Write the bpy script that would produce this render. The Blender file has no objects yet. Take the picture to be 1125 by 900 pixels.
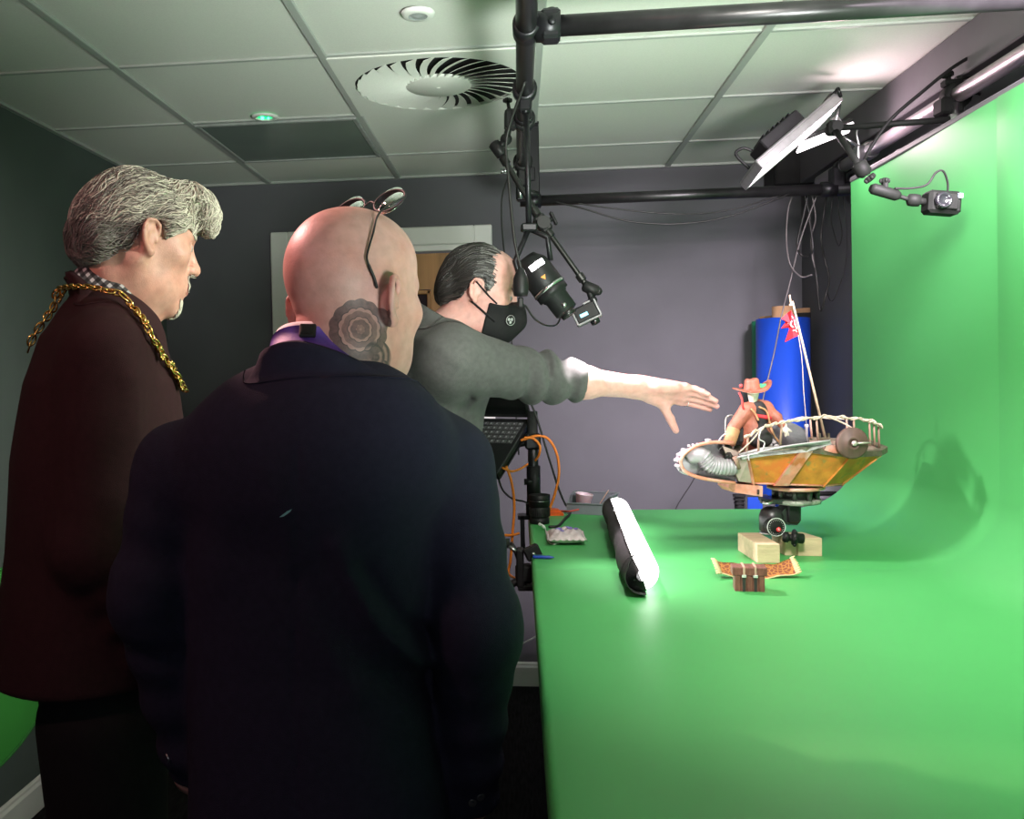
import os
for _k in ("OPENBLAS_NUM_THREADS", "OMP_NUM_THREADS", "MKL_NUM_THREADS"): os.environ[_k] = "1"
import bpy, math, random
import numpy as np
from mathutils import Vector, Matrix
random.seed(7); rng = np.random.default_rng(7)
scene = bpy.context.scene
COL = scene.collection
PI = math.pi
# ------------------------------------------------------------------ camera model (taken from the ceiling grid)
FPX = 1016.1; YAW, PITCH, ROLL = -0.101, -0.0318, -0.0214; CX, CY = 466.5, 440.9; HC = 1.443
def _axes():
    sy, cy, sp, cp, sr, cr = math.sin(YAW), math.cos(YAW), math.sin(PITCH), math.cos(PITCH), math.sin(ROLL), math.cos(ROLL)
    fw = np.array([sy*cp, cy*cp, sp]); r = np.array([cy, -sy, 0.0]); u = np.cross(r, fw)
    return r*cr+u*sr, -r*sr+u*cr, fw
CR, CU, CF = _axes(); EYE = np.array([0, 0, HC])
def _ray(x, y): return CF + CR*(x-CX)/FPX - CU*(y-CY)/FPX
def aY(x, y, Y): d = _ray(x, y); return EYE + d*(Y/d[1])
def aZ(x, y, z): d = _ray(x, y); return EYE + d*((z-HC)/d[2])
def aX(x, y, X): d = _ray(x, y); return EYE + d*(X/d[0])
def V(*a): return np.array(a, float)
def nrm(v): v = np.asarray(v, float); return v/np.linalg.norm(v)
def cam_setup():
    cd = bpy.data.cameras.new('camera'); co = bpy.data.objects.new('camera', cd); COL.objects.link(co)
    m = Matrix(((CR[0], CU[0], -CF[0], 0), (CR[1], CU[1], -CF[1], 0), (CR[2], CU[2], -CF[2], HC), (0, 0, 0, 1)))
    co.matrix_world = m
    cd.sensor_fit = 'HORIZONTAL'; cd.sensor_width = 36; cd.lens = FPX/1125*36
    cd.shift_x = (562.5-CX)/1125; cd.shift_y = -(450-CY)/1125; cd.clip_start = .05; cd.clip_end = 60
    scene.camera = co
cam_setup()
# ------------------------------------------------------------------ materials
def srgb(r, g, b):
    f = lambda c: (c/255)/12.92 if c/255 <= .04045 else ((c/255+.055)/1.055)**2.4
    return (f(r), f(g), f(b))
def mat(name, col, rough=.6, metal=0, spec=.5, var=.12, vscale=40, bump=0, bscale=300, emit=None, estr=0, sss=0, trans=0, alpha=1, sheen=0, coat=0, stretch=None):
    m = bpy.data.materials.new(name); m.use_nodes = True
    nt = m.node_tree; b = nt.nodes['Principled BSDF']; L = nt.links
    tc = nt.nodes.new('ShaderNodeTexCoord'); mp = nt.nodes.new('ShaderNodeMapping')
    L.new(tc.outputs['Object'], mp.inputs['Vector'])
    if stretch: mp.inputs['Scale'].default_value = stretch
    n = nt.nodes.new('ShaderNodeTexNoise'); n.inputs['Scale'].default_value = vscale; n.inputs['Detail'].default_value = 4
    L.new(mp.outputs['Vector'], n.inputs['Vector'])
    rp = nt.nodes.new('ShaderNodeValToRGB')
    c0 = [max(0, c*(1-var)) for c in col]; c1 = [min(1, c*(1+var)) for c in col]
    rp.color_ramp.elements[0].position = .3; rp.color_ramp.elements[0].color = (*c0, 1)
    rp.color_ramp.elements[1].position = .7; rp.color_ramp.elements[1].color = (*c1, 1)
    L.new(n.outputs['Fac'], rp.inputs['Fac']); L.new(rp.outputs['Color'], b.inputs['Base Color'])
    b.inputs['Roughness'].default_value = rough; b.inputs['Metallic'].default_value = metal
    b.inputs['Specular IOR Level'].default_value = spec
    if sss: b.inputs['Subsurface Weight'].default_value = sss; b.inputs['Subsurface Radius'].default_value = (.012, .005, .003); b.inputs['Subsurface Scale'].default_value = .6
    if trans: b.inputs['Transmission Weight'].default_value = trans
    if alpha < 1: b.inputs['Alpha'].default_value = alpha
    if sheen: b.inputs['Sheen Weight'].default_value = sheen; b.inputs['Sheen Roughness'].default_value = .5
    if coat: b.inputs['Coat Weight'].default_value = coat
    if emit: b.inputs['Emission Color'].default_value = (*emit, 1); b.inputs['Emission Strength'].default_value = estr
    if bump:
        n2 = nt.nodes.new('ShaderNodeTexNoise'); n2.inputs['Scale'].default_value = bscale; n2.inputs['Detail'].default_value = 3
        L.new(mp.outputs['Vector'], n2.inputs['Vector'])
        bp = nt.nodes.new('ShaderNodeBump'); bp.inputs['Strength'].default_value = bump; bp.inputs['Distance'].default_value = .004
        L.new(n2.outputs['Fac'], bp.inputs['Height']); L.new(bp.outputs['Normal'], b.inputs['Normal'])
    return m
# ------------------------------------------------------------------ mesh builder
def frame(d, up=(0, 0, 1)):
    d = nrm(d); up = np.asarray(up, float)
    if abs(d@up) > .97: up = np.array([1.0, 0, 0])
    x = nrm(np.cross(up, d)); y = np.cross(d, x); return x, y, d
class MB:
    def __init__(s): s.v = []; s.f = []; s.m = []; s.sm = []
    def add(s, vs, fs, mi=0, smooth=False):
        o = len(s.v); s.v += [tuple(map(float, p)) for p in vs]
        for f in fs: s.f.append([i+o for i in f]); s.m.append(mi); s.sm.append(smooth)
        return s
    def box(s, c, size, ax=None, mi=0, bev=0):
        """chamfered box: c centre, size full lengths, ax 3 axes"""
        c = np.asarray(c, float); h = np.asarray(size, float)/2
        A = np.eye(3) if ax is None else np.array([nrm(a) for a in ax])
        b = min(bev, *(h*.9)) if bev else 0
        if not b:
            vs = [c+A.T@(h*np.array(k)) for k in [(-1,-1,-1),(1,-1,-1),(1,1,-1),(-1,1,-1),(-1,-1,1),(1,-1,1),(1,1,1),(-1,1,1)]]
            fs = [(0,3,2,1),(4,5,6,7),(0,1,5,4),(1,2,6,5),(2,3,7,6),(3,0,4,7)]
            if np.linalg.det(A) < 0: fs = [f[::-1] for f in fs]
            return s.add(vs, fs, mi)
        vs = []; idx = {}
        for sx in (-1, 1):
            for sy in (-1, 1):
                for sz in (-1, 1):
                    for k in range(3):
                        p = np.array([sx, sy, sz])*h
                        q = p.copy(); sg = np.array([sx, sy, sz])
                        for j in range(3):
                            if j != k: q[j] -= sg[j]*b
                        idx[(sx, sy, sz, k)] = len(vs); vs.append(c+A.T@q)
        fs = []
        for k in range(3):
            i, j = (k+1) % 3, (k+2) % 3
            for sg in (-1, 1):
                q = []
                for a, e in ((-1,-1),(1,-1),(1,1),(-1,1)):
                    t = [0]*3; t[k] = sg; t[i] = a; t[j] = e; q.append(idx[(*t, k)])
                fs.append(q if sg > 0 else q[::-1])
        for k in range(3):   # edges along axis k
            i, j = (k+1) % 3, (k+2) % 3
            for a in (-1, 1):
                for e in (-1, 1):
                    t0 = [0]*3; t1 = [0]*3; t0[k] = -1; t1[k] = 1
                    for t in (t0, t1): t[i] = a; t[j] = e
                    q = [idx[(*t0, i)], idx[(*t1, i)], idx[(*t1, j)], idx[(*t0, j)]]
                    fs.append(q if a*e < 0 else q[::-1])
        for sx in (-1, 1):
            for sy in (-1, 1):
                for sz in (-1, 1):
                    q = [idx[(sx, sy, sz, k)] for k in range(3)]
                    fs.append(q if sx*sy*sz > 0 else q[::-1])
        return s.add(vs, fs, mi)
    def tube(s, pts, r, n=10, mi=0, caps=True, smooth=True, flat=None):
        pts = [np.asarray(p, float) for p in pts]; N = len(pts)
        rs = [r]*N if np.isscalar(r) else list(r)
        T = []
        for i in range(N):
            a = pts[max(0, i-1)]; b = pts[min(N-1, i+1)]; T.append(nrm(b-a))
        x, y, _ = frame(T[0]); vs = []
        for i in range(N):
            t = T[i]; x = x-(x@t)*t
            x = nrm(x) if np.linalg.norm(x) > 1e-6 else frame(t)[0]
            y = np.cross(t, x)
            for k in range(n):
                a = 2*PI*k/n; fl = 1 if flat is None else flat
                vs.append(pts[i]+rs[i]*(math.cos(a)*x+fl*math.sin(a)*y))
        fs = []
        for i in range(N-1):
            for k in range(n):
                k2 = (k+1) % n; fs.append((i*n+k, i*n+k2, (i+1)*n+k2, (i+1)*n+k))
        s.add(vs, fs, mi, smooth)
        if caps:
            o = len(s.v)-N*n
            s.f.append([o+k for k in range(n)][::-1]); s.m.append(mi); s.sm.append(False)
            s.f.append([o+(N-1)*n+k for k in range(n)]); s.m.append(mi); s.sm.append(False)
        return s
    def cyl(s, a, b, r, r2=None, n=24, mi=0, caps=True):
        return s.tube([a, b], [r, r if r2 is None else r2], n, mi, caps)
    def lathe(s, prof, c=(0, 0, 0), ax=(0, 0, 1), n=28, mi=0, smooth=True):
        """prof: list of (r, h) along axis ax from c"""
        c = np.asarray(c, float); x, y, d = frame(ax); vs = []; N = len(prof)
        for r, h in prof:
            for k in range(n):
                a = 2*PI*k/n; vs.append(c+d*h+max(r, 1e-5)*(math.cos(a)*x+math.sin(a)*y))
        fs = []
        for i in range(N-1):
            for k in range(n):
                k2 = (k+1) % n; fs.append((i*n+k, i*n+k2, (i+1)*n+k2, (i+1)*n+k))
        mis = mi
        return s.add(vs, fs, mis, smooth)
    def ball(s, c, r, n=16, mi=0, ax=None):
        c = np.asarray(c, float); R = np.array([r]*3 if np.isscalar(r) else r, float)
        A = np.eye(3) if ax is None else np.array([nrm(a) for a in ax])
        vs = []; m = n//2
        for i in range(m+1):
            th = PI*i/m
            for k in range(n):
                a = 2*PI*k/n; p = np.array([math.sin(th)*math.cos(a), math.sin(th)*math.sin(a), math.cos(th)])*R
                vs.append(c+A.T@p)
        fs = [(i*n+k, (i+1)*n+k, (i+1)*n+(k+1) % n, i*n+(k+1) % n) for i in range(m) for k in range(n)]
        return s.add(vs, fs, mi, True)
    def torus(s, c, R, r, ax=(0, 0, 1), n=28, k=8, mi=0, a0=0, a1=2*PI, sx=1, sy=1, xd=None):
        c = np.asarray(c, float); x, y, d = frame(ax)
        if xd is not None: x = nrm(np.asarray(xd)-(np.asarray(xd)@d)*d); y = np.cross(d, x)
        full = abs(a1-a0-2*PI) < 1e-6; M = n if full else n+1
        pts = [c+R*(math.cos(a0+(a1-a0)*i/n)*x*sx+math.sin(a0+(a1-a0)*i/n)*y*sy) for i in range(M)]
        if not full: return s.tube(pts, r, k, mi)
        vs = []
        for i in range(M):
            t = nrm(pts[(i+1) % M]-pts[i-1]); o = nrm(np.cross(t, d))
            for j in range(k):
                b = 2*PI*j/k; vs.append(pts[i]+r*(math.cos(b)*o+math.sin(b)*d))
        fs = [(i*k+j, ((i+1) % M)*k+j, ((i+1) % M)*k+(j+1) % k, i*k+(j+1) % k) for i in range(M) for j in range(k)]
        return s.add(vs, fs, mi, True)
    def prism(s, poly, d, mi=0):
        """poly: list of 3D points (planar), extruded by vector d"""
        P = [np.asarray(p, float) for p in poly]; d = np.asarray(d, float); n = len(P)
        nn = sum((np.cross(P[i]-P[0], P[(i+1) % n]-P[0]) for i in range(1, n-1)), np.zeros(3))
        if nn@d > 0: P = P[::-1]
        vs = P+[p+d for p in P]
        fs = [tuple(range(n)), tuple(range(2*n-1, n-1, -1))]+[(i, i+n, (i+1) % n+n, (i+1) % n) for i in range(n)]
        return s.add(vs, fs, mi)
    def sheet(s, rows, mi=0, smooth=True, thick=0):
        """grid of points rows[i][j]; optional thickness along the average normal"""
        G = np.asarray(rows, float); a, b = G.shape[:2]
        vs = G.reshape(-1, 3); fs = [(i*b+j, i*b+j+1, (i+1)*b+j+1, (i+1)*b+j) for i in range(a-1) for j in range(b-1)]
        if not thick: return s.add(vs, fs, mi, smooth)
        du = np.gradient(G, axis=0); dv = np.gradient(G, axis=1); N = np.cross(du, dv); N /= np.linalg.norm(N, axis=2, keepdims=True)+1e-12
        H = (G+N*thick).reshape(-1, 3); o = a*b
        ff = [f[::-1] for f in fs] if False else fs
        f2 = [tuple(i+o for i in f) for f in fs]
        rim = [(i*b, (i+1)*b) for i in range(a-1)]+[((a-1)*b+j, (a-1)*b+j+1) for j in range(b-1)]+[((i+1)*b+b-1, i*b+b-1) for i in range(a-1)][::-1]+[(j+1, j) for j in range(b-1)][::-1]
        side = [(p, q, q+o, p+o) for p, q in rim]
        return s.add(np.vstack([vs, H]), [f[::-1] for f in ff]+f2+side, mi, smooth)
    def xf(s, M):
        M = np.asarray(M, float); A = np.array(s.v)
        s.v = [tuple(p) for p in (A@M[:3, :3].T+M[:3, 3])]; return s
def obj(name, mb, mats, parent=None, kind=None):
    me = bpy.data.meshes.new(name)
    off = np.zeros(3)
    p = parent
    while p is not None: off += np.array(p.location); p = p.parent
    vs = np.array(mb.v, float)-off
    me.from_pydata([tuple(q) for q in vs], [], mb.f)
    if not isinstance(mats, (list, tuple)): mats = [mats]
    for m in mats: me.materials.append(m)
    me.polygons.foreach_set('material_index', mb.m); me.polygons.foreach_set('use_smooth', mb.sm)
    me.update()
    o = bpy.data.objects.new(name, me); COL.objects.link(o)
    if parent is not None: o.parent = parent
    if kind: o['kind'] = kind
    return o
def thing(name, label, cat, loc=(0, 0, 0), group=None):
    o = bpy.data.objects.new(name, None); COL.objects.link(o); o.location = tuple(map(float, loc)); o.empty_display_size = .05
    return tag(o, label, cat, group)
def tag(o, label, cat, group=None):
    o['label'] = label; o['category'] = cat
    if group: o['group'] = group
    return o
def struct(name, mb, m, parent=None): return obj(name, mb, m, parent, None if parent else 'structure')
def recenter(o):
    """put a single-mesh thing's origin at its base centre"""
    me = o.data; n = len(me.vertices); A = np.empty(n*3); me.vertices.foreach_get('co', A); A = A.reshape(-1, 3)
    c = np.array([(A[:, 0].min()+A[:, 0].max())/2, (A[:, 1].min()+A[:, 1].max())/2, A[:, 2].min()])
    me.vertices.foreach_set('co', (A-c).ravel()); o.location = tuple(c); me.update(); return o
def catmull(P, n=8):
    P = [np.asarray(p, float) for p in P]; Q = [2*P[0]-P[1]]+P+[2*P[-1]-P[-2]]; out = []
    for i in range(1, len(Q)-2):
        a, b, c, d = Q[i-1:i+3]
        for k in range(n):
            t = k/n; out.append(.5*((2*b)+(c-a)*t+(2*a-5*b+4*c-d)*t*t+(3*b-a-3*c+d)*t**3))
    out.append(P[-1]); return out
def cable(name, pts, r, m, label, cat='cable', group=None, n=10, k=8):
    o = obj(name, MB().tube(catmull(pts, n), r, k), m); recenter(o); return tag(o, label, cat, group)
# ------------------------------------------------------------------ signed-distance modelling (bodies and clothes)
def smin(a, b, k):
    h = np.maximum(k-np.abs(a-b), 0)/k; return np.minimum(a, b)-h*h*k*.25
def smax(a, b, k): return -smin(-a, -b, k)
def cap(P, a, b, ra, rb=None):
    rb = ra if rb is None else rb; a = np.asarray(a, np.float32); b = np.asarray(b, np.float32); ab = b-a
    t = np.clip(((P-a)@ab)/max(ab@ab, 1e-9), 0, 1)
    return np.linalg.norm(P-a-t[:, None]*ab, axis=1)-(ra+(rb-ra)*t)
def ell(P, c, r, A=None):
    q = P-np.asarray(c, np.float32)
    if A is not None: q = q@np.asarray(A, np.float32).T
    r = np.asarray(r, np.float32); k0 = np.linalg.norm(q/r, axis=1); k1 = np.linalg.norm(q/(r*r), axis=1)+1e-9
    return k0*(k0-1)/k1
def ecap(P, a, b, ra, rb, w, flat):
    """capsule flattened: distance measured with axis w scaled by 1/flat"""
    w = nrm(w); a = np.asarray(a, float); b = np.asarray(b, float); ab = b-a
    t = np.clip(((P-a)@ab)/(ab@ab), 0, 1); q = P-a-t[:, None]*ab
    c = q@w; q2 = q+np.outer(c*(1/flat-1), w)
    return (np.linalg.norm(q2, axis=1)-(ra+(rb-ra)*t))*min(1, flat)
def rbox(P, c, h, r, A=None):
    q = P-np.asarray(c)
    if A is not None: q = q@np.asarray(A).T
    q = np.abs(q)-np.asarray(h)+r
    return np.linalg.norm(np.maximum(q, 0), axis=1)+np.minimum(q.max(1), 0)-r
def segd(P, pts):
    d = None
    for a, b in zip(pts[:-1], pts[1:]):
        e = cap(P, a, b, 0); d = e if d is None else np.minimum(d, e)
    return d
def fold(P, pts, amp, sig): return amp*np.exp(-(segd(P, pts)/sig)**2)
_nv = rng.normal(size=(48, 3)); _nv /= np.linalg.norm(_nv, axis=1)[:, None]; _np = rng.uniform(0, 6.28, 48)
def wav(P, f, seed=0, sc=(1, 1, 1)):
    q = P*np.asarray(sc)*f; o = 0
    for i in range(6):
        j = (seed*7+i) % 48; o = o+np.sin(q@_nv[j]*(1+.35*i)+_np[j])/(1+.3*i)
    return o/3.2
def nets(fn, lo, hi, h, B=8):
    lo = np.asarray(lo, float); hi = np.asarray(hi, float)
    nb = np.maximum(1, np.ceil((hi-lo)/(h*B)).astype(int)); n = nb*B+1
    D = np.empty(tuple(n), np.float32)
    ax = [lo[i]+(np.arange(nb[i])+.5)*h*B for i in range(3)]
    G = np.stack(np.meshgrid(*ax, indexing='ij'), -1).reshape(-1, 3)
    dc = fn(G); act = np.abs(dc) < h*B*1.9
    ids = np.stack(np.unravel_index(np.arange(len(G)), tuple(nb)), -1)
    Dc = dc.reshape(tuple(nb))
    rep = np.repeat(np.repeat(np.repeat(np.where(Dc > 0, 1., -1.), B, 0), B, 1), B, 2)
    D[:-1, :-1, :-1] = rep; D[-1] = 1; D[:, -1] = 1; D[:, :, -1] = 1
    k = np.stack(np.meshgrid(*[np.arange(B+1)]*3, indexing='ij'), -1).reshape(-1, 3)
    aid = ids[act]
    for s in range(0, len(aid), 400):
        blk = aid[s:s+400]; I = (blk[:, None, :]*B+k[None]).reshape(-1, 3)
        D[I[:, 0], I[:, 1], I[:, 2]] = fn(lo+I*h)
    D[0] = 1; D[:, 0] = 1; D[:, :, 0] = 1; D[-1] = 1; D[:, -1] = 1; D[:, :, -1] = 1
    S = D < 0
    c = np.zeros(tuple(n-1), np.int8)
    for i in (0, 1):
        for j in (0, 1):
            for l in (0, 1): c += S[i:n[0]-1+i, j:n[1]-1+j, l:n[2]-1+l]
    I = np.argwhere((c > 0) & (c < 8)); idx = -np.ones(tuple(n-1), np.int64); idx[I[:, 0], I[:, 1], I[:, 2]] = np.arange(len(I))
    acc = np.zeros((len(I), 3)); cnt = np.zeros(len(I))
    for a in range(3):
        o1, o2 = (a+1) % 3, (a+2) % 3
        for u in (0, 1):
            for v in (0, 1):
                s0 = np.zeros(3, int); s0[o1] = u; s0[o2] = v; s1 = s0.copy(); s1[a] = 1
                A = I+s0; Bq = I+s1; d0 = D[A[:, 0], A[:, 1], A[:, 2]]; d1 = D[Bq[:, 0], Bq[:, 1], Bq[:, 2]]
                x = (d0 < 0) != (d1 < 0); t = d0/(d0-d1+1e-12*(d0 == d1))
                p = s0+np.outer(np.where(x, t, 0), np.eye(3)[a]); acc[x] += p[x]; cnt[x] += 1
    Vt = lo+(I+acc/cnt[:, None])*h
    F = []
    for a in range(3):
        o1, o2 = (a+1) % 3, (a+2) % 3
        sl = [slice(0, n[0]), slice(0, n[1]), slice(0, n[2])]
        s0 = list(sl); s1 = list(sl); s0[a] = slice(0, n[a]-1); s1[a] = slice(1, n[a])
        x = S[tuple(s0)] != S[tuple(s1)]; E = np.argwhere(x)
        E = E[(E[:, o1] > 0) & (E[:, o2] > 0) & (E[:, o1] < n[o1]-1) & (E[:, o2] < n[o2]-1)]
        e1 = np.eye(3, dtype=int)[o1]; e2 = np.eye(3, dtype=int)[o2]
        q = [E-e1-e2, E-e2, E, E-e1]
        Q = np.stack([idx[p[:, 0], p[:, 1], p[:, 2]] for p in q], 1)
        fl = S[E[:, 0], E[:, 1], E[:, 2]]
        Q = np.where(fl[:, None], Q, Q[:, ::-1]); F.append(Q[(Q >= 0).all(1)])
    F = np.vstack(F)
    return Vt, F
def relax(Vt, F, it=2, lam=.5):
    for _ in range(it):
        s = np.zeros_like(Vt); c = np.zeros(len(Vt))
        for a, b in ((0, 1), (1, 2), (2, 3), (3, 0)):
            np.add.at(s, F[:, a], Vt[F[:, b]]); np.add.at(c, F[:, a], 1); np.add.at(s, F[:, b], Vt[F[:, a]]); np.add.at(c, F[:, b], 1)
        Vt = Vt+lam*(s/c[:, None]-Vt)
    return Vt
def sdfobj(name, meshes, mats, parent, cls=None):
    """meshes: list of (V,F[,mi]); one object"""
    Vs = []; Fs = []; Ms = []; o = 0
    for t in meshes:
        Vt, F = t[:2]; Vs.append(Vt); Fs.append(F+o); o += len(Vt)
        if len(t) > 2: Ms.append(np.full(len(F), t[2]) if np.isscalar(t[2]) else t[2])
        else:
            cen = Vt[F].mean(1); Ms.append(cls(cen) if cls else np.zeros(len(F), int))
    Vt = np.vstack(Vs); F = np.vstack(Fs); M = np.concatenate(Ms)
    off = np.zeros(3); p = parent
    while p is not None: off += np.array(p.location); p = p.parent
    me = bpy.data.meshes.new(name); me.vertices.add(len(Vt)); me.vertices.foreach_set('co', (Vt-off).ravel())
    me.loops.add(F.size); me.loops.foreach_set('vertex_index', F.ravel().astype(np.int32))
    me.polygons.add(len(F)); me.polygons.foreach_set('loop_start', np.arange(0, F.size, 4, dtype=np.int32)); me.polygons.foreach_set('loop_total', np.full(len(F), 4, np.int32))
    for m in (mats if isinstance(mats, (list, tuple)) else [mats]): me.materials.append(m)
    me.polygons.foreach_set('material_index', M.astype(np.int32)); me.polygons.foreach_set('use_smooth', np.ones(len(F), bool))
    me.update(); me.validate()
    ob = bpy.data.objects.new(name, me); COL.objects.link(ob)
    if parent is not None: ob.parent = parent
    return ob
def mbq(mb):
    """MB with quads/tris to (V,F) quad arrays for joining"""
    F = []
    for f in mb.f:
        if len(f) == 4: F.append(f)
        elif len(f) == 3: F.append([f[0], f[1], f[2], f[2]])
    return np.array(mb.v), np.array(F)
# ================================================================== MATERIALS
CEIL = 2.328; TOP = .966; XL, XR, YB = -1.636, 1.245, 4.211
M = {}
def brushed(name, base, var, sc, rough): M[name] = mat(name, base, rough, var=var, vscale=sc, stretch=(1, 1, .06))
M['wall'] = mat('dark_grey_wall_paint', (.112, .113, .126), .75, var=.05, vscale=6, bump=.06, bscale=220, spec=.3)
M['wall_left'] = mat('dark_green_grey_wall_paint', (.085, .105, .100), .75, var=.05, vscale=6, bump=.06, bscale=220, spec=.3)
M['tile'] = mat('white_ceiling_tile', (.70, .71, .66), .9, var=.035, vscale=260, bump=.25, bscale=420, spec=.2)
M['tbar'] = mat('white_grid_metal', (.40, .42, .40), .5, var=.02, spec=.4)
M['trimgrey'] = mat('grey_trim_paint', (.10, .095, .105), .6, var=.06, vscale=9)
M['white'] = mat('white_gloss_paint', (.74, .75, .72), .35, var=.03, vscale=8)
M['carpet'] = mat('black_ribbed_carpet', (.012, .012, .013), .95, var=.6, vscale=120, bump=.8, bscale=160, spec=.1, stretch=(1, .12, 1))
M['oak'] = mat('oak_veneer', (.36, .18, .06), .45, var=.32, vscale=26, stretch=(1, 1, .05))
M['glassdark'] = mat('dark_door_glass', (.01, .01, .012), .12, var=.1)
M['black'] = mat('black_plastic', (.010, .010, .011), .48, spec=.3, var=.2, vscale=60)
M['blackmetal'] = mat('black_powder_coated_steel', (.018, .018, .021), .38, metal=.55, var=.15, vscale=30)
M['pipe'] = mat('black_scaffold_pipe', (.035, .034, .036), .33, metal=.6, var=.2, vscale=25, stretch=(1, .2, 1))
M['pipegrey'] = mat('grey_steel_pipe', (.55, .49, .52), .36, metal=.7, var=.15, vscale=25, stretch=(1, .2, 1))
M['steel'] = mat('bright_steel', (.55, .55, .57), .28, metal=1, var=.1)
M['rubber'] = mat('black_cable_rubber', (.012, .012, .012), .5, var=.2)
M['cablegrey'] = mat('grey_cable_sheath', (.10, .09, .09), .5, var=.1)
M['orange'] = mat('orange_cable_sheath', (.85, .22, .02), .45, var=.06)
M['paper'] = mat('green_backdrop_paper', (.072, .37, .108), .46, var=.035, vscale=3, bump=.03, bscale=30, spec=.4)
M['darkdiff'] = mat('unlit_diffuser', (.16, .20, .18), .25, var=.05, vscale=5)
M['void'] = mat('dark_plenum', (.006, .006, .006), .9, var=.3)
M['ledgreen'] = mat('green_led', (.05, .8, .3), .3, emit=(.05, 1, .35), estr=9)
M['lamp'] = mat('lit_white_diffuser', (.9, .9, .9), .5, emit=(1, .90, .93), estr=4)
M['tubelamp'] = mat('lit_tube_diffuser', (.9, .9, .9), .5, emit=(1, .97, .97), estr=5.5, var=.01)
M['lens_glow'] = mat('lit_spot_lens', (.9, .8, .85), .2, emit=(1, .78, .85), estr=3)
M['slotglow'] = mat('lit_spot_slot', (.9, .9, .9), .2, emit=(1, .92, .98), estr=14)
# ================================================================== ROOM SHELL
Y0 = -2.6
struct('floor', MB().box(((XL+XR)/2, (Y0+YB)/2, -.03), (XR-XL+.3, YB-Y0+.2, .06)), M['carpet'])
cl = struct('ceiling', MB().box(((XL+XR)/2, (Y0+YB)/2, CEIL+.035), (XR-XL+.3, YB-Y0+.2, .06)), M['tile'])
X1 = -1.1266
runs = [X1+.6*i for i in range(4)]; rows = [2.569+.6*k for k in range(-8, 3)]
g = MB()
for x in runs: g.box((x, (Y0+YB)/2, CEIL+.001), (.024, YB-Y0, .010), bev=.002)
for k, y in enumerate(rows):
    xs = [XL]+runs+[XR]
    for a, b in zip(xs[:-1], xs[1:]): g.box(((a+b)/2, y, CEIL+.002), (b-a-.024, .016, .007), bev=.0015)
g.box((XL+.009, (Y0+YB)/2, CEIL), (.018, YB-Y0, .010)); g.box((0, YB-.009, CEIL), (XR-XL, .018, .010))
obj('ceiling_grid', g, M['tbar'], cl)
WT = .1
# back wall with a real door opening
DX0, DX1, DT = -1.1246, -.1047, 2.10
w = MB()
w.box(((XL+DX0+.03)/2-.05, YB+WT/2, CEIL/2+.02), (DX0+.03-XL+.1, WT, CEIL+.1))
w.box(((DX1-.03+XR)/2+.05, YB+WT/2, CEIL/2+.02), (XR-DX1+.03+.1, WT, CEIL+.1))
w.box(((DX0+DX1)/2, YB+WT/2, (DT-.03+CEIL+.07)/2), (DX1-DX0-.06, WT, CEIL+.07-DT+.03))
struct('wall_back', w, M['wall'])
struct('wall_left', MB().box((XL-WT/2, (Y0+YB)/2, CEIL/2+.02), (WT, YB-Y0+.2, CEIL+.1)), M['wall_left'])
struct('wall_right', MB().box((XR+WT/2, (Y0+YB)/2, CEIL/2+.02), (WT, YB-Y0+.2, CEIL+.1)), M['wall'])
def skirting(name, a, b, nrmv):
    a = np.array(a); b = np.array(b); n = np.array(nrmv)
    poly = [a, a+n*.016, a+n*.016+V(0, 0, .085), a+n*.010+V(0, 0, .094), a+n*.010+V(0, 0, .102), a+n*.004+V(0, 0, .108), a+V(0, 0, .108)]
    struct(name, MB().prism(poly, b-a), M['white'])
skirting('baseboard_left', V(XL, Y0, 0), V(XL, YB, 0), (1, 0, 0))
mb = MB()
for a, b in ((XL+.016, DX0), (DX1, XR)):
    n = V(0, -1, 0); a = V(a, YB, 0); b = V(b, YB, 0)
    mb.prism([a, a+n*.016, a+n*.016+V(0, 0, .085), a+n*.010+V(0, 0, .094), a+n*.010+V(0, 0, .102), a+n*.004+V(0, 0, .108), a+V(0, 0, .108)], b-a)
struct('baseboard_back', mb, M['white'])
# bulkhead along the right wall under the ceiling
struct('trim_1', MB().box((XR-.028, (Y0+YB)/2, 2.265), (.056, YB-Y0, .13), bev=.004), M['trimgrey'])
# door
dr = MB(); AW = .082
for x0 in (DX0, DX1-AW): dr.box((x0+AW/2, YB-.008, (DT)/2), (AW, .024, DT), bev=.005)
dr.box(((DX0+DX1)/2, YB-.008, DT-AW/2), (DX1-DX0-2*AW+.004, .024, AW), bev=.005)
for x0 in (DX0+AW-.004, DX1-AW-.026): dr.box((x0+.015, YB+.045, (DT-AW)/2), (.03, .09, DT-AW), bev=.003)
dr.box(((DX0+DX1)/2, YB+.045, DT-AW-.011), (DX1-DX0-2*AW, .09, .03), bev=.003)
door = struct('door_1', dr, M['white']); door['label'] = 'oak door in a white frame behind the people'
LX0, LX1 = DX0+AW+.026, DX1-AW-.026
VX1 = aY(473, 325, YB)[0]; VX0 = VX1-.20; VZ1 = aY(465, 319, YB)[2]; VZ0 = VZ1-.62
lf = MB(); yy = YB+.035; LT = DT-AW-.03
lf.box(((LX0+VX0)/2, yy, LT/2), (VX0-LX0, .044, LT-.01)); lf.box(((LX1+VX1)/2, yy, LT/2), (LX1-VX1, .044, LT-.01))
lf.box(((VX0+VX1)/2, yy, (VZ1+LT)/2), (VX1-VX0, .044, LT-VZ1-.01)); lf.box(((VX0+VX1)/2, yy, VZ0/2), (VX1-VX0, .044, VZ0-.01))
leaf = obj('door_leaf', lf, M['oak'], door)
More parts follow.
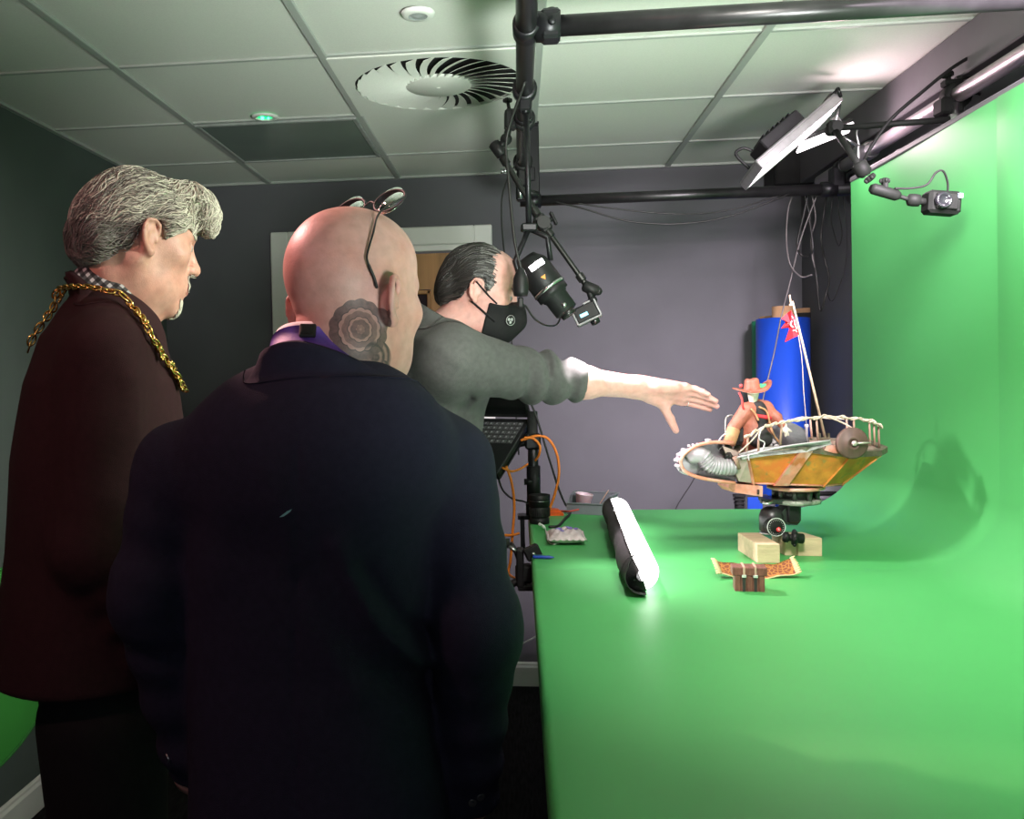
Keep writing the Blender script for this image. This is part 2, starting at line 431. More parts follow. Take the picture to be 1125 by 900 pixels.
vp = MB().box(((VX0+VX1)/2, yy, (VZ0+VZ1)/2), (VX1-VX0-.03, .012, VZ1-VZ0-.03)); obj('vision_panel', vp, M['glassdark'], leaf)
bd = MB()
for x in (VX0+.008, VX1-.008): bd.box((x, yy-.014, (VZ0+VZ1)/2), (.018, .03, VZ1-VZ0), bev=.003)
for z in (VZ0+.008, VZ1-.008): bd.box(((VX0+VX1)/2, yy-.014, z), (VX1-VX0, .03, .018), bev=.003)
obj('glazing_bead', bd, M['oak'], leaf)
for z in (aY(312, 348, YB)[2], .25, 1.05):
    h = MB().box((LX0-.006, YB+.008, z), (.016, .012, .10), bev=.002); h.cyl((LX0-.006, YB-.002, z-.05), (LX0-.006, YB-.002, z+.05), .006, n=10); obj('hinge', h, M['steel'], door)
hd = MB().cyl((LX1-.06, YB-.06, 1.0), (LX1-.06, YB+.015, 1.0), .009, n=12).tube([(LX1-.06, YB-.055, 1.0), (LX1-.18, YB-.055, 1.0)], .009, 12).cyl((LX1-.06, YB+.005, 1.0), (LX1-.06, YB+.013, 1.0), .026)
obj('door_handle', hd, M['steel'], leaf)
# ================================================================== CEILING FITTINGS
vx, vy = X1+.9, 2.869
t = thing('air_diffuser', 'round white swirl air diffuser with radial vanes set in the ceiling', 'air vent', (vx, vy, CEIL))
mb = MB(); R = .258; N = 56; H = .2915
ring = [(vx+R*math.cos(2*PI*k/N), vy+R*math.sin(2*PI*k/N)) for k in range(N)]
def sq(a): c, s = math.cos(a), math.sin(a); q = H/max(abs(c), abs(s)); return (vx+q*c, vy+q*s)
out = [sq(2*PI*k/N) for k in range(N)]
for zz in (CEIL-.006,):
    vs = [(x, y, zz) for x, y in ring]+[(x, y, zz) for x, y in out]+[(x, y, zz+.006) for x, y in ring]+[(x, y, zz+.005) for x, y in out]
    fs = [(k, (k+1) % N, N+(k+1) % N, N+k) for k in range(N)]+[(k, 2*N+k, 2*N+(k+1) % N, (k+1) % N) for k in range(N)]+[(N+k, N+(k+1) % N, 3*N+(k+1) % N, 3*N+k) for k in range(N)]
    mb.add(vs, fs)
obj('face_plate', mb, M['tile'], t)
obj('plenum', MB().lathe([(0, .0035), (R-.002, .0035)], (vx, vy, CEIL), n=N), M['void'], t)
obj('hub', MB().lathe([(0, -.012), (.096, -.011), (.102, -.007), (.102, -.001)], (vx, vy, CEIL), n=N).lathe([(0, -.0145), (.006, -.014), (.007, -.0115)], (vx, vy, CEIL), n=12), M['tile'], t)
mb = MB(); NV = 30
for k in range(NV):
    rows_ = []
    for i in range(7):
        q = i/6; r = .098+q*(.25-.098); a = 2*PI*k/NV+.30*q
        wd = 2*PI*r/NV*.66
        rr = V(math.cos(a), math.sin(a), 0); tt = V(-math.sin(a), math.cos(a), 0); c = V(vx, vy, CEIL-.007)+rr*r
        rows_.append([c-tt*wd/2+V(0, 0, -.004), c+tt*wd/2+V(0, 0, .006)])
    mb.sheet(rows_, smooth=False, thick=.0012)
obj('vanes', mb, M['tile'], t)
p = aZ(459, 14, CEIL)
t = thing('ceiling_sensor', 'small round white sensor on the ceiling near the top edge', 'sensor', (p[0], p[1], CEIL))
obj('housing', MB().lathe([(.042, 0), (.040, -.006), (.034, -.010), (.024, -.010)], p, n=32), M['white'], t)
obj('sensor_dome', MB().lathe([(.024, -.0095), (.020, -.006), (.010, -.012), (0, -.013)], p, n=24), mat('grey_sensor_lens', (.30, .33, .33), .3), t)
p = aZ(291, 128, CEIL)
t = thing('emergency_light', 'small ceiling downlight with a glowing green indicator', 'light', (p[0], p[1], CEIL))
obj('bezel', MB().lathe([(.046, 0), (.043, -.006), (.030, -.007), (.026, -.002)], p, n=32), M['white'], t)
obj('lens', MB().lathe([(.026, -.003), (.014, -.005), (0, -.006)], p, n=20), mat('clear_green_lens', (.05, .5, .2), .2, emit=(.02, 1, .3), estr=1.2), t)
obj('indicator', MB().ball(p+V(-.006, -.01, -.007), .006, 10).ball(p+V(.012, 0, -.006), .004, 8), M['ledgreen'], t)
px, py = X1+.3, 3.469
t = thing('ceiling_light', 'switched-off square ceiling light panel with a dark diffuser', 'light', (px, py, CEIL))
mb = MB()
for sx in (-1, 1): mb.box((px+sx*.281, py, CEIL-.004), (.016, .578, .010), bev=.002); mb.box((px, py+sx*.281, CEIL-.004), (.546, .016, .010), bev=.002)
obj('frame', mb, mat('grey_light_frame', (.28, .30, .29), .5), t)
obj('diffuser', MB().box((px, py, CEIL-.002), (.548, .548, .005)), M['darkdiff'], t)
# ================================================================== OVERHEAD PIPE RIG
PZ = 2.15; PR = .0215
zf = aY(760, 214, 3.5)[2]
rig = thing('pipe_rig', 'overhead rectangle of black pipes hung under the ceiling', 'pipe rig', (.6, 2.6, PZ))
obj('pipe', MB().cyl((.03, -.6, PZ), (.03, 3.56, PZ), PR, n=28), M['pipe'], rig)['label'] = 'black pipe running away from the viewer'
obj('pipe', MB().cyl((.052, 1.95, PZ), (1.159, 1.95, PZ), PR, n=28), M['pipe'], rig)['label'] = 'black cross pipe nearest the viewer'
fx = aY(937, 208, 3.5)[0]
obj('pipe', MB().cyl((.02, 3.5, zf), (fx-.004, 3.5, zf), PR*.93, n=28), M['pipe'], rig)['label'] = 'black cross pipe along the back'
obj('pipe', MB().cyl((1.18, -.6, PZ), (1.18, 3.75, PZ), PR, n=28), M['pipegrey'], rig)['label'] = 'grey pipe along the right wall'
obj('flange', MB().lathe([(.022, -.07), (.026, -.066), (.026, -.012), (.030, -.010), (.052, -.009), (.052, 0), (.0, 0)], (fx, 3.5, zf), (1, 0, 0), n=32), M['blackmetal'], rig)
def coupler(c, ax, ax2):
    """swivel tee: collar round one pipe, stub socket over the other"""
    c = V(*c); m = MB(); ax = nrm(ax); ax2 = nrm(ax2)
    m.lathe([(.0222, -.03), (.028, -.029), (.028, .029), (.0222, .03)], c, ax, n=28)
    m.lathe([(.020, .018), (.031, .02), (.031, .068), (.0222, .07)], c, ax2, n=28)
    up = np.cross(ax, ax2)
    m.box(c+ax2*.05-nrm(up)*.0, (.04, .05, .062), (ax2, ax, up), bev=.006)
    for q in (-.012, .0): m.cyl(c+ax2*.052-up*.029, c+ax2*.052-up*.036, .010, n=14)
    m.lathe([(.0, .036), (.008, .0365), (.009, .030)], c+ax2*.052, ax*-1, n=12)
    return m
obj('coupler', coupler((.03, 1.95, PZ), (0, 1, 0), (1, 0, 0)), M['blackmetal'], rig)
obj('coupler', coupler((1.18, 1.95, PZ), (0, 1, 0), (-1, 0, 0)), M['blackmetal'], rig)
obj('coupler', MB().lathe([(.0205, -.028), (.027, -.027), (.027, .027), (.0205, .028)], (.07, 3.5, zf), (1, 0, 0)).box((.03, 3.5, (zf+PZ)/2), (.05, .05, PZ-zf), bev=.008).lathe([(.0222, -.03), (.028, -.029), (.028, .029), (.0222, .03)], (.03, 3.5, PZ), (0, 1, 0)), M['blackmetal'], rig)
obj('coupler', MB().lathe([(.0205, -.028), (.027, -.027), (.027, .027), (.0205, .028)], (1.13, 3.5, zf), (1, 0, 0)).box((1.16, 3.5, (zf+PZ)/2), (.05, .05, PZ-zf), bev=.008).lathe([(.0222, -.03), (.028, -.029), (.028, .029), (.0222, .03)], (1.18, 3.5, PZ), (0, 1, 0)), M['blackmetal'], rig)
obj('collar', MB().lathe([(.0215, -.012), (.026, -.011), (.026, -.003), (.0235, 0), (.026, .003), (.026, .011), (.0215, .012)], (.03, 2.62, PZ), (0, 1, 0)), M['blackmetal'], rig)
def hanger(x, y):
    m = MB().box((x, y, CEIL-.004), (.07, .09, .010), bev=.002).box((x, y, (CEIL+PZ)/2+.01), (.016, .05, CEIL-PZ-.03), bev=.003)
    m.lathe([(.0222, -.02), (.027, -.019), (.027, .019), (.0222, .02)], (x, y, PZ), (0, 1, 0)); return m
obj('hanger', MB().box((.073, 3.40, CEIL-.004), (.035, .09, .010), bev=.002).box((.073, 3.40, 2.20), (.036, .014, .25), bev=.003).box((.05, 3.40, PZ), (.05, .02, .05), bev=.003), M['blackmetal'], rig)
for x, y in ((.03, .4), (1.18, .4)): obj('hanger', hanger(x, y), M['blackmetal'], rig)
# ================================================================== TABLE AND GREEN SWEEP
XS = 1.083; YT = 3.14; YN = .35; ZS = 2.03
t = thing('table', 'long work table under the green paper', 'table', (.55, 1.75, 0))
obj('tabletop', MB().box((.60, (YN+YT)/2, TOP-.018), (1.13, YT-YN-.02, .032), bev=.004), mat('dark_laminate', (.03, .03, .03), .5), t)
for x in (.35, 1.10):
    for y in (.5, 2.95): obj('leg', MB().box((x, y, (TOP-.034)/2), (.05, .05, TOP-.034), bev=.004), M['blackmetal'], t)
mb = MB()
for y in (.5, 2.95): mb.box((.725, y, TOP-.07), (.70, .03, .06))
for x in (.35, 1.10): mb.box((x, 1.72, TOP-.07), (.03, 2.4, .06))
obj('frame', mb, M['blackmetal'], t)
prof = []
RC = .21; xc = XS-RC
ex = .026
prof += [(ex, TOP-.055), (ex, TOP-.03)]+[(ex+.012*(1-math.cos(a)), TOP-.012+.012*math.sin(a)) for a in np.linspace(0, PI/2, 5)]
prof += [(x, TOP) for x in np.linspace(.08, xc, 12)]
RV = .15
prof += [(xc+RC*math.sin(a), TOP+RV*(1-math.cos(a))) for a in np.linspace(0, PI/2, 14)][1:]
prof += [(XS, z) for z in np.linspace(TOP+RV, ZS, 9)][1:]
ys = list(np.linspace(YN, 2.205, 20))+[2.212]+list(np.linspace(2.22, YT, 12))
rows_ = []
for y in ys:
    o = .0012 if y <= 2.206 else 0
    r_ = []
    for i, (x, z) in enumerate(prof):
        j = min(max((i-7)/len(prof), 0), 1)
        nz = 1 if x < xc else max(0, 1-(x-xc)/RC); nx = -(1-nz)
        bump = .003*math.sin(5*y+3*z)*(1-nz) if x > xc else 0
        r_.append((x+nx*o+bump, y, z+nz*o))
    rows_.append(r_)
gs = thing('green_screen', 'green paper sweep covering the table and curving up the right wall', 'backdrop', (.55, 1.75, TOP))
obj('paper', MB().sheet(rows_), M['paper'], gs)
obj('top_rail', MB().box((XS+.008, (YN+YT)/2, ZS+.004), (.022, YT-YN, .018), bev=.004).box((XS+.085, 1.0, ZS+.01), (.15, .03, .02)).box((XS+.085, 2.8, ZS+.01), (.15, .03, .02)), M['trimgrey'], gs)
# ================================================================== PEOPLE
def aD(x, y, z): return EYE+_ray(x, y)*z
def hit(fn, x, y, t0=.6, it=90):
    d = _ray(x, y); n = np.linalg.norm(d); t = t0; best = (9, t0)
    for _ in range(it):
        e = float(fn((EYE+d*t)[None])[0])
        if e < best[0]: best = (e, t)
        if abs(e) < 4e-4 or t > 4: break
        t += max(.7*e/n, .002 if e > 0 else -.05)
    p = EYE+d*best[1]
    if best[0] > 5e-4:          # grazing ray: closest approach pushed onto the surface
        for _ in range(12): p = p-.8*float(fn(p[None])[0])*grad(fn, p)[0]
    return p
def grad(fn, P, e=.002):
    P = np.atleast_2d(P); g = np.stack([fn(P+np.eye(3)[i]*e)-fn(P-np.eye(3)[i]*e) for i in range(3)], 1)
    return g/(np.linalg.norm(g, axis=1, keepdims=True)+1e-9)
def skinmat(name, col, tatt=None):
    m = mat(name, col, .48, var=.10, vscale=70, bump=.12, bscale=420, sss=.12, spec=.4)
    nt = m.node_tree; b = nt.nodes['Principled BSDF']; src = b.inputs['Base Color'].links[0].from_socket
    # broad blotches of redness
    tc = nt.nodes.new('ShaderNodeTexCoord'); n = nt.nodes.new('ShaderNodeTexNoise'); n.inputs['Scale'].default_value = 22; n.inputs['Detail'].default_value = 3
    nt.links.new(tc.outputs['Object'], n.inputs['Vector'])
    mx = nt.nodes.new('ShaderNodeMix'); mx.data_type = 'RGBA'; mx.blend_type = 'MULTIPLY'
    mr = nt.nodes.new('ShaderNodeMapRange'); mr.inputs['From Min'].default_value = .45; mr.inputs['From Max'].default_value = .75; mr.inputs['To Max'].default_value = .5
    nt.links.new(n.outputs['Fac'], mr.inputs['Value']); nt.links.new(mr.outputs['Result'], mx.inputs[0])
    nt.links.new(src, mx.inputs[6]); mx.inputs[7].default_value = (1, .72, .66, 1)
    out = mx.outputs[2]
    if tatt is not None:
        c, ax, ex = tatt          # centre (object space), two in-plane axes
        sub = nt.nodes.new('ShaderNodeVectorMath'); sub.operation = 'SUBTRACT'; sub.inputs[1].default_value = tuple(c)
        nt.links.new(tc.outputs['Object'], sub.inputs[0])
        def dot(v):
            q = nt.nodes.new('ShaderNodeVectorMath'); q.operation = 'DOT_PRODUCT'; q.inputs[1].default_value = tuple(v); nt.links.new(sub.outputs[0], q.inputs[0]); return q.outputs['Value']
        def mth(op, a, b_=None, c_=None):
            q = nt.nodes.new('ShaderNodeMath'); q.operation = op
            for i, v in enumerate((a, b_, c_)):
                if v is None: continue
                if isinstance(v, (int, float)): q.inputs[i].default_value = v
                else: nt.links.new(v, q.inputs[i])
            return q.outputs[0]
        u, v = dot(ax), dot(ex)
        r = mth('SQRT', mth('ADD', mth('MULTIPLY', u, u), mth('MULTIPLY', v, v)))
        an = mth('ARCTAN2', v, u)
        # rings of petals: scalloped radius
        def ring(r0, r1, n_, amp):
            pet = mth('MULTIPLY', mth('ABSOLUTE', mth('SINE', mth('MULTIPLY', an, n_/2))), amp)
            rr = mth('SUBTRACT', r, pet)
            q = mth('MULTIPLY', mth('GREATER_THAN', rr, r0), mth('LESS_THAN', rr, r1))
            return q
        nn = nt.nodes.new('ShaderNodeTexNoise'); nn.inputs['Scale'].default_value = 150; nt.links.new(tc.outputs['Object'], nn.inputs['Vector'])
        ink = mth('MULTIPLY', ring(.0, .005, 6, .002), .5)
        for r0, r1, n_, amp, st in ((.005, .012, 7, .0012, .62), (.0155, .0225, 9, .0016, .55), (.027, .0375, 14, .002, .66), (.0262, .0275, 14, .002, .8), (.0148, .0158, 9, .0016, .75)):
            ink = mth('MAXIMUM', ink, mth('MULTIPLY', ring(r0, r1, n_, amp), st))
        inside = mth('LESS_THAN', r, .038)
        ink = mth('MAXIMUM', ink, mth('MULTIPLY', inside, .26))
        # lower lobes running down the side of the neck
        for cu, cv, rad, st in ((.026, -.034, .022, .75), (.034, -.056, .020, .8), (.012, -.046, .016, .6)):
            du = mth('SUBTRACT', u, cu); dv = mth('SUBTRACT', v, cv); d2 = mth('SQRT', mth('ADD', mth('MULTIPLY', du, du), mth('MULTIPLY', dv, dv)))
            bands = mth('ADD', .48, mth('MULTIPLY', mth('SINE', mth('MULTIPLY', mth('ADD', d2, mth('MULTIPLY', u, .5)), 520)), .16))
            ink = mth('MAXIMUM', ink, mth('MULTIPLY', mth('LESS_THAN', d2, rad), mth('MULTIPLY', bands, st*1.6)))
        ink = mth('MULTIPLY', ink, mth('LESS_THAN', dot(np.cross(ax, ex)*np.sign(1)), .010)) if False else mth('MULTIPLY', ink, mth('LESS_THAN', mth('ABSOLUTE', dot(np.cross(ax, ex))), .022))
        ink = mth('MULTIPLY', ink, mth('ADD', .75, mth('MULTIPLY', nn.outputs['Fac'], .5))); ink = mth('MINIMUM', mth('MULTIPLY', ink, 1.2), .92)
        # only on the side of the neck
        m2 = nt.nodes.new('ShaderNodeMix'); m2.data_type = 'RGBA'; nt.links.new(ink, m2.inputs[0]); nt.links.new(out, m2.inputs[6]); m2.inputs[7].default_value = (.022, .022, .026, 1)
        out = m2.outputs[2]
    nt.links.new(out, b.inputs['Base Color']); return m
class Head:
    def __init__(s, c, yaw, pitch, roll=0, sc=1, fat=0, eardz=0, eardy=0, flare=1.0, flareL=1.0):
        s.c = np.asarray(c, float); s.sc = sc; s.fat = fat; s.edz = eardz; s.edy = eardy; s.fl = flare; s.flL = flareL
        th, ph, ro = math.radians(yaw), math.radians(pitch), math.radians(roll)
        f0 = V(math.sin(th), math.cos(th), 0); r0 = V(math.cos(th), -math.sin(th), 0); u0 = V(0, 0, 1)
        f = f0*math.cos(ph)-u0*math.sin(ph); u = u0*math.cos(ph)+f0*math.sin(ph)
        r = r0*math.cos(ro)+u*math.sin(ro); u = u*math.cos(ro)-r0*math.sin(ro)
        s.A = np.array([r, f, u])
    def loc(s, P): return (P-s.c)@s.A.T/s.sc
    def wld(s, q): return s.c+np.asarray(q, float)@s.A*s.sc
    def sdf(s, P):
        q = s.loc(P); a = q.copy(); a[:, 0] = np.abs(a[:, 0])
        d = ell(q, (0, -.010, .035), (.0765, .092, .085))
        d = smin(d, ell(q, (0, .022, .055), (.066, .064, .058)), .03)
        d = smin(d, ell(q, (0, .022, -.03), (.063+s.fat, .064, .085)), .03)
        d = smin(d, ell(q, (0, .028, -.078), (.050+s.fat, .052, .040)), .025)
        d = smin(d, ell(a, (0, .070, -.106), (.020, .016, .017)), .022)
        d = smin(d, ell(a, (.045, .052, -.014), (.022, .022, .018)), .022)
        d = smin(d, cap(a, (.012, .084, .027), (.044, .066, .026), .0095), .014)
        d = smax(d, -ell(a, (.032, .097, .005), (.018, .017, .014)), .012)
        d = smin(d, ell(a, (.0315, .0725, .005), (.0125, .0125, .0125)), .002)
        d = smin(d, cap(a, (.020, .079, .0105), (.044, .070, .0085), .0036), .003)
        d = smin(d, cap(a, (.020, .080, -.003), (.043, .070, -.002), .0032), .004)
        d = smin(d, cap(q, (0, .086, .014), (0, .103, -.022), .0075, .0098), .012)
        d = smin(d, ell(q, (0, .1035, -.028), (.0112, .0118, .0105)), .008)
        d = smin(d, ell(a, (.0128, .093, -.030), (.0075, .011, .0078)), .006)
        d = smax(d, -ell(a, (.0068, .098, -.0395), (.0035, .006, .004)), .002)
        d = smin(d, ell(q, (0, .068, -.062), (.030, .025, .028)), .016)
        d = smin(d, cap(a, (0, .0935, -.0580), (.021, .083, -.0635), .0052, .003), .006)
        d = smin(d, cap(a, (0, .0920, -.0715), (.019, .083, -.068), .0065, .003), .006)
        d = smax(d, -cap(a, (0, .100, -.0650), (.023, .089, -.0655), .0022, .0012), .002)
        # ear
        e = (a-np.array([.076, -.008+s.edy, s.edz]))/np.stack([.86*np.where(q[:, 0] > 0, s.fl, s.fl*s.flL), np.full(len(q), .86), np.full(len(q), .86)], 1)+np.array([.076, -.008, .0])
        ca, sa = math.cos(.5), math.sin(.5); EA = np.array([[ca, sa, 0], [-sa, ca, 0], [0, 0, 1]])
        de = ell(e, (.0835, -.0135, .003), (.0050, .0185, .031), EA)
        pts = [(.076, .000, -.002), (.0785, .008, .014), (.0815, .006, .027), (.0855, -.006, .0345), (.0905, -.021, .031), (.0935, -.0285, .016), (.0920, -.0265, -.002), (.0870, -.0175, -.019), (.0815, -.006, -.030)]
        hx = None
        for p0, p1 in zip(pts[:-1], pts[1:]):
            w = cap(e, p0, p1, .0040); hx = w if hx is None else np.minimum(hx, w)
        de = smin(de, hx, .004)
        de = smax(de, -ell(e, (.0880, -.006, -.002), (.010, .0095, .015)), .004)
        de = smax(de, -ell(e, (.0925, -.0175, .019), (.0055, .0060, .011), EA), .003)
        de = smin(de, ell(e, (.0800, -.004, -.027), (.0050, .0085, .0100)), .005)
        de = smin(de, ell(e, (.0790, .0045, -.004), (.0040, .004, .007)), .004)
        de = smin(de, ell(e, (.0750, -.010, .000), (.008, .012, .024)), .006)
        d = smin(d, de, .005)
        return d*s.sc
    def cls(s, C):
        """0 skin, 1 lips, 2 eye white, 3 iris"""
        q = s.loc(C); a = np.abs(q[:, 0]); m = np.zeros(len(q), int)
        m[(a < .021) & (q[:, 1] > .080) & (q[:, 2] < -.055) & (q[:, 2] > -.076)] = 1
        e = np.stack([a-.0315, q[:, 1]-.0725, q[:, 2]-.005], 1); re = np.linalg.norm(e, axis=1)
        ey = (re < .0131) & (e[:, 1] > .006) & (np.abs(e[:, 2]) < .0055)
        m[ey] = 2; m[ey & (np.hypot(e[:, 0], e[:, 2]) < .0066)] = 3; return m
def coarse_body(joints, lo, hi, k=.05):
    def fn(P):
        d = None
        for a, b, ra, rb in joints:
            e = cap(P, a, b, ra, rb); d = e if d is None else smin(d, e, k)
        return d
    Vt, F = nets(fn, lo, hi, .014); return Vt, F, 0
def shoe(c, d, m, parent):
    c = V(*c); d = nrm(V(d[0], d[1], 0)); x = np.cross(d, V(0, 0, 1))
    def fn(P):
        q = np.stack([(P-c)@x, (P-c)@d, P[:, 2]], 1)
        e = ell(q, (0, .05, .045), (.045, .135, .045)); e = smin(e, ell(q, (0, -.03, .07), (.042, .065, .06)), .03)
        return smax(e, .004-q[:, 2], .01)
    Vt, F = nets(fn, c-.22, c+.22, .01); return sdfobj('shoe', [(Vt, F)], m, parent)
def strands(fn, seeds, field, n, step, r, jitter, lift=.001, seg=5, mats_n=3, wave=0):
    P = seeds.copy(); path = [P.copy()]; ph = rng.uniform(0, 6.28, len(P))
    for i in range(n):
        g = grad(fn, P); v = field(P, i)
        v = v+jitter*rng.normal(size=v.shape)
        v -= (v*g).sum(1)[:, None]*g; v /= np.linalg.norm(v, axis=1)[:, None]+1e-9
        if wave: v = v+wave*np.sin(ph+i*.9)[:, None]*np.cross(g, v)
        P = P+v*step; g = grad(fn, P); P = P-(fn(P)-lift)[:, None]*g; path.append(P.copy())
    A = np.stack(path, 1); mb = MB()
    for k in range(len(A)):
        rr = r*rng.uniform(.7, 1.3)
        rad = [rr*(1-.75*(i/n)**2) for i in range(n+1)]
        try: mb.tube(list(A[k]), rad, seg, int(rng.integers(mats_n)), caps=False)
        except Exception: pass
    return mb
def brows(H, fn, mats, parent):
    for sg in (-1, 1):
        seed = []
        for _ in range(90): x_ = rng.uniform(.015, .046); seed.append(H.wld(V(x_*sg, .09-.35*(x_-.016), .028+rng.normal(0, .002))))
        seed = np.array(seed)
        for _ in range(4): g_ = grad(fn, seed); seed = seed-fn(seed)[:, None]*g_
        obj('eyebrow', strands(fn, seed, lambda P, i: np.tile(H.A[0]*sg+H.A[2]*.2, (len(P), 1)), 3, .003, .0008, .2, .001, mats_n=2, seg=4), mats, parent)
def ringband(C, e1, e2, rows, n=48, a0=0, a1=2*PI, thick=.0025, mi=0, mb=None, wob=0):
    """band round the neck: rows of (scale, offset vector)"""
    mb = mb or MB(); R_ = []
    for sc, off in rows:
        R_.append([C+sc*(e1*math.cos(a)+e2*math.sin(a))+np.asarray(off)+wob*math.sin(3*a)*nrm(e1) for a in np.linspace(a0, a1, n+1)])
    return mb.sheet(R_, mi, True, thick)
fing = [(.029, .098, .080, .0090), (.0098, .102, .088, .0092), (-.0098, .099, .082, .0087), (-.0275, .090, .066, .0077)]
def make_hand(wr, hx, tt, pn, curl=1.0, tuck=0.0):
    hx = nrm(hx); tt = nrm(tt-(tt@hx)*hx); pn = pn-(pn@hx)*hx; pn = nrm(pn-(pn@tt)*tt)
    hp = lambda a, b_, c=0: wr+hx*a+tt*b_+pn*c
    def fn(P):
        d = ecap(P, hp(-.02, 0), hp(.03, .003), .030, .034, pn, .62)
        for tb, ln_, fl, r_ in fing: d = smin(d, cap(P, hp(.02, tb*.55), hp(ln_, tb), .0135, .0115), .016)
        d = smin(d, cap(P, hp(.018, .020, .010), hp(.058, .036, .012), .017, .014), .015)
        d = smin(d, cap(P, hp(.02, -.022, .008), hp(.065, -.028, .006), .014, .010), .015)
        F_ = None
        for k, (tb, ln_, fl, r_) in enumerate(fing):
            p0 = hp(ln_-.004, tb)
            d1 = nrm(hx+tt*tb*1.0+pn*.05*curl); d2 = nrm(hx+tt*tb*.5+pn*(.20+.05*k)*curl); d3 = nrm(hx+pn*(.30+.06*k)*curl)
            p1 = p0+d1*fl*.46; p2 = p1+d2*fl*.31; p3 = p2+d3*fl*.23
            e = smin(cap(P, p0, p1, r_*1.08, r_*.98), cap(P, p1, p2, r_*1.0, r_*.90), .003); e = smin(e, cap(P, p2, p3, r_*.92, r_*.74), .003)
            F_ = e if F_ is None else smin(F_, e, .0012)
        d = smin(d, F_, .006)
        t0 = hp(.050, .036, .014); t1 = t0+nrm(hx*(.62+tuck)+tt*(.60-tuck*.6)+pn*.50)*.044; t2 = t1+nrm(hx*(.58+tuck)+tt*(.66-tuck)+pn*.45)*.036
        e = smin(cap(P, t0, t1, .0125, .0105), cap(P, t1, t2, .0115, .0085), .004)
        return smin(d, e, .008)
    return fn
def hand_mesh(wr, hx, tt, pn, arm_r, back):
    fn0 = make_hand(wr, hx, tt, pn, 2.2, .5); fn = lambda P: smin(fn0(P), cap(P, wr-nrm(hx)*back, wr, arm_r, arm_r*.95), .012)
    Vt, F = nets(fn, wr-.24, wr+.24, .0038); return relax(Vt, F, 1, .35), F, 0
SKIN2 = mat('lips', (.42, .16, .14), .45, var=.08, sss=.1); EYEW = mat('eye_white', (.36, .33, .31), .2, var=.03); IRIS = mat('iris', (.05, .07, .08), .15, var=.2)
def cloth(name, col, rough=.85, var=.12, vs=90, bump=.35, bs=900, sheen=0): return mat(name, col, rough, var=var, vscale=vs, bump=bump, bscale=bs, spec=.2, sheen=sheen)
NAVY = cloth('navy_wool_suiting', (.0155, .0148, .032)); BLACKW = cloth('black_trouser_wool', (.009, .009, .010))
MAROON = cloth('dark_maroon_wool', (.030, .011, .013)); GREYJ = cloth('grey_jersey', (.085, .088, .086), .9, bump=.4, bs=700, sheen=.08)
SHOE = mat('black_shoe_leather', (.012, .011, .010), .3, var=.2)
# ------------------------------------------------------------------ 1. bald man seen from behind
ZB = 1.26
b = lambda x, y, dz=0: aD(x, y, ZB+dz)
HB = Head(b(388, 331), 30, 6, 3, 1.04, fat=.006, eardz=-.012, eardy=-.013, flare=1.2, flareL=.40)
nb0, nb1 = HB.wld((0, -.020, -.060)), b(368, 430, .03)
def bald_fn(P):
    d = HB.sdf(P); d = smin(d, cap(P, nb0, nb1, .062, .064), .035)
    q = HB.loc(P)
    # roll of skin at the nape
    for z, y in ((-.028, -.10), (-.052, -.10)):
        d = d+.0022*np.exp(-((q[:, 2]-z-.10*q[:, 0]**2*20)/.0045)**2)*np.clip((-q[:, 1]-.03)/.04, 0, 1)*np.clip(1-np.abs(q[:, 0]+.03)/.05, 0, 1)
    # brow wrinkles on the temple
    return d
t = thing('person', 'person in a dark navy suit jacket and purple lanyard, seen from behind', 'person', (b(360, 600)[0], b(360, 600)[1], 0))
tc_ = hit(bald_fn, 396, 362)
gB = grad(bald_fn, tc_)[0]; tx = nrm(CR-(CR@gB)*gB); ty = np.cross(gB, tx); ty = ty if ty[2] > 0 else -ty
SK1 = skinmat('fair_skin_with_neck_tattoo', (.43, .245, .215), tatt=(tc_-np.array(t.location), tx, ty))
Vh, Fh = nets(bald_fn, HB.c-V(.16, .18, .22), HB.c+V(.17, .18, .19), .0026); Vh = relax(Vh, Fh, 1, .4)
sL, sR = b(197, 512, .02), b(492, 508, .02); hipc = b(345, 905, .03)
zf_ = lambda p: V(p[0], p[1], 0)
legs = []
for sx in (-1, 1):
    hp = V(hipc[0]+sx*.082, hipc[1], .90); kn = V(hipc[0]+sx*.10, hipc[1]-.0, .48); an = V(hipc[0]+sx*.12, hipc[1]+.02, .09); legs.append((hp, kn, an))
eL, eR = b(168, 655, .02), b(523, 690, .0); wL, wR = b(218, 842, .09), b(514, 872, .07)
J = [(V(hipc[0], hipc[1]+.01, .92), V(sL[0]*.5+sR[0]*.5, sL[1]+.01, 1.30), .075, .075), (sL+V(.04, 0, 0), sR-V(.04, 0, 0), .05, .05), (nb1-V(0, 0, .10), nb1+V(0, 0, .05), .06, .055),
     (sL+V(.02, 0, 0), eL, .045, .038), (eL, wL, .038, .028), (sR-V(.02, 0, 0), eR, .045, .038), (eR, wR, .038, .028),
     (wL, V(hipc[0]-.115, hipc[1]+.04, .83), .028, .03), (wR, V(hipc[0]+.115, hipc[1]+.04, .83), .028, .03)]
for hp, kn, an in legs: J += [(hp, kn, .055, .050), (kn, an, .052, .038)]
cb = coarse_body(J, V(-.75, .8, .02), V(.3, 1.75, 1.6))
sdfobj('body', [(Vh, Fh, HB.cls(Vh[Fh].mean(1))), cb], [SK1, SKIN2, EYEW, IRIS], t)
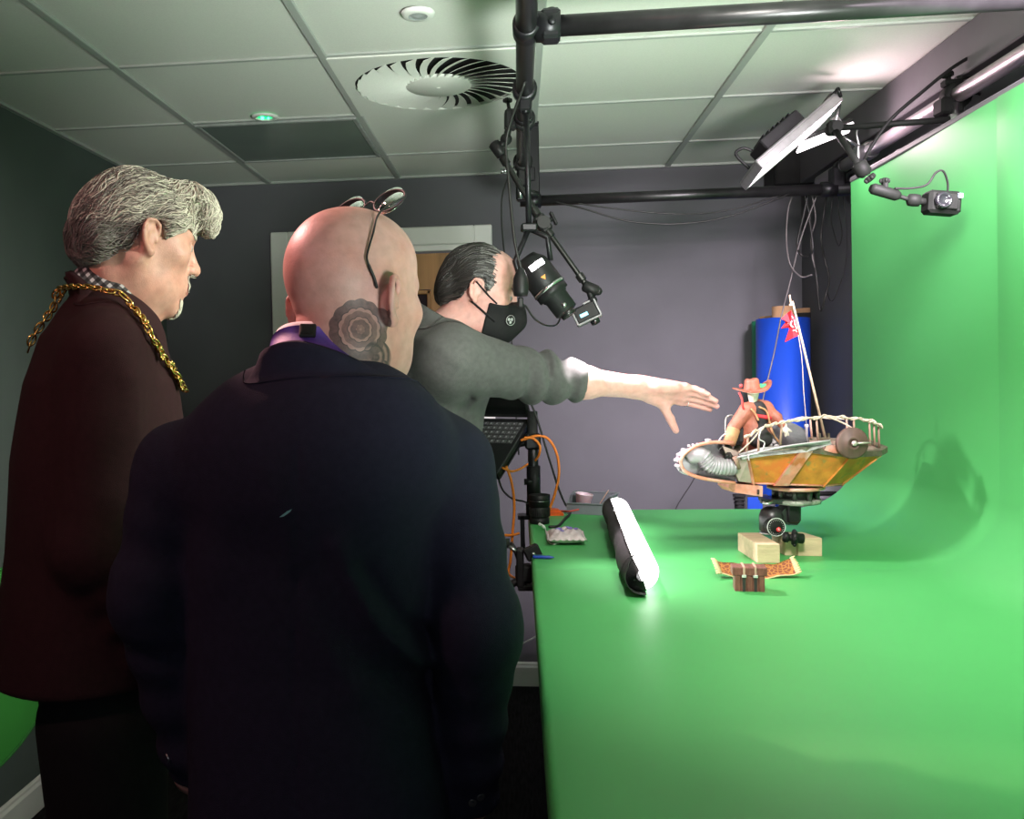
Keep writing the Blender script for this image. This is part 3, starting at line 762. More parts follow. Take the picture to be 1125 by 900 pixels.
# jacket
prB = [(1.42, 352, .135, .085), (1.36, 350, .178, .112), (1.28, 348, .190, .124), (1.15, 342, .178, .122), (1.05, 338, .168, .120), (.95, 342, .170, .128), (.85, 347, .180, .136), (.74, 350, .186, .142)]
zz = np.array([p[0] for p in prB])[::-1]
def rowpx(z): return b(345, 441+(HC-z)/ZB*FPX)  # helper
cX = np.array([b(p[1], 441+(HC-p[0])/ZB*FPX, .02)[0] for p in prB])[::-1]; cYv = b(348, 600, .03)[1]
hw = np.array([p[2] for p in prB])[::-1]; hd = np.array([p[3] for p in prB])[::-1]
foldsB = [([b(372, 600, -.1), b(410, 680, -.1), b(462, 745, -.1)], .009, .016), ([b(398, 628, -.1), b(430, 690, -.1), b(470, 725, -.1)], -.009, .012), ([b(330, 640, -.1), b(400, 740, -.1), b(470, 790, -.1)], -.006, .02),
          ([b(300, 520, -.1), b(330, 640, -.1), b(390, 760, -.1)], .005, .025), ([b(240, 480, -.1), b(230, 640, -.1)], .004, .03), ([b(450, 480, -.1), b(455, 640, -.1)], -.004, .03)]
def scale_sleeve(P, a, bb, d, seed, amp):
    ab = bb-a; L = np.linalg.norm(ab); s_ = (P-a)@(ab/L)
    w = np.clip(s_/L, 0, 1)
    return amp*np.sin(s_*95+3.0*wav(P, 14, seed))*np.clip(w*1.6, 0, 1)*np.clip((1.15-w)*3, 0, 1)
def jb_fn(P):
    z = P[:, 2]; w = np.interp(z, zz, hw); dd = np.interp(z, zz, hd); cx = np.interp(z, zz, cX)
    x = (P[:, 0]-cx)/w; y = (P[:, 1]-cYv)/dd
    rr = (np.abs(x)**2.35+np.abs(y)**2.35)**(1/2.35)
    d = (rr-1)*np.minimum(w, dd)*.9; d = smax(d, z-1.42, .06); d = smax(d, .745-z, .01)
    for pts, amp, sg in foldsB:
        q = P.copy(); q[:, 1] = cYv-.12
        d = d-fold(q, [np.array([p[0], cYv-.12, p[2]]) for p in pts], amp, sg)*(P[:, 1] < cYv)
    # yoke: slope from the neck to each shoulder
    nk = b(366, 430, .015)
    d = smin(d, cap(P, nk+V(0, 0, -.02), sL+V(0, 0, -.012), .060, .058), .05); d = smin(d, cap(P, nk+V(0, 0, -.02), sR+V(0, 0, -.012), .060, .058), .05)
    d = smin(d, ell(P, b(350, 490, -.045), (.165, .075, .12)), .05)
    for sh, el, wr, sd in ((sL, eL, wL, 1), (sR, eR, wR, 2)):
        e = cap(P, sh, el, .063, .058); e = smin(e, cap(P, el, wr, .058, .043), .03)
        ab = nrm(wr-el); e = smax(e, (P-wr)@ab-.006, .006)
        e = e-scale_sleeve(P, el, wr, e, sd, .0040)-scale_sleeve(P, sh, el, e, sd+3, .0022)-.0025*wav(P, 38, sd)
        d = smin(d, e, .014)
        # armhole seam
    d = d-.0022*wav(P, 16, 5)
    # centre back seam and vent
    d = d+.0022*np.exp(-((P[:, 0]-np.interp(z, zz, cX)-.006)/.003)**2)*(P[:, 1] < cYv)*(z < 1.36)
    return d
Vj, Fj = nets(jb_fn, V(-.62, .98, .70), V(.16, 1.56, 1.50), .0052); Vj = relax(Vj, Fj, 1, .4)
jk = sdfobj('jacket', [(Vj, Fj)], NAVY, t); jk['label'] = 'dark navy suit jacket'
# collar stack
Cc = b(371, 398, -.010); e1 = nrm(CR)*.073; fwB = nrm(V(.40, 1, -.60)); e2 = fwB*.088
upn = nrm(np.cross(nrm(e1), fwB))
def drape(rows, fn, off):
    R_ = []
    for r_ in rows:
        P = np.array(r_)
        for _ in range(10): g_ = grad(fn, P); P = P+np.clip(off-fn(P), -.02, .02)[:, None]*g_*.7
        R_.append(list(P))
    return R_
def ringpts(C, e1, e2, sc, off, a0=0, a1=2*PI, n=60): return [C+sc*(e1*math.cos(a)+e2*math.sin(a))+np.asarray(off) for a in np.linspace(a0, a1, n+1)]
def blend(r0, r1, k): return [np.asarray(p)*(1-k)+np.asarray(q)*k for p, q in zip(r0, r1)]
o = obj('shirt_collar', ringband(Cc, e1, e2, [(1.0, upn*-.03), (1.0, upn*.006), (.985, upn*.0125), (.96, upn*.012), (.95, upn*-.01)], thick=.0012), mat('white_shirt_cotton', (.72, .72, .74), .8, var=.03, bump=.15, bscale=900), t)
o['label'] = 'white shirt collar'
ly = obj('lanyard', ringband(Cc, e1, e2, [(1.06, upn*-.030), (1.05, upn*-.010), (1.035, upn*.0035)], thick=.0015), mat('purple_lanyard_ribbon', (.085, .035, .26), .5, var=.15, vscale=60, bump=.2, bscale=1200), t)
ly['label'] = 'purple lanyard ribbon'
pb = Cc+1.065*(e1*math.cos(-PI/2+.12)+e2*math.sin(-PI/2+.12))+upn*-.008
bx = nrm(e1); n_ = nrm(np.cross(bx, upn)); 
mbk = MB().box(pb-fwB*.003, (.021, .006, .019), (bx, np.cross(upn, bx), upn), bev=.0015).box(pb-fwB*.0065, (.013, .002, .010), (bx, np.cross(upn, bx), upn), bev=.0006)
obj('buckle', mbk, M['black'], ly)
PRT = mat('pale_blue_print', (.12, .30, .42), .5)
for da in (-.36, .30, .36, .72):
    a = -PI/2+.12+da; q = Cc+1.055*(e1*math.cos(a)+e2*math.sin(a))+upn*-.013; tg = nrm(-e1*math.sin(a)+e2*math.cos(a))
    obj('print', MB().box(q-np.cross(upn, tg)*-.0022, (.0016 if da != .72 else .004, .0008, .017), (tg, np.cross(upn, tg), upn)), PRT, ly)
low = lambda R_, n=60: [p-upn*.014*max(0, math.cos(a))-upn*.012*max(0, math.sin(a)) for p, a in zip(R_, np.linspace(0, 2*PI, n+1))]
r0 = low(ringpts(Cc, e1, e2, 1.09, upn*-.036)); r1 = low(ringpts(Cc, e1, e2, 1.12, upn*-.0245)); r2 = low(ringpts(Cc, e1, e2, 1.17, upn*-.030))
r4 = drape([ringpts(Cc, e1, e2, 1.34, upn*-.062)], jb_fn, .0005)[0]; r3 = blend(r2, r4, .5); r3 = [p+upn*.004 for p in r3]
jc = MB().sheet([r0, r1, r2, blend(r2, r3, .5), r3, blend(r3, r4, .55), r4], 0, True, .0018)
obj('jacket_collar', jc, NAVY, t)
# trousers and shoes
def trs(P):
    d = None
    for hp, kn, an in legs:
        e = smin(cap(P, hp-V(0, 0, .06), kn, .084, .075), cap(P, kn, an-V(0, 0, .04), .075, .070), .03); d = e if d is None else smin(d, e, .03)
    d = smin(d, ell(P, V(hipc[0], hipc[1], .88), (.145, .095, .08)), .03); return smax(d, .02-P[:, 2], .005)-.003*wav(P, 20, 9)
Vt, Ft = nets(trs, V(-.55, .95, 0), V(.12, 1.6, 1.06), .011); sdfobj('trousers', [(Vt, Ft)], BLACKW, t)
for hp, kn, an in legs: shoe((an[0], an[1], 0), (.15, 1), SHOE, t)
# cuff buttons
for i, (x, y) in enumerate(((519, 882), (528, 876))):
    p = hit(jb_fn, x, y); g_ = grad(jb_fn, p)[0]; obj('cuff_button', MB().lathe([(.006, -.001), (.0065, .001), (.005, .0022), (.0025, .0014), (0, .0014)], p, g_, n=16), mat('dark_button', (.06, .06, .065), .25), t)
p = hit(jb_fn, 183, 828); q = hit(jb_fn, 187, 836); g_ = grad(jb_fn, p)[0]
obj('cufflink', MB().tube([p+g_*.001, q+g_*.001], .0018, 8), M['steel'], t)
# small pale fleck on the back of the jacket
P0 = [hit(jb_fn, *a) for a in ((307, 568), (312, 567), (319, 562), (321, 559), (316, 561))]; gg = grad(jb_fn, P0[1])[0]
o = obj('fleck', MB().add([p+gg*.0016 for p in P0], [(0, 1, 2, 3, 4)]), mat('pale_teal_fleck', (.20, .45, .48), .7), t); o['label'] = 'small pale teal fleck on the back'
# glasses pushed up on the head
gl = thing('eyeglasses', 'black-framed glasses pushed up on the head of the person in navy', 'glasses', HB.wld((0, .04, .13)))
hs = lambda x, y, off=.003: (lambda p: p+grad(bald_fn, p)[0]*off)(hit(bald_fn, x, y))
tp = [hs(413, 316, .002), hs(410, 306, .003), hs(403, 290, .004), hs(402, 280, .004), hs(408, 258, .005), hs(415, 238, .007)]+[HB.wld((.062, .030, .136))]
mbk = MB().tube(catmull(tp, 6), [.0022]*12+[.0014]*25, 8)
obj('temple_arm', mbk, M['black'], gl)
lp = [HB.wld((-x_, y_, z_)) for x_, y_, z_ in ((.080, -.030, .030), (.082, -.01, .06), (.078, .01, .10), (.066, .022, .128))]
obj('temple_arm', MB().tube(catmull(lp, 6), .0015, 8), M['black'], gl)
# lens frame: local plane just above the crown
lc = [HB.wld((sx*.034, .034, .137)) for sx in (1, -1)]; lx = HB.A[0]; lyv = nrm(HB.A[1]*.45+HB.A[2]*.89); ln = np.cross(lx, lyv)
lensm = mat('clear_spectacle_lens', (.80, .86, .84), .03, var=.01, trans=1, spec=.6, coat=1)
for c in lc:
    fr = obj('rim', MB().torus(c, .0235, .0016, ln, n=36, k=8, sx=1.12, sy=.80, xd=lx), M['black'], gl)
    obj('lens', MB().lathe([(.0001, .0008), (.0235, .0006), (.0235, -.0006), (.0001, -.0008)], c, ln, n=36), lensm, gl)
    me = gl.children[-1].data
    for v in me.vertices:
        q = np.array(v.co)-(c-np.array(gl.location)); v.co = tuple(np.array(v.co)+lx*(q@lx)*.12-lyv*(q@lyv)*.20)
obj('bridge', MB().tube(catmull([lc[0]-lx*.026, (lc[0]+lc[1])/2+lyv*.006, lc[1]+lx*.026], 5), .0015, 8), M['black'], gl)
# ------------------------------------------------------------------ 2. grey-haired man with the chain
ZL = 1.67
l = lambda x, y, dz=0: aD(x, y, ZL+dz)
HL = Head(l(155, 268), 50, 10, 0, 1.0, flare=1.3)
nl0, nl1 = HL.wld((0, -.034, -.062)), l(126, 345)
def left_fn(P):
    d = HL.sdf(P); d = smin(d, cap(P, nl0, nl1, .052, .057), .03); q = HL.loc(P)
    a = q.copy(); a[:, 0] = np.abs(a[:, 0])
    d = smin(d, cap(P, HL.wld((.055, -.02, -.04)), nl1+HL.A[0]*.02+HL.A[1]*.05, .016, .02), .03)      # neck tendon
    return d
t = thing('person', 'person in a dark maroon coat with a checked collar, standing in profile at left', 'person', (l(110, 600)[0], l(110, 600)[1], 0))
SK2 = skinmat('ruddy_skin', (.56, .32, .25))
Vh, Fh = nets(left_fn, HL.c-V(.17, .17, .24), HL.c+V(.17, .17, .16), .0028); Vh = relax(Vh, Fh, 1, .35)
thL = math.radians(63); fL = V(math.sin(thL), math.cos(thL), 0); rL = V(math.cos(thL), -math.sin(thL), 0)
axL = l(112, 560); shR, shL = l(112, 392)+rL*.165, l(118, 392)-rL*.165
elR = l(100, 585)+rL*.19; wrR = l(178, 700)+rL*.15
elL = l(120, 590)-rL*.19; wrL = l(200, 690)-rL*.12
hipL = l(112, 800); legsL = []
for sx in (-1, 1):
    hp = V(hipL[0], hipL[1], .86)+rL*sx*.09; kn = hp+V(0, 0, -.42)+fL*.01; an = V(kn[0], kn[1], .09)-fL*.01; legsL.append((hp, kn, an))
J = [(V(hipL[0], hipL[1], .90), (shR+shL)/2-V(0, 0, .08), .09, .075), (shR-rL*.03, shL+rL*.03, .05, .05), (nl1-V(0, 0, .12), nl1, .06, .052),
     (shR, elR, .042, .036), (elR, wrR, .036, .026), (shL, elL, .042, .036), (elL, wrL, .036, .026)]
for hp, kn, an in legsL: J += [(hp, kn, .08, .052), (kn, an, .05, .036)]
cb = coarse_body(J, V(-1.3, 1.1, .02), V(-.2, 2.2, 1.6))
hdR = hand_mesh(wrR+nrm(wrR-elR)*.02, wrR-elR, V(0, 0, 1), -rL, .026, .08); hdL = hand_mesh(wrL+nrm(wrL-elL)*.02, wrL-elL, V(0, 0, 1), rL, .026, .08)
sdfobj('body', [(Vh, Fh, HL.cls(Vh[Fh].mean(1))), hdR, hdL, cb], [SK2, SKIN2, EYEW, IRIS], t)
zpx = lambda y: l(100, y)[2]
prL = [(330, 116, .055, .10), (370, 112, .105, .155), (420, 112, .132, .195), (500, 112, .150, .205), (600, 107, .152, .205), (700, 97, .158, .215), (800, 88, .164, .225)]
zl_ = np.array([zpx(p[0]) for p in prL])[::-1]; cL = np.array([l(p[1], p[0]) for p in prL])[::-1]; dL_ = np.array([p[2] for p in prL])[::-1]; wL_ = np.array([p[3] for p in prL])[::-1]
hemz = l(100, 768, -.19)[2]
def jl_fn(P):
    z = P[:, 2]; c0 = np.interp(z, zl_, cL[:, 0]); c1 = np.interp(z, zl_, cL[:, 1]); dd = np.interp(z, zl_, dL_); ww = np.interp(z, zl_, wL_)
    q = P[:, :2]-np.stack([c0, c1], 1); u = (q@fL[:2])/dd; v = (q@rL[:2])/ww
    d = ((np.abs(u)**2.2+np.abs(v)**2.2)**(1/2.2)-1)*np.minimum(dd, ww)*.9
    d = smax(d, z-zpx(318), .05); d = smax(d, hemz-z, .008)
    nk = l(122, 350)
    for s_ in (shR, shL): d = smin(d, cap(P, nk-V(0, 0, .02), s_, .066, .062), .05)
    for sh, el, wr, sd in ((shR, elR, wrR, 1), (shL, elL, wrL, 2)):
        e = smin(cap(P, sh, el, .070, .064), cap(P, el, wr, .062, .047), .03)
        e = e-scale_sleeve(P, el, wr, e, sd, .004)-.0030*wav(P, 26, sd)
        d = smin(d, e, .018)
    d = d-.003*wav(P, 14, 4)
    d = d-fold(P, [l(150, 420, -.2), l(160, 470, -.2), l(165, 540, -.2)], .010, .03)
    return d
Vj, Fj = nets(jl_fn, V(-1.35, 1.1, .72), V(-.15, 2.2, 1.72), .0065); Vj = relax(Vj, Fj, 1, .4)
o = sdfobj('coat', [(Vj, Fj)], MAROON, t); o['label'] = 'long dark maroon coat'
# collars
Cn = l(133, 325); e2 = (l(168, 357)-l(103, 295))/2; e2 = e2-(e2@rL)*rL; e2 = nrm(e2)*.081; e1 = rL*.071; upL = nrm(np.cross(e1, e2)); upL = upL if upL[2] > 0 else -upL
PLAID = bpy.data.materials.new('black_and_white_check'); PLAID.use_nodes = True
nt = PLAID.node_tree; bs = nt.nodes['Principled BSDF']; tcn = nt.nodes.new('ShaderNodeTexCoord'); sp = nt.nodes.new('ShaderNodeSeparateXYZ'); nt.links.new(tcn.outputs['Object'], sp.inputs[0])
def mth_(nt, op, a, b_=None):
    q = nt.nodes.new('ShaderNodeMath'); q.operation = op
    for i, v in enumerate((a, b_)):
        if v is None: continue
        if isinstance(v, (int, float)): q.inputs[i].default_value = v
        else: nt.links.new(v, q.inputs[i])
    return q.outputs[0]
sA = mth_(nt, 'GREATER_THAN', mth_(nt, 'SINE', mth_(nt, 'MULTIPLY', mth_(nt, 'ADD', sp.outputs[0], mth_(nt, 'MULTIPLY', sp.outputs[2], -.9)), 330)), .1)
sB = mth_(nt, 'GREATER_THAN', mth_(nt, 'SINE', mth_(nt, 'MULTIPLY', mth_(nt, 'ADD', sp.outputs[0], sp.outputs[2]), 330)), .1)
rp = nt.nodes.new('ShaderNodeValToRGB'); rp.color_ramp.interpolation = 'CONSTANT'; nt.links.new(mth_(nt, 'MULTIPLY', mth_(nt, 'ADD', sA, sB), .5), rp.inputs[0])
rp.color_ramp.elements[0].color = (.008, .008, .009, 1); rp.color_ramp.elements[1].position = .4; rp.color_ramp.elements[1].color = (.06, .06, .062, 1); e_ = rp.color_ramp.elements.new(.9); e_.color = (.45, .45, .45, 1)
nt.links.new(rp.outputs[0], bs.inputs['Base Color']); bs.inputs['Roughness'].default_value = .85
sc_ = ringband(Cn, e1, e2, [(1.06, upL*-.040), (1.05, upL*-.018), (1.0, upL*.006), (.97, upL*.009), (.95, upL*-.01)], a0=PI/2+.30, a1=PI/2+2*PI-.30, thick=.0018)
# collar points hanging open at the front
for sg in (1, -1):
    a = PI/2+.30*sg; q = Cn+(e1*math.cos(a)+e2*math.sin(a)); f_ = nrm(e2)
    w = [[q+upL*.004, q+upL*-.018, q+upL*-.034], [q+f_*.012+upL*-.010-rL*sg*.004, q+f_*.014+upL*-.030-rL*sg*.004, q+f_*.014+upL*-.048], [q+f_*.016+upL*-.042-rL*sg*.006, q+f_*.019+upL*-.050-rL*sg*.006, q+f_*.020+upL*-.060]]
    sc_.sheet(w, thick=.0018)
o = obj('shirt_collar', sc_, PLAID, t); o['label'] = 'black and white checked shirt collar'
kw = dict(a0=PI/2+.85, a1=PI/2+2*PI-.85)
r0 = ringpts(Cn, e1, e2, 1.08, upL*-.050, **kw); r1 = ringpts(Cn, e1, e2, 1.10, upL*-.032, **kw); r2 = ringpts(Cn, e1, e2, 1.13, upL*-.040, **kw)
r4 = drape([ringpts(Cn, e1, e2, 1.42, upL*-.075, **kw)], jl_fn, .0008)[0]; r3 = blend(r2, r4, .5)
jc = MB().sheet([r0, r1, r2, blend(r2, r3, .5), r3, blend(r3, r4, .55), r4], 0, True, .0018)
obj('coat_collar', jc, MAROON, t)
sf_ = ringband(Cn, e1, e2, [(1.15, upL*-.034), (1.5, upL*-.10), (1.75, upL*-.17)], a0=PI/2-.5, a1=PI/2+.5, thick=.002)
obj('shirt_front', sf_, PLAID, t)
def trl(P):
    d = None
    for hp, kn, an in legsL:
        e = smin(cap(P, hp, kn, .108, .085), cap(P, kn, an-V(0, 0, .04), .085, .078), .04); d = e if d is None else smin(d, e, .02)
    return smax(d, .02-P[:, 2], .005)-.003*wav(P, 20, 9)
Vt, Ft = nets(trl, V(-1.2, 1.2, 0), V(-.3, 2.1, 1.06), .010); sdfobj('trousers', [(Vt, Ft)], BLACKW, t)
for hp, kn, an in legsL: shoe((an[0], an[1], 0), fL, SHOE, t)
# hair
def hl_line(q):
    y = q[:, 1]; return np.interp(y, [-.13, -.075, -.045, -.034, -.02, .005, .018, .030, .050, .065, .085], [-.062, -.066, -.058, -.012, .026, .034, .004, .012, .028, .066, .082])
def hairL(P):
    q = HL.loc(P); 
    d = ell(q, (0, -.015, .037), (.087, .1035, .093))
    d = smin(d, ell(q, (.0, .062, .098), (.066, .046, .030)), .02)
    d = smin(d, ell(q, (.020, .100, .078), (.034, .022, .030)), .02)
    d = smin(d, ell(q, (.030, .112, .060), (.016, .012, .026)), .012)
    d = smin(d, ell(q, (.072, .025, .040), (.020, .034, .030)), .015)
    d = smin(d, ell(q, (.0, -.085, -.015), (.072, .034, .045)), .02)
    fr = np.clip((q[:, 1]-.055)/.02, 0, 1)
    d = smax(d, (hl_line(q)-q[:, 2])*.8-.004*wav(q, 90, 3)-fr*.035, .010)
    d = d-.0055*wav(q, 48, 2, (1, .5, 1.2))-.0022*wav(q, 120, 6, (1, .35, 1.2))
    return d
HG = [mat('silver_hair', (.56, .54, .45), .5, var=.2, vscale=200), mat('grey_hair', (.34, .32, .27), .5, var=.2, vscale=200), mat('dark_grey_hair', (.15, .135, .12), .5, var=.2, vscale=200)]
Vt, Ft = nets(hairL, HL.c-.17, HL.c+.19, .0036)
qv = HL.loc(Vt); 
def fieldL(P, i):
    q = HL.loc(P); v = np.zeros_like(q)
    top = np.clip((q[:, 2]-.06)/.04, 0, 1); front = np.clip((q[:, 1]-.04)/.04, 0, 1)
    v[:, 0] = np.sign(q[:, 0])*(.5*top)+.35*np.sin(q[:, 1]*60); v[:, 1] = -1+.0*top+1.6*front*(q[:, 2] > .05); v[:, 2] = -.55+.9*front*(q[:, 2] < .09)-.25*np.sin(q[:, 1]*90+q[:, 2]*50)
    fl = q[:, 1] > .07; v[fl] = np.stack([.9*np.ones(fl.sum()), -.2+.8*(q[fl, 2] > .085), -1.0+.9*(q[fl, 2] > .085)], 1)
    return v@HL.A
fr_ = np.where(qv[:, 1] > .05)[0]
seed = np.vstack([Vt[rng.choice(len(Vt), 2300, replace=False)], Vt[rng.choice(fr_, 700)]])
mb = strands(hairL, seed, fieldL, 9, .0070, .00105, .22, rng.uniform(.0003, .0050, len(seed)), wave=.42, seg=4)
# hair mostly darker at the nape
bq = qv[Ft].mean(1); base = (Vt, Ft, np.where(bq[:, 1] > .04, 0, np.where(bq[:, 2] < .02, 2, 1)))
for i in range(len(mb.m)): pass
n_ = len(mb.f); vv = np.array(mb.v)
mi = np.array(mb.m); fc = np.array([mb.v[f[0]] for f in mb.f]); lowq = HL.loc(fc)
mi = np.where((lowq[:, 2] < .015) & (lowq[:, 1] < 0), 2, np.where((lowq[:, 1] > .03) & (mi == 2), 0, mi)); 
o = sdfobj('hair', [base, (*mbq(mb), mi)], HG, t); o['label'] = 'wavy silver-grey hair'
# goatee and eyebrows
seed = []
for _ in range(420):
    q = V(rng.normal(0, .012), .085, rng.uniform(-.128, -.088)); seed.append(HL.wld(q))
for _ in range(160): seed.append(HL.wld(V(rng.uniform(-.024, .024), .10, rng.uniform(-.053, -.044))))
seed = np.array(seed); 
for _ in range(4): g_ = grad(left_fn, seed); seed = seed-left_fn(seed)[:, None]*g_
mb = strands(left_fn, seed, lambda P, i: np.tile(HL.A[1]*.25-HL.A[2], (len(P), 1)), 4, .0042, .0010, .25, .0016, mats_n=2, seg=4)
obj('goatee', mb, HG[:2], t)
brows(HL, left_fn, HG[:2], t)
# chain of office, laid on the coat
def onL(x, y, off=.008):
    p = hit(jl_fn, x, y, 1.0); return p+grad(jl_fn, p)[0]*off
pxs = [(31, 384), (33, 372), (39, 358), (47, 345), (56, 335), (66, 328), (78, 324), (91, 324), (104, 327)]
pxs2 = [(118, 331), (131, 335), (142, 342), (150, 351), (156, 362), (165, 378), (174, 393), (183, 406), (191, 418), (198, 430)]
path = [onL(*p, .017 if 60 < p[0] < 140 else .007) for p in pxs+pxs2]; path = catmull(path, 5)
GOLD = mat('polished_gold', (.80, .52, .16), .22, metal=1, var=.1, vscale=60)
ch = thing('chain_of_office', 'gold chain of office over the shoulders of the maroon coat', 'chain', path[40])
D_ = np.cumsum([0]+[np.linalg.norm(path[i+1]-path[i]) for i in range(len(path)-1)])
def at(s): 
    i = min(max(np.searchsorted(D_, s)-1, 0), len(path)-2); f_ = (s-D_[i])/(D_[i+1]-D_[i]+1e-9); return path[i]*(1-f_)+path[i+1]*f_, nrm(path[min(i+2, len(path)-1)]-path[max(i-1, 0)])
mb = MB(); s_ = .005; k = 0
while s_ < D_[-1]:
    p, tg = at(s_); nrm_ = grad(jl_fn, p)[0]; nrm_ = nrm(nrm_-(nrm_@tg)*tg); sd = np.cross(nrm_, tg)
    axx = nrm_ if k % 2 == 0 else nrm(sd+.35*nrm_)
    mb.torus(p+nrm_*.002, .0078, .0019, axx, n=18, k=6, sx=1.35, sy=.8, xd=tg); s_ += .0125; k += 1
obj('links', mb, GOLD, ch)
for px_ in ((66, 325), (152, 353), (171, 388), (186, 407), (193, 421)):
    p = onL(*px_, .009); g_ = grad(jl_fn, p)[0]; m_ = MB().lathe([(.0, .0035), (.007, .003), (.0085, .0015), (.0115, .0012), (.0125, -.001), (.0, -.002)], p, g_, n=20)
    x_, y_, _ = frame(g_)
    for k in range(8): m_.ball(p+.0125*(math.cos(k*PI/4)*x_+math.sin(k*PI/4)*y_), .0028, 8)
    obj('medallion', m_, GOLD, ch)
# ------------------------------------------------------------------ 3. man in the grey jumper and mask, reaching over the table
ZT = 2.40
h = lambda x, y, dz=0: aD(x, y, ZT+dz)
HT = Head(h(527, 323), 88, 16, 0, 1.0)
nt0, nt1 = HT.wld((0, -.030, -.062)), h(486, 372)
wr = h(711, 427, -.02); cuff = h(640, 420, -.03); elb = h(592, 414, -.04); shT = h(497, 397, -.12)
tip = h(797, 440, -.02)
hx_ = nrm(tip-wr); tt_ = V(0, .74, -.67); tt_ = nrm(tt_-(tt_@hx_)*hx_); pn = np.cross(tt_, hx_)
def hp_(a, b_, c=0): return wr+hx_*a+tt_*b_+pn*c
_hand = make_hand(wr, hx_, tt_, pn)
def hand_fn(P): return _hand(P)
def third_fn(P):
    d = HT.sdf(P); d = smin(d, cap(P, nt0, nt1, .054, .062), .03); return d
def arm_fn(P):
    d = smin(hand_fn(P), ecap(P, cuff-hx_*.05, wr-hx_*.01, .043, .030, pn, .85), .02)
    return smax(d, -(P[:, 0]-(cuff[0]-.05)), .004)
t = thing('person', 'person in a grey jumper and black face mask reaching an arm over the table', 'person', (h(470, 600)[0], h(470, 600)[1], 0))
SK3 = skinmat('pale_skin', (.60, .34, .30))
Vh, Fh = nets(third_fn, HT.c-V(.19, .17, .24), HT.c+V(.16, .17, .16), .0036); Vh = relax(Vh, Fh, 1, .35)
Va, Fa = nets(arm_fn, V(cuff[0]-.06, wr[1]-.13, wr[2]-.16), V(tip[0]+.05, wr[1]+.14, wr[2]+.12), .0026); Va = relax(Va, Fa, 1, .35)
pel = h(452, 640, .05); pel = V(pel[0], pel[1], .92)
chs = h(484, 415, .05); shT2 = h(480, 400, .28)
legsT = []
for sy in (-1, 1):
    hp = V(pel[0]-.02, pel[1]+sy*.09, .90); kn = V(pel[0]-.02, pel[1]+sy*.10, .48); an = V(pel[0]-.04, pel[1]+sy*.11, .09); legsT.append((hp, kn, an))
el2 = h(462, 470, .40); wr2 = h(500, 545, .42)
J = [(pel, chs-V(0, 0, .04), .085, .08), (shT, shT2, .05, .05), (nt1-V(.02, 0, .10), nt1, .06, .052), (shT, elb, .042, .036), (elb, cuff, .036, .034), (cuff, wr-hx_*.03, .034, .026), (shT2, el2, .042, .036), (el2, wr2, .034, .026)]
for hp, kn, an in legsT: J += [(hp, kn, .08, .052), (kn, an, .05, .036)]
cb = coarse_body(J, V(-.75, 1.9, .02), V(.5, 3.1, 1.6))
hd2 = hand_mesh(wr2+nrm(wr2-el2)*.025, wr2-el2, V(1, 0, 0), V(0, -1, 0), .026, .08)
sdfobj('body', [(Vh, Fh, HT.cls(Vh[Fh].mean(1))), (Va, Fa, 0), hd2, cb], [SK3, SKIN2, EYEW, IRIS], t)
def jumper(P):
    ax = nrm(chs-pel); d = ecap(P, pel+V(0, 0, -.02), chs, .150, .150, V(1, 0, 0), .84)
    d = smin(d, ell(P, h(484, 408, .05), (.135, .19, .115)), .05)
    d = smin(d, cap(P, nt1-V(.0, 0, .045), shT, .075, .078), .05); d = smin(d, cap(P, nt1-V(.0, 0, .045), shT2, .075, .07), .05)
    u = elb-shT; L = np.linalg.norm(u); s1 = (P-shT)@(u/L); v = cuff-elb; L2 = np.linalg.norm(v); s2 = (P-elb)@(v/L2)
    a = cap(P, shT, elb, .084, .060); b_ = cap(P, elb, cuff, .058, .048)
    e = smin(a, b_, .03); e = smax(e, (P-cuff)@(v/L2)-.004, .006)
    al = np.where(s1 < L, s1, L+s2)
    # sleeve pushed up: rings of folds round the elbow and forearm, slanting
    ph = al*100+P[:, 2]*26+P[:, 1]*14+1.6*wav(P, 22, 3)
    amp = .0165*np.clip((al-.13)/.08, 0, 1)*np.clip((L+L2-al)/.03, 0, 1)
    e = e-amp*(np.abs(np.sin(ph*.5))**1.5-.45)-.002*np.sin(al*45+P[:, 2]*60)*np.clip((.2-al)/.1, 0, 1)
    e = e-.004*np.exp(-((al-(L+L2)+.012)/.010)**2)
    d = smin(d, e, .03)
    d = smin(d, smin(cap(P, shT2, el2, .072, .058), cap(P, el2, wr2, .055, .044), .03), .03)
    d = smax(d, .88-P[:, 2], .01)
    # armhole seam and drag lines
    sm = fold(P, [h(505, 352, -.2), h(497, 375, -.2), h(500, 400, -.2)], .004, .006)
    for pts, am, sg in (([h(470, 345, -.2), h(500, 352, -.2), h(530, 385, -.2)], .006, .02), ([h(455, 372, -.2), h(480, 380, -.2), h(505, 400, -.2)], .005, .018), ([h(512, 440, -.2), h(500, 455, -.2), h(505, 475, -.2)], -.010, .012), ([h(530, 430, -.2), h(520, 450, -.2), h(522, 475, -.2)], .006, .016)):
        q = P.copy(); q[:, 1] = 2.2; d = d-fold(q, [V(p[0], 2.2, p[2]) for p in pts], am, sg)*(P[:, 1] < chs[1])
    return d-.0025*wav(P, 20, 5)+sm*.0
Vj, Fj = nets(jumper, V(-.75, 1.95, .84), V(cuff[0]+.06, 3.05, 1.66), .0058); Vj = relax(Vj, Fj, 1, .4)
o = sdfobj('jumper', [(Vj, Fj)], GREYJ, t); o['label'] = 'grey long-sleeved jumper'
Cn = h(488, 352); e2 = nrm((h(520, 368)-h(459, 332))*V(1, 0, 1))*.078; e1 = V(0, -1, 0)*.068; upT = nrm(np.cross(e2, e1)); upT = upT if upT[2] > 0 else -upT
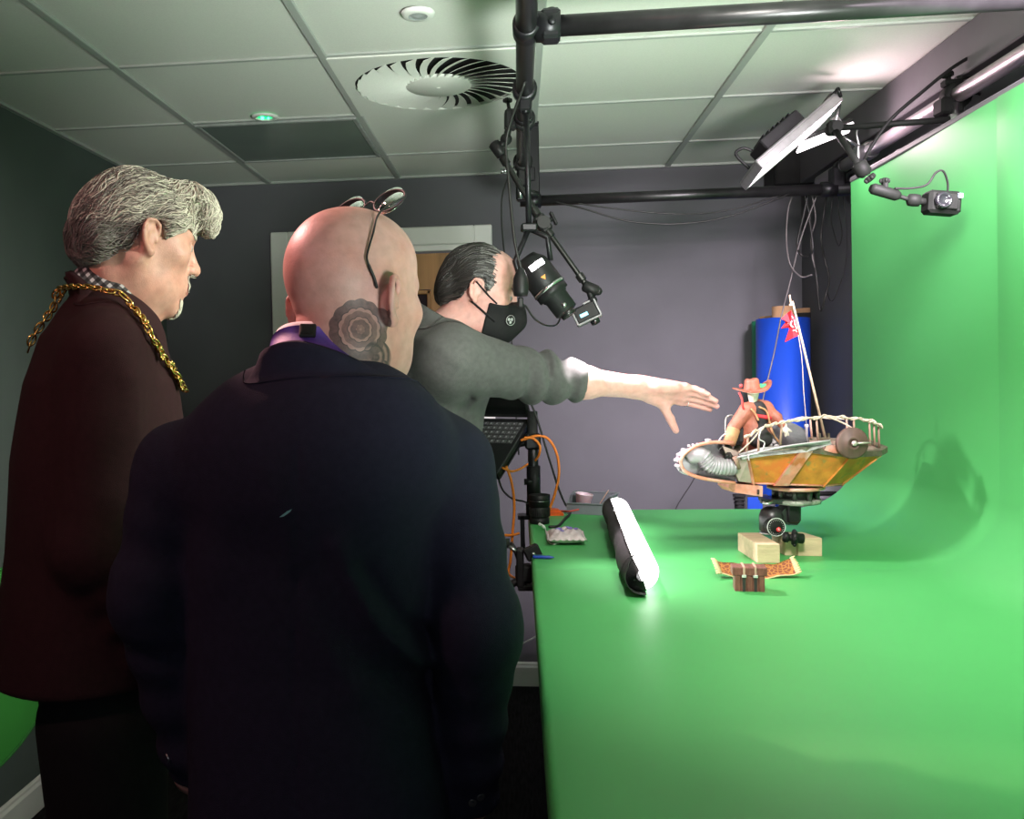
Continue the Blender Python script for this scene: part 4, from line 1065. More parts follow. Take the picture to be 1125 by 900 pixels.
n0 = ringpts(Cn, e1, e2, 1.02, upT*-.008); n1 = ringpts(Cn, e1, e2, 1.05, upT*.006); n2 = ringpts(Cn, e1, e2, 1.10, upT*.002)
n4 = drape([ringpts(Cn, e1, e2, 1.30, upT*-.045)], jumper, .001)[0]
obj('neck_band', MB().sheet([n0, n1, n2, blend(n2, n4, .45), n4], 0, True, .002), GREYJ, t)
def trt(P):
    d = None
    for hp, kn, an in legsT:
        e = smin(cap(P, hp, kn, .10, .08), cap(P, kn, an-V(0, 0, .04), .08, .074), .04); d = e if d is None else smin(d, e, .02)
    d = smin(d, ell(P, pel, (.125, .165, .12)), .04)
    return smax(d, .02-P[:, 2], .005)-.003*wav(P, 20, 9)
Vt, Ft = nets(trt, V(-.75, 2.0, 0), V(.15, 3.0, 1.06), .012); sdfobj('trousers', [(Vt, Ft)], cloth('dark_denim', (.014, .015, .02)), t)
for hp, kn, an in legsT: shoe((an[0], an[1], 0), (1, .05), SHOE, t)
def hair3(P):
    q = HT.loc(P)
    d = ell(q, (0, -.016, .036), (.084, .098, .092))
    d = smin(d, ell(q, (0, -.085, -.005), (.066, .032, .05)), .02)
    hl = np.interp(q[:, 1], [-.13, -.085, -.05, -.036, -.02, .002, .016, .026, .040, .058, .080, .095], [-.060, -.062, -.05, -.008, .028, .036, .002, .010, .040, .070, .090, .10])
    d = smax(d, (hl-q[:, 2])*.8-.003*wav(q, 100, 3), .008)
    return d-.0016*wav(q, 140, 2, (1, .35, 1))
HD = [mat('black_hair', (.018, .016, .015), .45, var=.3, vscale=200), mat('dark_brown_hair', (.035, .03, .027), .45, var=.3, vscale=200), mat('greying_hair', (.16, .155, .15), .5, var=.2, vscale=200)]
Vt, Ft = nets(hair3, HT.c-.17, HT.c+.17, .0042)
def field3(P, i):
    q = HT.loc(P); v = np.zeros_like(q); v[:, 1] = -1; v[:, 2] = -.9*np.clip((-q[:, 1])/.06, -.6, 1)-.15; v[:, 0] = .25*np.sign(q[:, 0]); return v@HT.A
seed = Vt[rng.choice(len(Vt), 900, replace=False)]
mb = strands(hair3, seed, field3, 7, .0075, .0014, .15, .001, seg=4)
fc = HT.loc(np.array([mb.v[f[0]] for f in mb.f])); mi = np.array(mb.m); mi = np.where((fc[:, 1] > .005) & (mi > 0), 2, np.where(fc[:, 1] < -.02, mi % 2, mi))
qc = HT.loc(Vt[Ft].mean(1))
o = sdfobj('hair', [(Vt, Ft, np.where(qc[:, 1] > .02, 2, 0)), (*mbq(mb), mi)], HD, t); o['label'] = 'dark hair greying at the temple'
brows(HT, third_fn, HD[1:], t)
# face mask
def mask_fn(P):
    q = HT.loc(P); a = q.copy(); a[:, 0] = np.abs(a[:, 0])
    d = third_fn(P)/HT.sc-.0045
    b_ = ell(q, (0, .062, -.055), (.050, .064, .062)); d = smin(d, b_, .025)
    d = smin(d, cap(q, (0, .098, .0), (0, .118, -.045), .010, .014), .03)
    top = q[:, 2]-np.interp(a[:, 0], [0, .02, .05, .075], [.006, -.004, -.013, -.022])
    bot = -.118-q[:, 2]+.0*q[:, 1]; back = np.interp(q[:, 2], [-.12, -.06, -.02, .02], [.030, .030, .030, .036])-q[:, 1]
    d = smax(smax(smax(d, top, .004), bot, .004), back, .004)
    return d-.0008*wav(q, 60, 4)
Vt, Ft = nets(mask_fn, HT.wld((0, .06, -.05))-.13, HT.wld((0, .06, -.05))+.13, .003); Vt = relax(Vt, Ft, 1, .35)
MASKM = cloth('black_mask_fabric', (.013, .013, .014), .7, bs=700)
mk = sdfobj('face_mask', [(Vt, Ft)], MASKM, t); mk['label'] = 'black face mask'
def onT(x, y, off=.002, fn=None):
    fn = fn or (lambda P: np.minimum(mask_fn(P), third_fn(P))); p = hit(fn, x, y, 2.0); return p+grad(fn, p)[0]*off
for pts in (((523, 309), (530, 317), (538, 326), (546, 334)), ((519, 331), (526, 338), (535, 346), (543, 353))):
    obj('ear_loop', MB().tube(catmull([onT(*p) for p in pts], 5), 0.0044, 8, flat=.5), MASKM, mk)
pv = onT(560, 352, .000); gv = grad(mask_fn, pv)[0]
vm = obj('valve', MB().lathe([(.0145, -.001), (.0145, .003), (.012, .0045), (.010, .003), (.0, .003)], pv, gv, n=28), M['black'], mk)
x_, y_, _ = frame(gv); mb = MB().torus(pv+gv*.0042, .0125, .0007, gv, n=28, k=6)
for k in range(3):
    a = k*2*PI/3+.5; c = pv+gv*.0034+.0048*(math.cos(a)*x_+math.sin(a)*y_); mb.lathe([(.0, .0006), (.0038, .0004), (.0040, 0)], c, gv, n=12)
mb.box(pv+gv*.0034-CU*.005, (.002, .006, .0008), (x_, y_, gv))
obj('emblem', mb, mat('pale_grey_print', (.42, .44, .43), .6), vm)
pm = onT(544, 344, .0006); g_ = grad(mask_fn, pm)[0]; x_ = nrm(CR-(CR@g_)*g_); y_ = np.cross(g_, x_); y_ = y_ if y_[2] > 0 else -y_
mb = MB().add([pm+x_*u+y_*v for u, v in ((-.005, -.007), (.005, -.005), (.003, .001), (.004, .009), (.000, .008), (-.002, .000))], [(0, 1, 2, 3, 4, 5)])
obj('logo', mb, mat('light_blue_print', (.16, .42, .60), .6), mk)
# finger ring
tb, ln_, fl, r_ = fing[0]; q = hp_(ln_+.016, tb+.001, .001)
obj('finger_ring', MB().torus(q, r_*1.02+.0012, .0014, hx_, n=24, k=8), M['steel'], t)
# ================================================================== LIGHTS, ARMS AND CABLES ON THE RIG
def axes_img(dx, dy, dz=0):
    """world direction for an image direction (dx right, dy down, dz away)"""
    return nrm(CR*dx-CU*dy+CF*dz)
def knob(mb, c, ax, r=.012, hgt=.012, lobes=5):
    x, y, d = frame(ax); mb.lathe([(0, hgt/2), (r*.6, hgt/2), (r*.75, hgt*.35), (r*.75, -hgt*.35), (r*.6, -hgt/2), (0, -hgt/2)], c, ax, n=16)
    for k in range(lobes):
        a = 2*PI*k/lobes; mb.ball(np.asarray(c)+.75*r*(math.cos(a)*x+math.sin(a)*y), (r*.33, r*.33, hgt*.5), 8, ax=(x, y, d))
    return mb
def ballrod(mb, a, b_, r, rj):
    """stepped rod between two joints"""
    a = np.asarray(a); b_ = np.asarray(b_); d = b_-a
    return mb.tube([a, a+d*.10, a+d*.11, a+d*.20, a+d*.21, a+d*.79, a+d*.80, a+d*.89, a+d*.90, b_], [rj*.7, rj*.7, rj, rj, r, r, rj, rj, rj*.7, rj*.7], 16, smooth=False)
DARKG = mat('black_anodised_metal', (.016, .018, .017), .32, metal=.4, var=.2)
# ---- LED panel and second panel
P0 = aD(868, 158, 2.88); u = axes_img(82, -70, .05); n_ = axes_img(.62, .76, -.14); n_ = nrm(n_-(n_@u)*u); w_ = np.cross(n_, u)
t = thing('led_panel_light', 'lit LED panel lamp with a black power box on its back, seen edge-on', 'lamp', P0)
ax = (u, w_, n_)
obj('housing', MB().box(P0-n_*.012, (.318, .20, .018), ax, bev=.004), mat('silver_grey_aluminium', (.30, .29, .30), .35, metal=.7), t)
m_ = MB()
for s_ in (-1, 1): m_.box(P0+w_*s_*.098, (.318, .006, .024), ax, bev=.001); m_.box(P0+u*s_*.157, (.006, .20, .024), ax, bev=.001)
obj('rim', m_, mat('silver_rim', (.42, .41, .42), .3, metal=.8), t)
obj('diffuser', MB().box(P0+n_*.003, (.304, .186, .006), ax), M['lamp'], t)
m_ = MB().box(P0-n_*.042-u*.015, (.15, .12, .044), ax, bev=.004)
for k in range(6): m_.box(P0-n_*.067-u*(.065-.02*k), (.004, .11, .008), ax)
m_.tube(catmull([P0-n_*.06-u*.10, P0-n_*.085-u*.115, P0-n_*.085-u*.145, P0-n_*.02-u*.145], 5), .005, 8)
obj('power_box', m_, M['black'], t)
obj('yoke', MB().tube([P0+u*.16-w_*.10, P0+u*.16-w_*.12-n_*.02, P0+u*.16+w_*.12-n_*.02, P0+u*.16+w_*.10], .006, 10).cyl(P0+u*.15-n_*.02, P0+u*.20-n_*.03, .010), DARKG, t)
P1 = aD(906, 151, 3.0); u1 = axes_img(60, -24, .1); n1 = axes_img(.3, .80, -.30); n1 = nrm(n1-(n1@u1)*u1); w1 = np.cross(n1, u1); ax = (u1, w1, n1)
t = thing('led_panel_light', 'smaller lit LED strip lamp tucked behind the big LED panel', 'lamp', P1)
obj('housing', MB().box(P1-n1*.010, (.19, .06, .014), ax, bev=.003), DARKG, t)
obj('diffuser', MB().box(P1+n1*.001, (.184, .054, .008), ax, bev=.002), M['lamp'], t)
obj('bracket', MB().box(P1-n1*.03+u1*.06, (.03, .012, .05), ax, bev=.002).cyl(P1-n1*.04+u1*.06, P1-n1*.09+u1*.10, .007), M['steel'], t)
PANEL_P = P0+n_*.03; PANEL_T = P0+n_
MATB = mat('matte_black_plastic', (.006, .007, .006), .6, var=.2, spec=.10)
MATR = mat('matte_black_cable', (.007, .007, .007), .6, var=.2, spec=.12)
# ---- arm on the right pipe
yb = aX(1050, 108, 1.18)[1]
pc = V(1.18, yb, PZ); zc = (pc-EYE)@CF
d = lambda x, y, k=0: aD(x, y, zc+k)
t = thing('articulated_arm', 'black articulated arm clamped to the grey pipe at right, reaching to the LED panel', 'support arm', pc)
m_ = MB().lathe([(.0225, -.022), (.034, -.021), (.036, -.015), (.036, .015), (.034, .021), (.0225, .022)], pc, (0, 1, 0), n=24)
m_.box(pc+CR*-.02+CU*-.03, (.06, .05, .045), (CR, CF, CU), bev=.006).box(pc+CU*.034-CR*.01, (.05, .03, .018), (CR, CF, CU), bev=.004)
obj('clamp', m_, MATB, t)
m_ = MB(); knob(m_, pc+CU*.058-CR*.022, axes_img(-.3, -1), .016, .016, 4); m_.cyl(pc+CU*.03-CR*.015, pc+CU*.058-CR*.022, .006); m_.tube([pc+CU*.046+CR*.0, pc+CU*.06+CR*.045], [.007, .009], 10)
obj('clamp_lever', m_, MATB, t)
k1 = d(1050, 131, -.04); k0 = d(1050, 122, -.02)
obj('stud', MB().cyl(k0+CU*.02, k1-CU*.045, .009).cyl(k1+CU*.012, k1-CU*.014, .017, n=20), M['steel'], t)
m_ = MB(); knob(m_, k1-CU*.042, CU, .019, .014, 5); obj('stud_knob', m_, MATB, t)
e0 = d(916, 141, .06)
obj('rod', MB().cyl(k1, e0, .0085, n=16).cyl(k1-(k1-e0)*.0, k1-(k1-e0)*.06, .0105), MATB, t)
m_ = MB().box(e0, (.034, .03, .04), (CR, CF, CU), bev=.006).cyl(e0-CF*.026, e0+CF*.026, .015); obj('elbow', m_, MATB, t)
e2_ = d(947, 186, -.16)
obj('rod', MB().cyl(e0, e2_, .0085, n=16), MATB, t)
m_ = MB().ball(e2_, .014).lathe([(.010, -.02), (.019, -.016), (.019, .012), (.010, .02)], e2_, axes_img(.5, .8), n=18); knob(m_, e2_+axes_img(.7, .8)*.03, axes_img(.7, .8), .016, .014, 4); obj('end_joint', m_, MATB, t)
d0_ = d
d = lambda x, y, k=0: aD(x, y, 2.14+k)
t = thing('action_camera', 'small black camera with a cable on the arm in front of the green wall', 'camera', d(1033, 224, .01))
c0 = d(972, 211, .01); ux = axes_img(28, 8); cb_ = d(1034, 223.5, .01); cx_ = axes_img(1, .07); cu_ = axes_img(.07, -1); cf_ = np.cross(cu_, cx_)
m_ = MB().tube([c0-ux*.035, c0-ux*.028, c0+ux*.028, c0+ux*.036], [.008, .013, .013, .008], 16).box(c0+CU*.016, (.012, .016, .02), (CR, CF, CU), bev=.003); knob(m_, c0+CU*.026, CU, .012, .012, 4); obj('handle', m_, MATB, t)
obj('stem', MB().cyl(c0+ux*.03, d(1004, 221, .01), .005).lathe([(.006, -.016), (.014, -.011), (.015, 0), (.014, .011), (.006, .016)], d(1004, 220, .01), cx_, n=16).cyl(d(1004, 220, .01), d(1018, 222, .01), .008), MATB, t)
obj('body', MB().box(cb_, (.076, .045, .053), (cx_, cf_, cu_), bev=.007).box(cb_-CF*.026, (.050, .006, .036), (cx_, cf_, cu_), bev=.002), MATB, t)
obj('lens', MB().lathe([(.018, 0), (.018, .010), (.014, .012), (.012, .006), (0, .007)], cb_-cx_*.012-CF*.026, -CF, n=24), M['glassdark'], t)
obj('screen', MB().box(cb_+cx_*.028+cu_*.014-CF*.0265, (.010, .006, .010), (cx_, cf_, cu_)), mat('blue_white_indicator', (.3, .4, .5), .3, emit=(.55, .7, 1), estr=1.2), t)
cable('camera_cable', [d(983, 207, .0), d(1000, 207, 0), d(1018, 203, -.01), d(1028, 190, -.01), d(1036, 188, -.01), d(1041, 200, -.0), d(1041, 213, .01)], .0024, MATR, 'short black cable looping from the arm into the black camera at right', group=None)
d = d0_
cable('power_cable', [d(1112, 48, .0), d(1085, 54, -.03), d(1050, 72, -.05), d(1012, 102, -.06), d(978, 132, -.05), d(955, 165, -.03), d(946, 186, .0)], .0048, MATR, 'thick black cable arching over the grey pipe at top right', 'cable')
cable('power_cable', [pc+CR*.02+CU*.005, d(1078, 104, 0), d(1090, 125, .0), d(1108, 140, -.02), d(1130, 146, -.03), d(1170, 148, -.02)], .0044, MATR, 'black cable leaving the pipe clamp towards the right edge of the photo', 'cable')
# small grip hardware behind the panel
g0 = aX(918, 188, 1.18); 
t = thing('grip_clamp', 'small bright clamp with a bent pin on the grey pipe behind the LED panel', 'clamp', V(1.18, 3.25, PZ))
g_ = V(1.18, 3.25, PZ); zg = (g_-EYE)@CF; dg = lambda x, y, k=0: aD(x, y, zg+k)
obj('clamp_body', MB().lathe([(.0225, -.02), (.031, -.019), (.031, .019), (.0225, .02)], g_, (0, 1, 0), n=20).box(g_-CR*.03-CU*.02, (.03, .04, .07), (CR, CF, CU), bev=.004), M['steel'], t)
obj('pin', MB().tube(catmull([g_-CR*.03+CU*.01, g_-CR*.04+CU*.06, g_-CR*.02+CU*.075, g_+CR*.06+CU*.085], 5), .004, 8).cyl(g_-CR*.03+CU*.01, g_-CR*.09+CU*.05, .005), M['steel'], t)
# ---- arm on the left pipe with an action camera
Yc = 2.66; pl = V(.03, Yc, PZ); zl = (pl-EYE)@CF; d = lambda x, y, k=0: aD(x, y, zl+k)
t = thing('articulated_arm', 'black two-part arm hanging from the pipe above the masked person', 'support arm', pl)
m_ = MB().lathe([(.0225, -.02), (.032, -.019), (.032, .019), (.0225, .02)], pl, (0, 1, 0), n=24).box(pl-CR*.038+CU*.0, (.034, .04, .056), (CR, CF, CU), bev=.006); obj('clamp', m_, M['black'], t)
m_ = MB().cyl(pl-CR*.04+CU*.02, pl-CR*.045+CU*.05, .005); knob(m_, pl-CR*.046+CU*.055, CU, .013, .013, 4); obj('clamp_knob', m_, M['black'], t)
k0 = d(556, 153, 0); k1 = d(547, 164, 0)
m_ = MB().cyl(pl-CR*.04-CU*.01, k0, .010).ball(k0, .017).lathe([(.010, -.024), (.017, -.02), (.017, .02), (.010, .024)], k1, axes_img(.6, .8), n=18).cyl(k0, k1, .010); obj('upper_joint', m_, M['black'], t)
j0 = d(596, 246, -.03)
obj('upper_rod', ballrod(MB(), k1, j0, .0082, .0125), DARKG, t)
m_ = MB().box(j0, (.034, .034, .055), (axes_img(.8, -.6), CF, axes_img(.6, .8)), bev=.006).cyl(j0-CF*.03, j0+CF*.03, .018, n=20); obj('elbow', m_, M['black'], t)
m_ = MB().cyl(j0, j0+axes_img(.9, -.45)*.032, .006).box(j0+axes_img(.9, -.45)*.034, (.010, .014, .042), (axes_img(.9, -.45), CF, axes_img(.45, .9)), bev=.004); obj('elbow_knob', m_, M['black'], t)
j1 = d(646, 316, -.06)
obj('lower_rod', ballrod(MB(), j0, j1, .0075, .012), DARKG, t)
m_ = MB().lathe([(.009, -.024), (.016, -.018), (.016, .018), (.009, .024)], j1+axes_img(.8, .3)*.008, axes_img(1, .42), n=18).ball(d(657, 320, -.06), .012).cyl(j1, d(651, 331, -.06), .009).ball(d(651, 330, -.06), .013); obj('lower_joint', m_, M['black'], t)
cc = d(644, 344, -.06); a1 = axes_img(.88, -.42, -.15); a2 = axes_img(.42, .88, -.12); a2 = nrm(a2-(a2@a1)*a1); a3 = np.cross(a1, a2)
t = thing('action_camera', 'small boxy action camera in a grey cage at the end of the hanging arm', 'camera', cc)
obj('body', MB().box(cc, (.066, .034, .046), (a1, a3, a2), bev=.004), M['black'], t)
m_ = MB().box(cc+a2*.024-a1*.0, (.070, .040, .006), (a1, a3, a2), bev=.0015).box(cc-a1*.034, (.006, .040, .05), (a1, a3, a2), bev=.0015).box(cc+a1*.034, (.006, .040, .05), (a1, a3, a2), bev=.0015).box(cc-a2*.024+a1*.012, (.022, .040, .006), (a1, a3, a2), bev=.0015)
obj('cage', m_, mat('grey_camera_cage', (.22, .22, .23), .4, metal=.5), t)
obj('screen', MB().box(cc-a3*.0172-a1*.008+a2*.004, (.022, .003, .009), (a1, a3, a2)) if (a3@CF) > 0 else MB().box(cc+a3*.0172-a1*.008+a2*.004, (.022, .003, .009), (a1, a3, a2)), mat('cyan_lit_display', (.1, .4, .5), .3, emit=(.35, .85, 1), estr=2.2), t)
obj('lens', MB().lathe([(.013, 0), (.013, .012), (.010, .014), (.009, .009), (0, .010)], cc+a2*.026+a1*.012, a2, n=20), M['glassdark'], t)
# ---- spot lamp
zs = 2.38; d = lambda x, y, k=0: aD(x, y, zs+k)
A = d(581, 288, -.03); B_ = d(626, 347, -.05); sx_ = nrm(B_-A); LN = np.linalg.norm(B_-A)
t = thing('spot_lamp', 'black focusing spot lamp hanging in front of the masked person, aimed at the model boat', 'lamp', A)
T_ = lambda f_, r_: (r_, f_*LN)
obj('lamp_body', MB().lathe([(0, -.015), (0.0258, -.012), (0.0361, .004), (0.0413, .012), (0.0430, .034), (0.0430, .080), (0.0396, .084), (.0, .084)], A, sx_, n=40), M['black'], t)
m_ = MB()
for k in range(7): m_.lathe([(0.0432, .036+.0025*k*0), (0.0432, .036)], A, sx_, n=4) if False else None
m_ = MB().lathe([(0.0396, .082), (0.0443, .083), (0.0443, .090), (0.0396, .091)], A, sx_, n=40); obj('silver_ring', m_, M['steel'], t)
obj('focus_barrel', MB().lathe([(0.0404, .090), (0.0421, .093), (0.0421, .106), (0.0344, .108), (0.0344, .112), (0.0310, .114), (0.0301, .158), (0.0267, .160), (0.0206, .162)], A, sx_, n=40), M['black'], t)
obj('snoot', MB().lathe([(0.0206, .156), (0.0206, LN-.006), (0.0202, LN), (0.0172, LN), (0.0163, LN-.008)], A, sx_, n=32), DARKG, t)
obj('lens', MB().lathe([(0.0168, LN-.008), (0.0120, LN-.003), (0, LN-.0015)], A, sx_, n=28), M['lens_glow'], t)
# vents that glow on the side of the body
side = nrm(axes_img(-.35, -.45, -.82)); side = nrm(side-(side@sx_)*sx_); s2 = np.cross(sx_, side)
m_ = MB(); rws = []
for f_ in (0.0172, .032): rws.append([A+sx_*(f_+.0)+.0437*(math.cos(a)*side+math.sin(a)*s2) for a in np.linspace(-.62, .35, 10)])
obj('light_slot', MB().sheet(rws, thick=.0008), M['slotglow'], t)
for k in range(3):
    a = -.6+.6*k; q = A+sx_*.145+.0303*(math.cos(a)*side+math.sin(a)*s2)
    if k == 1: obj('focus_screw', MB().lathe([(0, .006), (.005, .0055), (.006, .003), (.006, -.002)], q, math.cos(a)*side+math.sin(a)*s2, n=14), M['steel'], t)
q = A+sx_*.060+.0434*side; obj('warning_mark', MB().prism([q-s2*.007-sx_*.004, q+s2*.007-sx_*.004, q+sx_*.008], side*.0006), mat('orange_sticker', (.75, .28, .04), .5), t)
ht = V(.03, A[1]+.02, PZ)
yk = MB().tube([A+sx_*.03+s2*.046, A+sx_*.01+s2*.051-side*.0+CU*.04, A+CU*.085], .007, 10).tube([A+sx_*.03-s2*.046, A+sx_*.01-s2*.051+CU*.04, A+CU*.085], .007, 10).box(A+CU*.087, (.04, .03, .02), (CR, CF, CU), bev=.004)
obj('yoke', yk, M['blackmetal'], t)
obj('drop_rod', MB().cyl(A+CU*.09, V(A[0], A[1], PZ-.06), .0075).tube([V(A[0], A[1], PZ-.06), V(.03, A[1], PZ-.045)], .010, 12), M['blackmetal'], t)
m_ = MB().lathe([(.0225, -.018), (.031, -.017), (.031, .017), (.0225, .018)], V(.03, A[1], PZ), (0, 1, 0), n=20).box(V(.03, A[1], PZ-.04), (.03, .034, .03), bev=.004); obj('pipe_clamp', m_, M['blackmetal'], t)
SPOT_P = B_+sx_*.012; SPOT_T = B_+sx_
# inline switch hanging on its cable in front of the face
zsw = 2.26; d = lambda x, y, k=0: aD(x, y, zsw+k)
c1 = d(572, 310)
t = thing('inline_switch', 'black egg-shaped inline switch hanging on a cable in front of the masked face', 'switch', c1)
obj('shell', MB().lathe([(0, .036), (.006, .035), (.0085, .030), (.013, .022), (.0185, .008), (.0195, -.008), (.019, -.024), (.0165, -.034), (.0, -.036)], c1, CU, n=24), M['black'], t)
obj('plug', MB().box(c1-CU*.050, (.013, .010, .026), (CR, CF, CU), bev=.003), M['black'], t)
cable('lamp_cable', [V(.03, 2.24, PZ-.02), d(557, 150, .03), d(559, 200, .02), d(565, 262, 0), d(571, 290, 0), c1+CU*.033], .0036, M['rubber'], 'black cable dropping from the pipe to the egg-shaped switch')
cable('lamp_cable', [c1-CU*.060, d(577, 336, .02), d(588, 351, .06), d(602, 358, .12), d(613, 355, .18), B_-sx_*.03+CU*.0-CF*.02], .0024, M['rubber'], 'thin black cable looping from the egg-shaped switch to the spot lamp nose')
zq = 2.95; d = lambda x, y, k=0: aD(x, y, zq+k)
cable('hanging_cable', [V(.02, 3.1, PZ), d(554, 206), d(551, 240), d(556, 300, .1), d(562, 372, .15), d(566, 440, .1), d(570, 500, .05)], .0026, M['rubber'], 'thin black cable hanging behind the masked person down to the laptop')
t = thing('pipe_grip', 'black grip head with bright bolts on the pipe end above the spot lamp', 'clamp', V(.03, 3.2, PZ-.03))
g_ = V(.03, 3.2, PZ)
obj('grip_head', MB().lathe([(.021, -.022), (.033, -.021), (.033, .021), (.021, .022)], g_, (0, 1, 0), n=20).box(g_-CU*.055, (.04, .04, .06), (CR, CF, CU), bev=.006).cyl(g_-CU*.08, g_-CU*.13, .014), M['black'], t)
for k, (x, y) in enumerate(((-.045, -.03), (-.012, -.085))):
    obj('bolt', MB().cyl(g_+CR*x+CU*y, g_+CR*(x-.03)+CU*(y+.004), .006).cyl(g_+CR*(x-.02)+CU*y, g_+CR*(x-.03)+CU*y, .010, n=12) if k == 0 else MB().cyl(g_+CR*x+CU*y-CF*.03, g_+CR*x+CU*(y-.045)-CF*.03, .008), M['steel'], t)
obj('lever', MB().tube([g_-CU*.10-CF*.02, g_-CU*.115+CR*.05-CF*.02], [.008, .012], 12), M['black'], t)
# cables along the far pipe and hanging in the corner
d = lambda x, y, k=0: aY(x, y, 3.47+k)
cable('slack_cable', [aY(598, 219, 3.495), d(640, 229), d(690, 243), d(745, 246), d(800, 238), d(850, 220), aY(872, 211, 3.495)], .0032, M['rubber'], 'lower of the two slack cables under the far pipe')
cable('slack_cable', [aY(606, 218, 3.495), d(665, 228, .02), d(740, 235, .02), d(800, 231, .02), aY(868, 211, 3.495)], .0028, M['rubber'], 'upper of the two slack cables under the far pipe')
d = lambda x, y, k=0: aY(x, y, 3.55+k)
hang = [([(872, 212), (866, 230), (864, 262), (868, 290), (880, 304), (892, 302)], .003, 'grey', 'grey cable hanging in a wide hook left of the corner bundle'),
        ([(888, 213), (882, 240), (876, 268), (880, 280), (888, 281), (893, 272), (889, 240), (886, 215)], .0042, 'rubber', 'thick black cable doubled in a short loop in the corner'),
        ([(884, 214), (890, 240), (893, 275), (897, 305), (901, 341), (907, 325), (911, 306), (906, 285), (902, 262), (905, 235), (908, 214)], .0036, 'rubber', 'long black cable hanging to a sharp bend in the corner'),
        ([(892, 214), (896, 240), (891, 262), (893, 285), (897, 300)], .0026, 'cablegrey', 'short grey cable end in the corner bundle'),
        ([(915, 213), (913, 240), (918, 262), (922, 270), (925, 255), (921, 230), (922, 212)], .0020, 'rubber', 'thin cable loop nearest the green backdrop'),
        ([(898, 213), (880, 262), (868, 310), (858, 350), (850, 390), (838, 440), (833, 470)], .0028, 'cablegrey', 'long grey cable running down in front of the blue roll'),
        ([(926, 212), (930, 250), (929, 290), (918, 325), (912, 330), (908, 318)], .0018, 'rubber', 'thin cable hanging lowest beside the green backdrop')]
for pts, r_, m_, lb in hang:
    q = [d(x, y, .02*i % .05) for i, (x, y) in enumerate(pts)]
    cable('hanging_cable', q, r_, M['rubber'] if m_ == 'rubber' else M['cablegrey'], lb, group='cables hanging in the back corner')
t = thing('wall_speaker', 'black box speaker high in the back corner behind the LED panel', 'speaker', aY(874, 198, 4.10))
c = aY(874, 184, 4.10)
obj('cabinet', MB().box((c[0]-.02, 4.12, c[2]), (.17, .16, .17), bev=.008), M['black'], t)
obj('grille', MB().box((c[0]-.02, 4.036, c[2]), (.15, .008, .15), bev=.003), mat('black_mesh', (.02, .02, .02), .8, bump=.8, bscale=900), t)
obj('wall_bracket', MB().box((c[0]-.02, 4.20, c[2]), (.06, .02, .08)), M['blackmetal'], t)
# ================================================================== BACK CORNER: ROLLS AND CASES
def roll(name, label, px, Y, r, ztop, m, core=None, lean=0, cat='paper roll'):
    x0 = aY(px, 450, Y)[0]; a = V(x0-lean*.0, Y, .0); b_ = V(x0+lean, Y+.02, ztop)
    t = thing(name, label, cat, a); dd = nrm(b_-a)
    mb = MB(); L = np.linalg.norm(b_-a)
    mb.lathe([(.030, .002), (r, .002), (r, L*.5), (r, L), (.042, L)], a, dd, n=48)
    k = np.array([1, 0, 0.]); 
    obj('rolled_paper', mb, m, t)
    if core: obj('core_tube', MB().lathe([(.036, 0.0), (.036, L+core), (.042, L+core), (.042, 0)], a, dd, n=32), mat('brown_cardboard', (.42, .25, .13), .8, var=.1), t)
    return t
BLUE = mat('blue_backdrop_paper', (.010, .058, .44), .38, var=.05, vscale=4, spec=.5)
GRN2 = mat('dark_green_backdrop_paper', (.01, .22, .12), .5, var=.05, vscale=4)
zt = aY(860, 350, 3.93)[2]
roll('paper_roll', 'blue backdrop paper roll standing in the back corner with its cardboard core showing', 859, 3.93, .105, zt, BLUE, core=.05, lean=.012)
roll('paper_roll', 'green backdrop paper roll mostly hidden behind the left of the blue roll', 848, 4.12, .075, zt-.0, GRN2, core=.02, lean=.0)
roll('paper_roll', 'black backdrop roll mostly hidden behind the right of the blue roll', 886, 4.12, .052, zt+.03, mat('black_backdrop_fabric', (.012, .012, .014), .8), core=.02)
GREYP = mat('grey_case_plastic', (.16, .16, .18), .5, var=.06)
c = aY(905, 545, 3.62); zt = aY(905, 531, 3.62)[2]
t = thing('equipment_case', 'grey plastic equipment case standing behind the table by the green backdrop', 'case', (c[0], 3.62, 0))
obj('shell', MB().box((c[0]-.00, 3.62, zt/2), (.25, .24, zt), bev=.02), GREYP, t)
obj('recess', MB().box((c[0]-.05, 3.497, zt-.065), (.15, .012, .05), bev=.005), mat('dark_grey_recess', (.07, .07, .085), .5), t)
obj('handle', MB().torus((c[0]+.07, 3.495, zt-.07), .036, .007, (0, 1, 0), n=24, k=8), GREYP, t)
obj('latch', MB().box((c[0]-.05, 3.492, zt-.02), (.11, .012, .012), bev=.003), M['black'], t)
c = aY(812, 550, 3.45); zt = aY(812, 541, 3.45)[2]
t = thing('light_stand', 'black folded light stand standing behind the table left of the blue roll', 'stand', (c[0], 3.45, 0))
obj('column', MB().cyl((c[0], 3.45, .02), (c[0], 3.45, zt-.02), .016).cyl((c[0], 3.45, .4), (c[0], 3.45, .48), .022), M['black'], t)
m_ = MB()
for k in range(4): m_.box((c[0], 3.45, zt-.012-.014*k), (.04-.004*k, .035, .009), bev=.002)
obj('head', m_, M['black'], t)
for k in range(3):
    a = 2*PI*k/3+.4; obj('leg', MB().tube([(c[0]+.02*math.cos(a), 3.45+.02*math.sin(a), .45), (c[0]+.035*math.cos(a), 3.45+.035*math.sin(a), .0)], .010, 10), M['black'], t)
x_, z_ = aY(836, 548, 3.55)[[0, 2]]
t = thing('equipment_crate', 'dark grey crate with a blue panel behind the table under the model boat', 'crate', (x_, 3.60, 0))
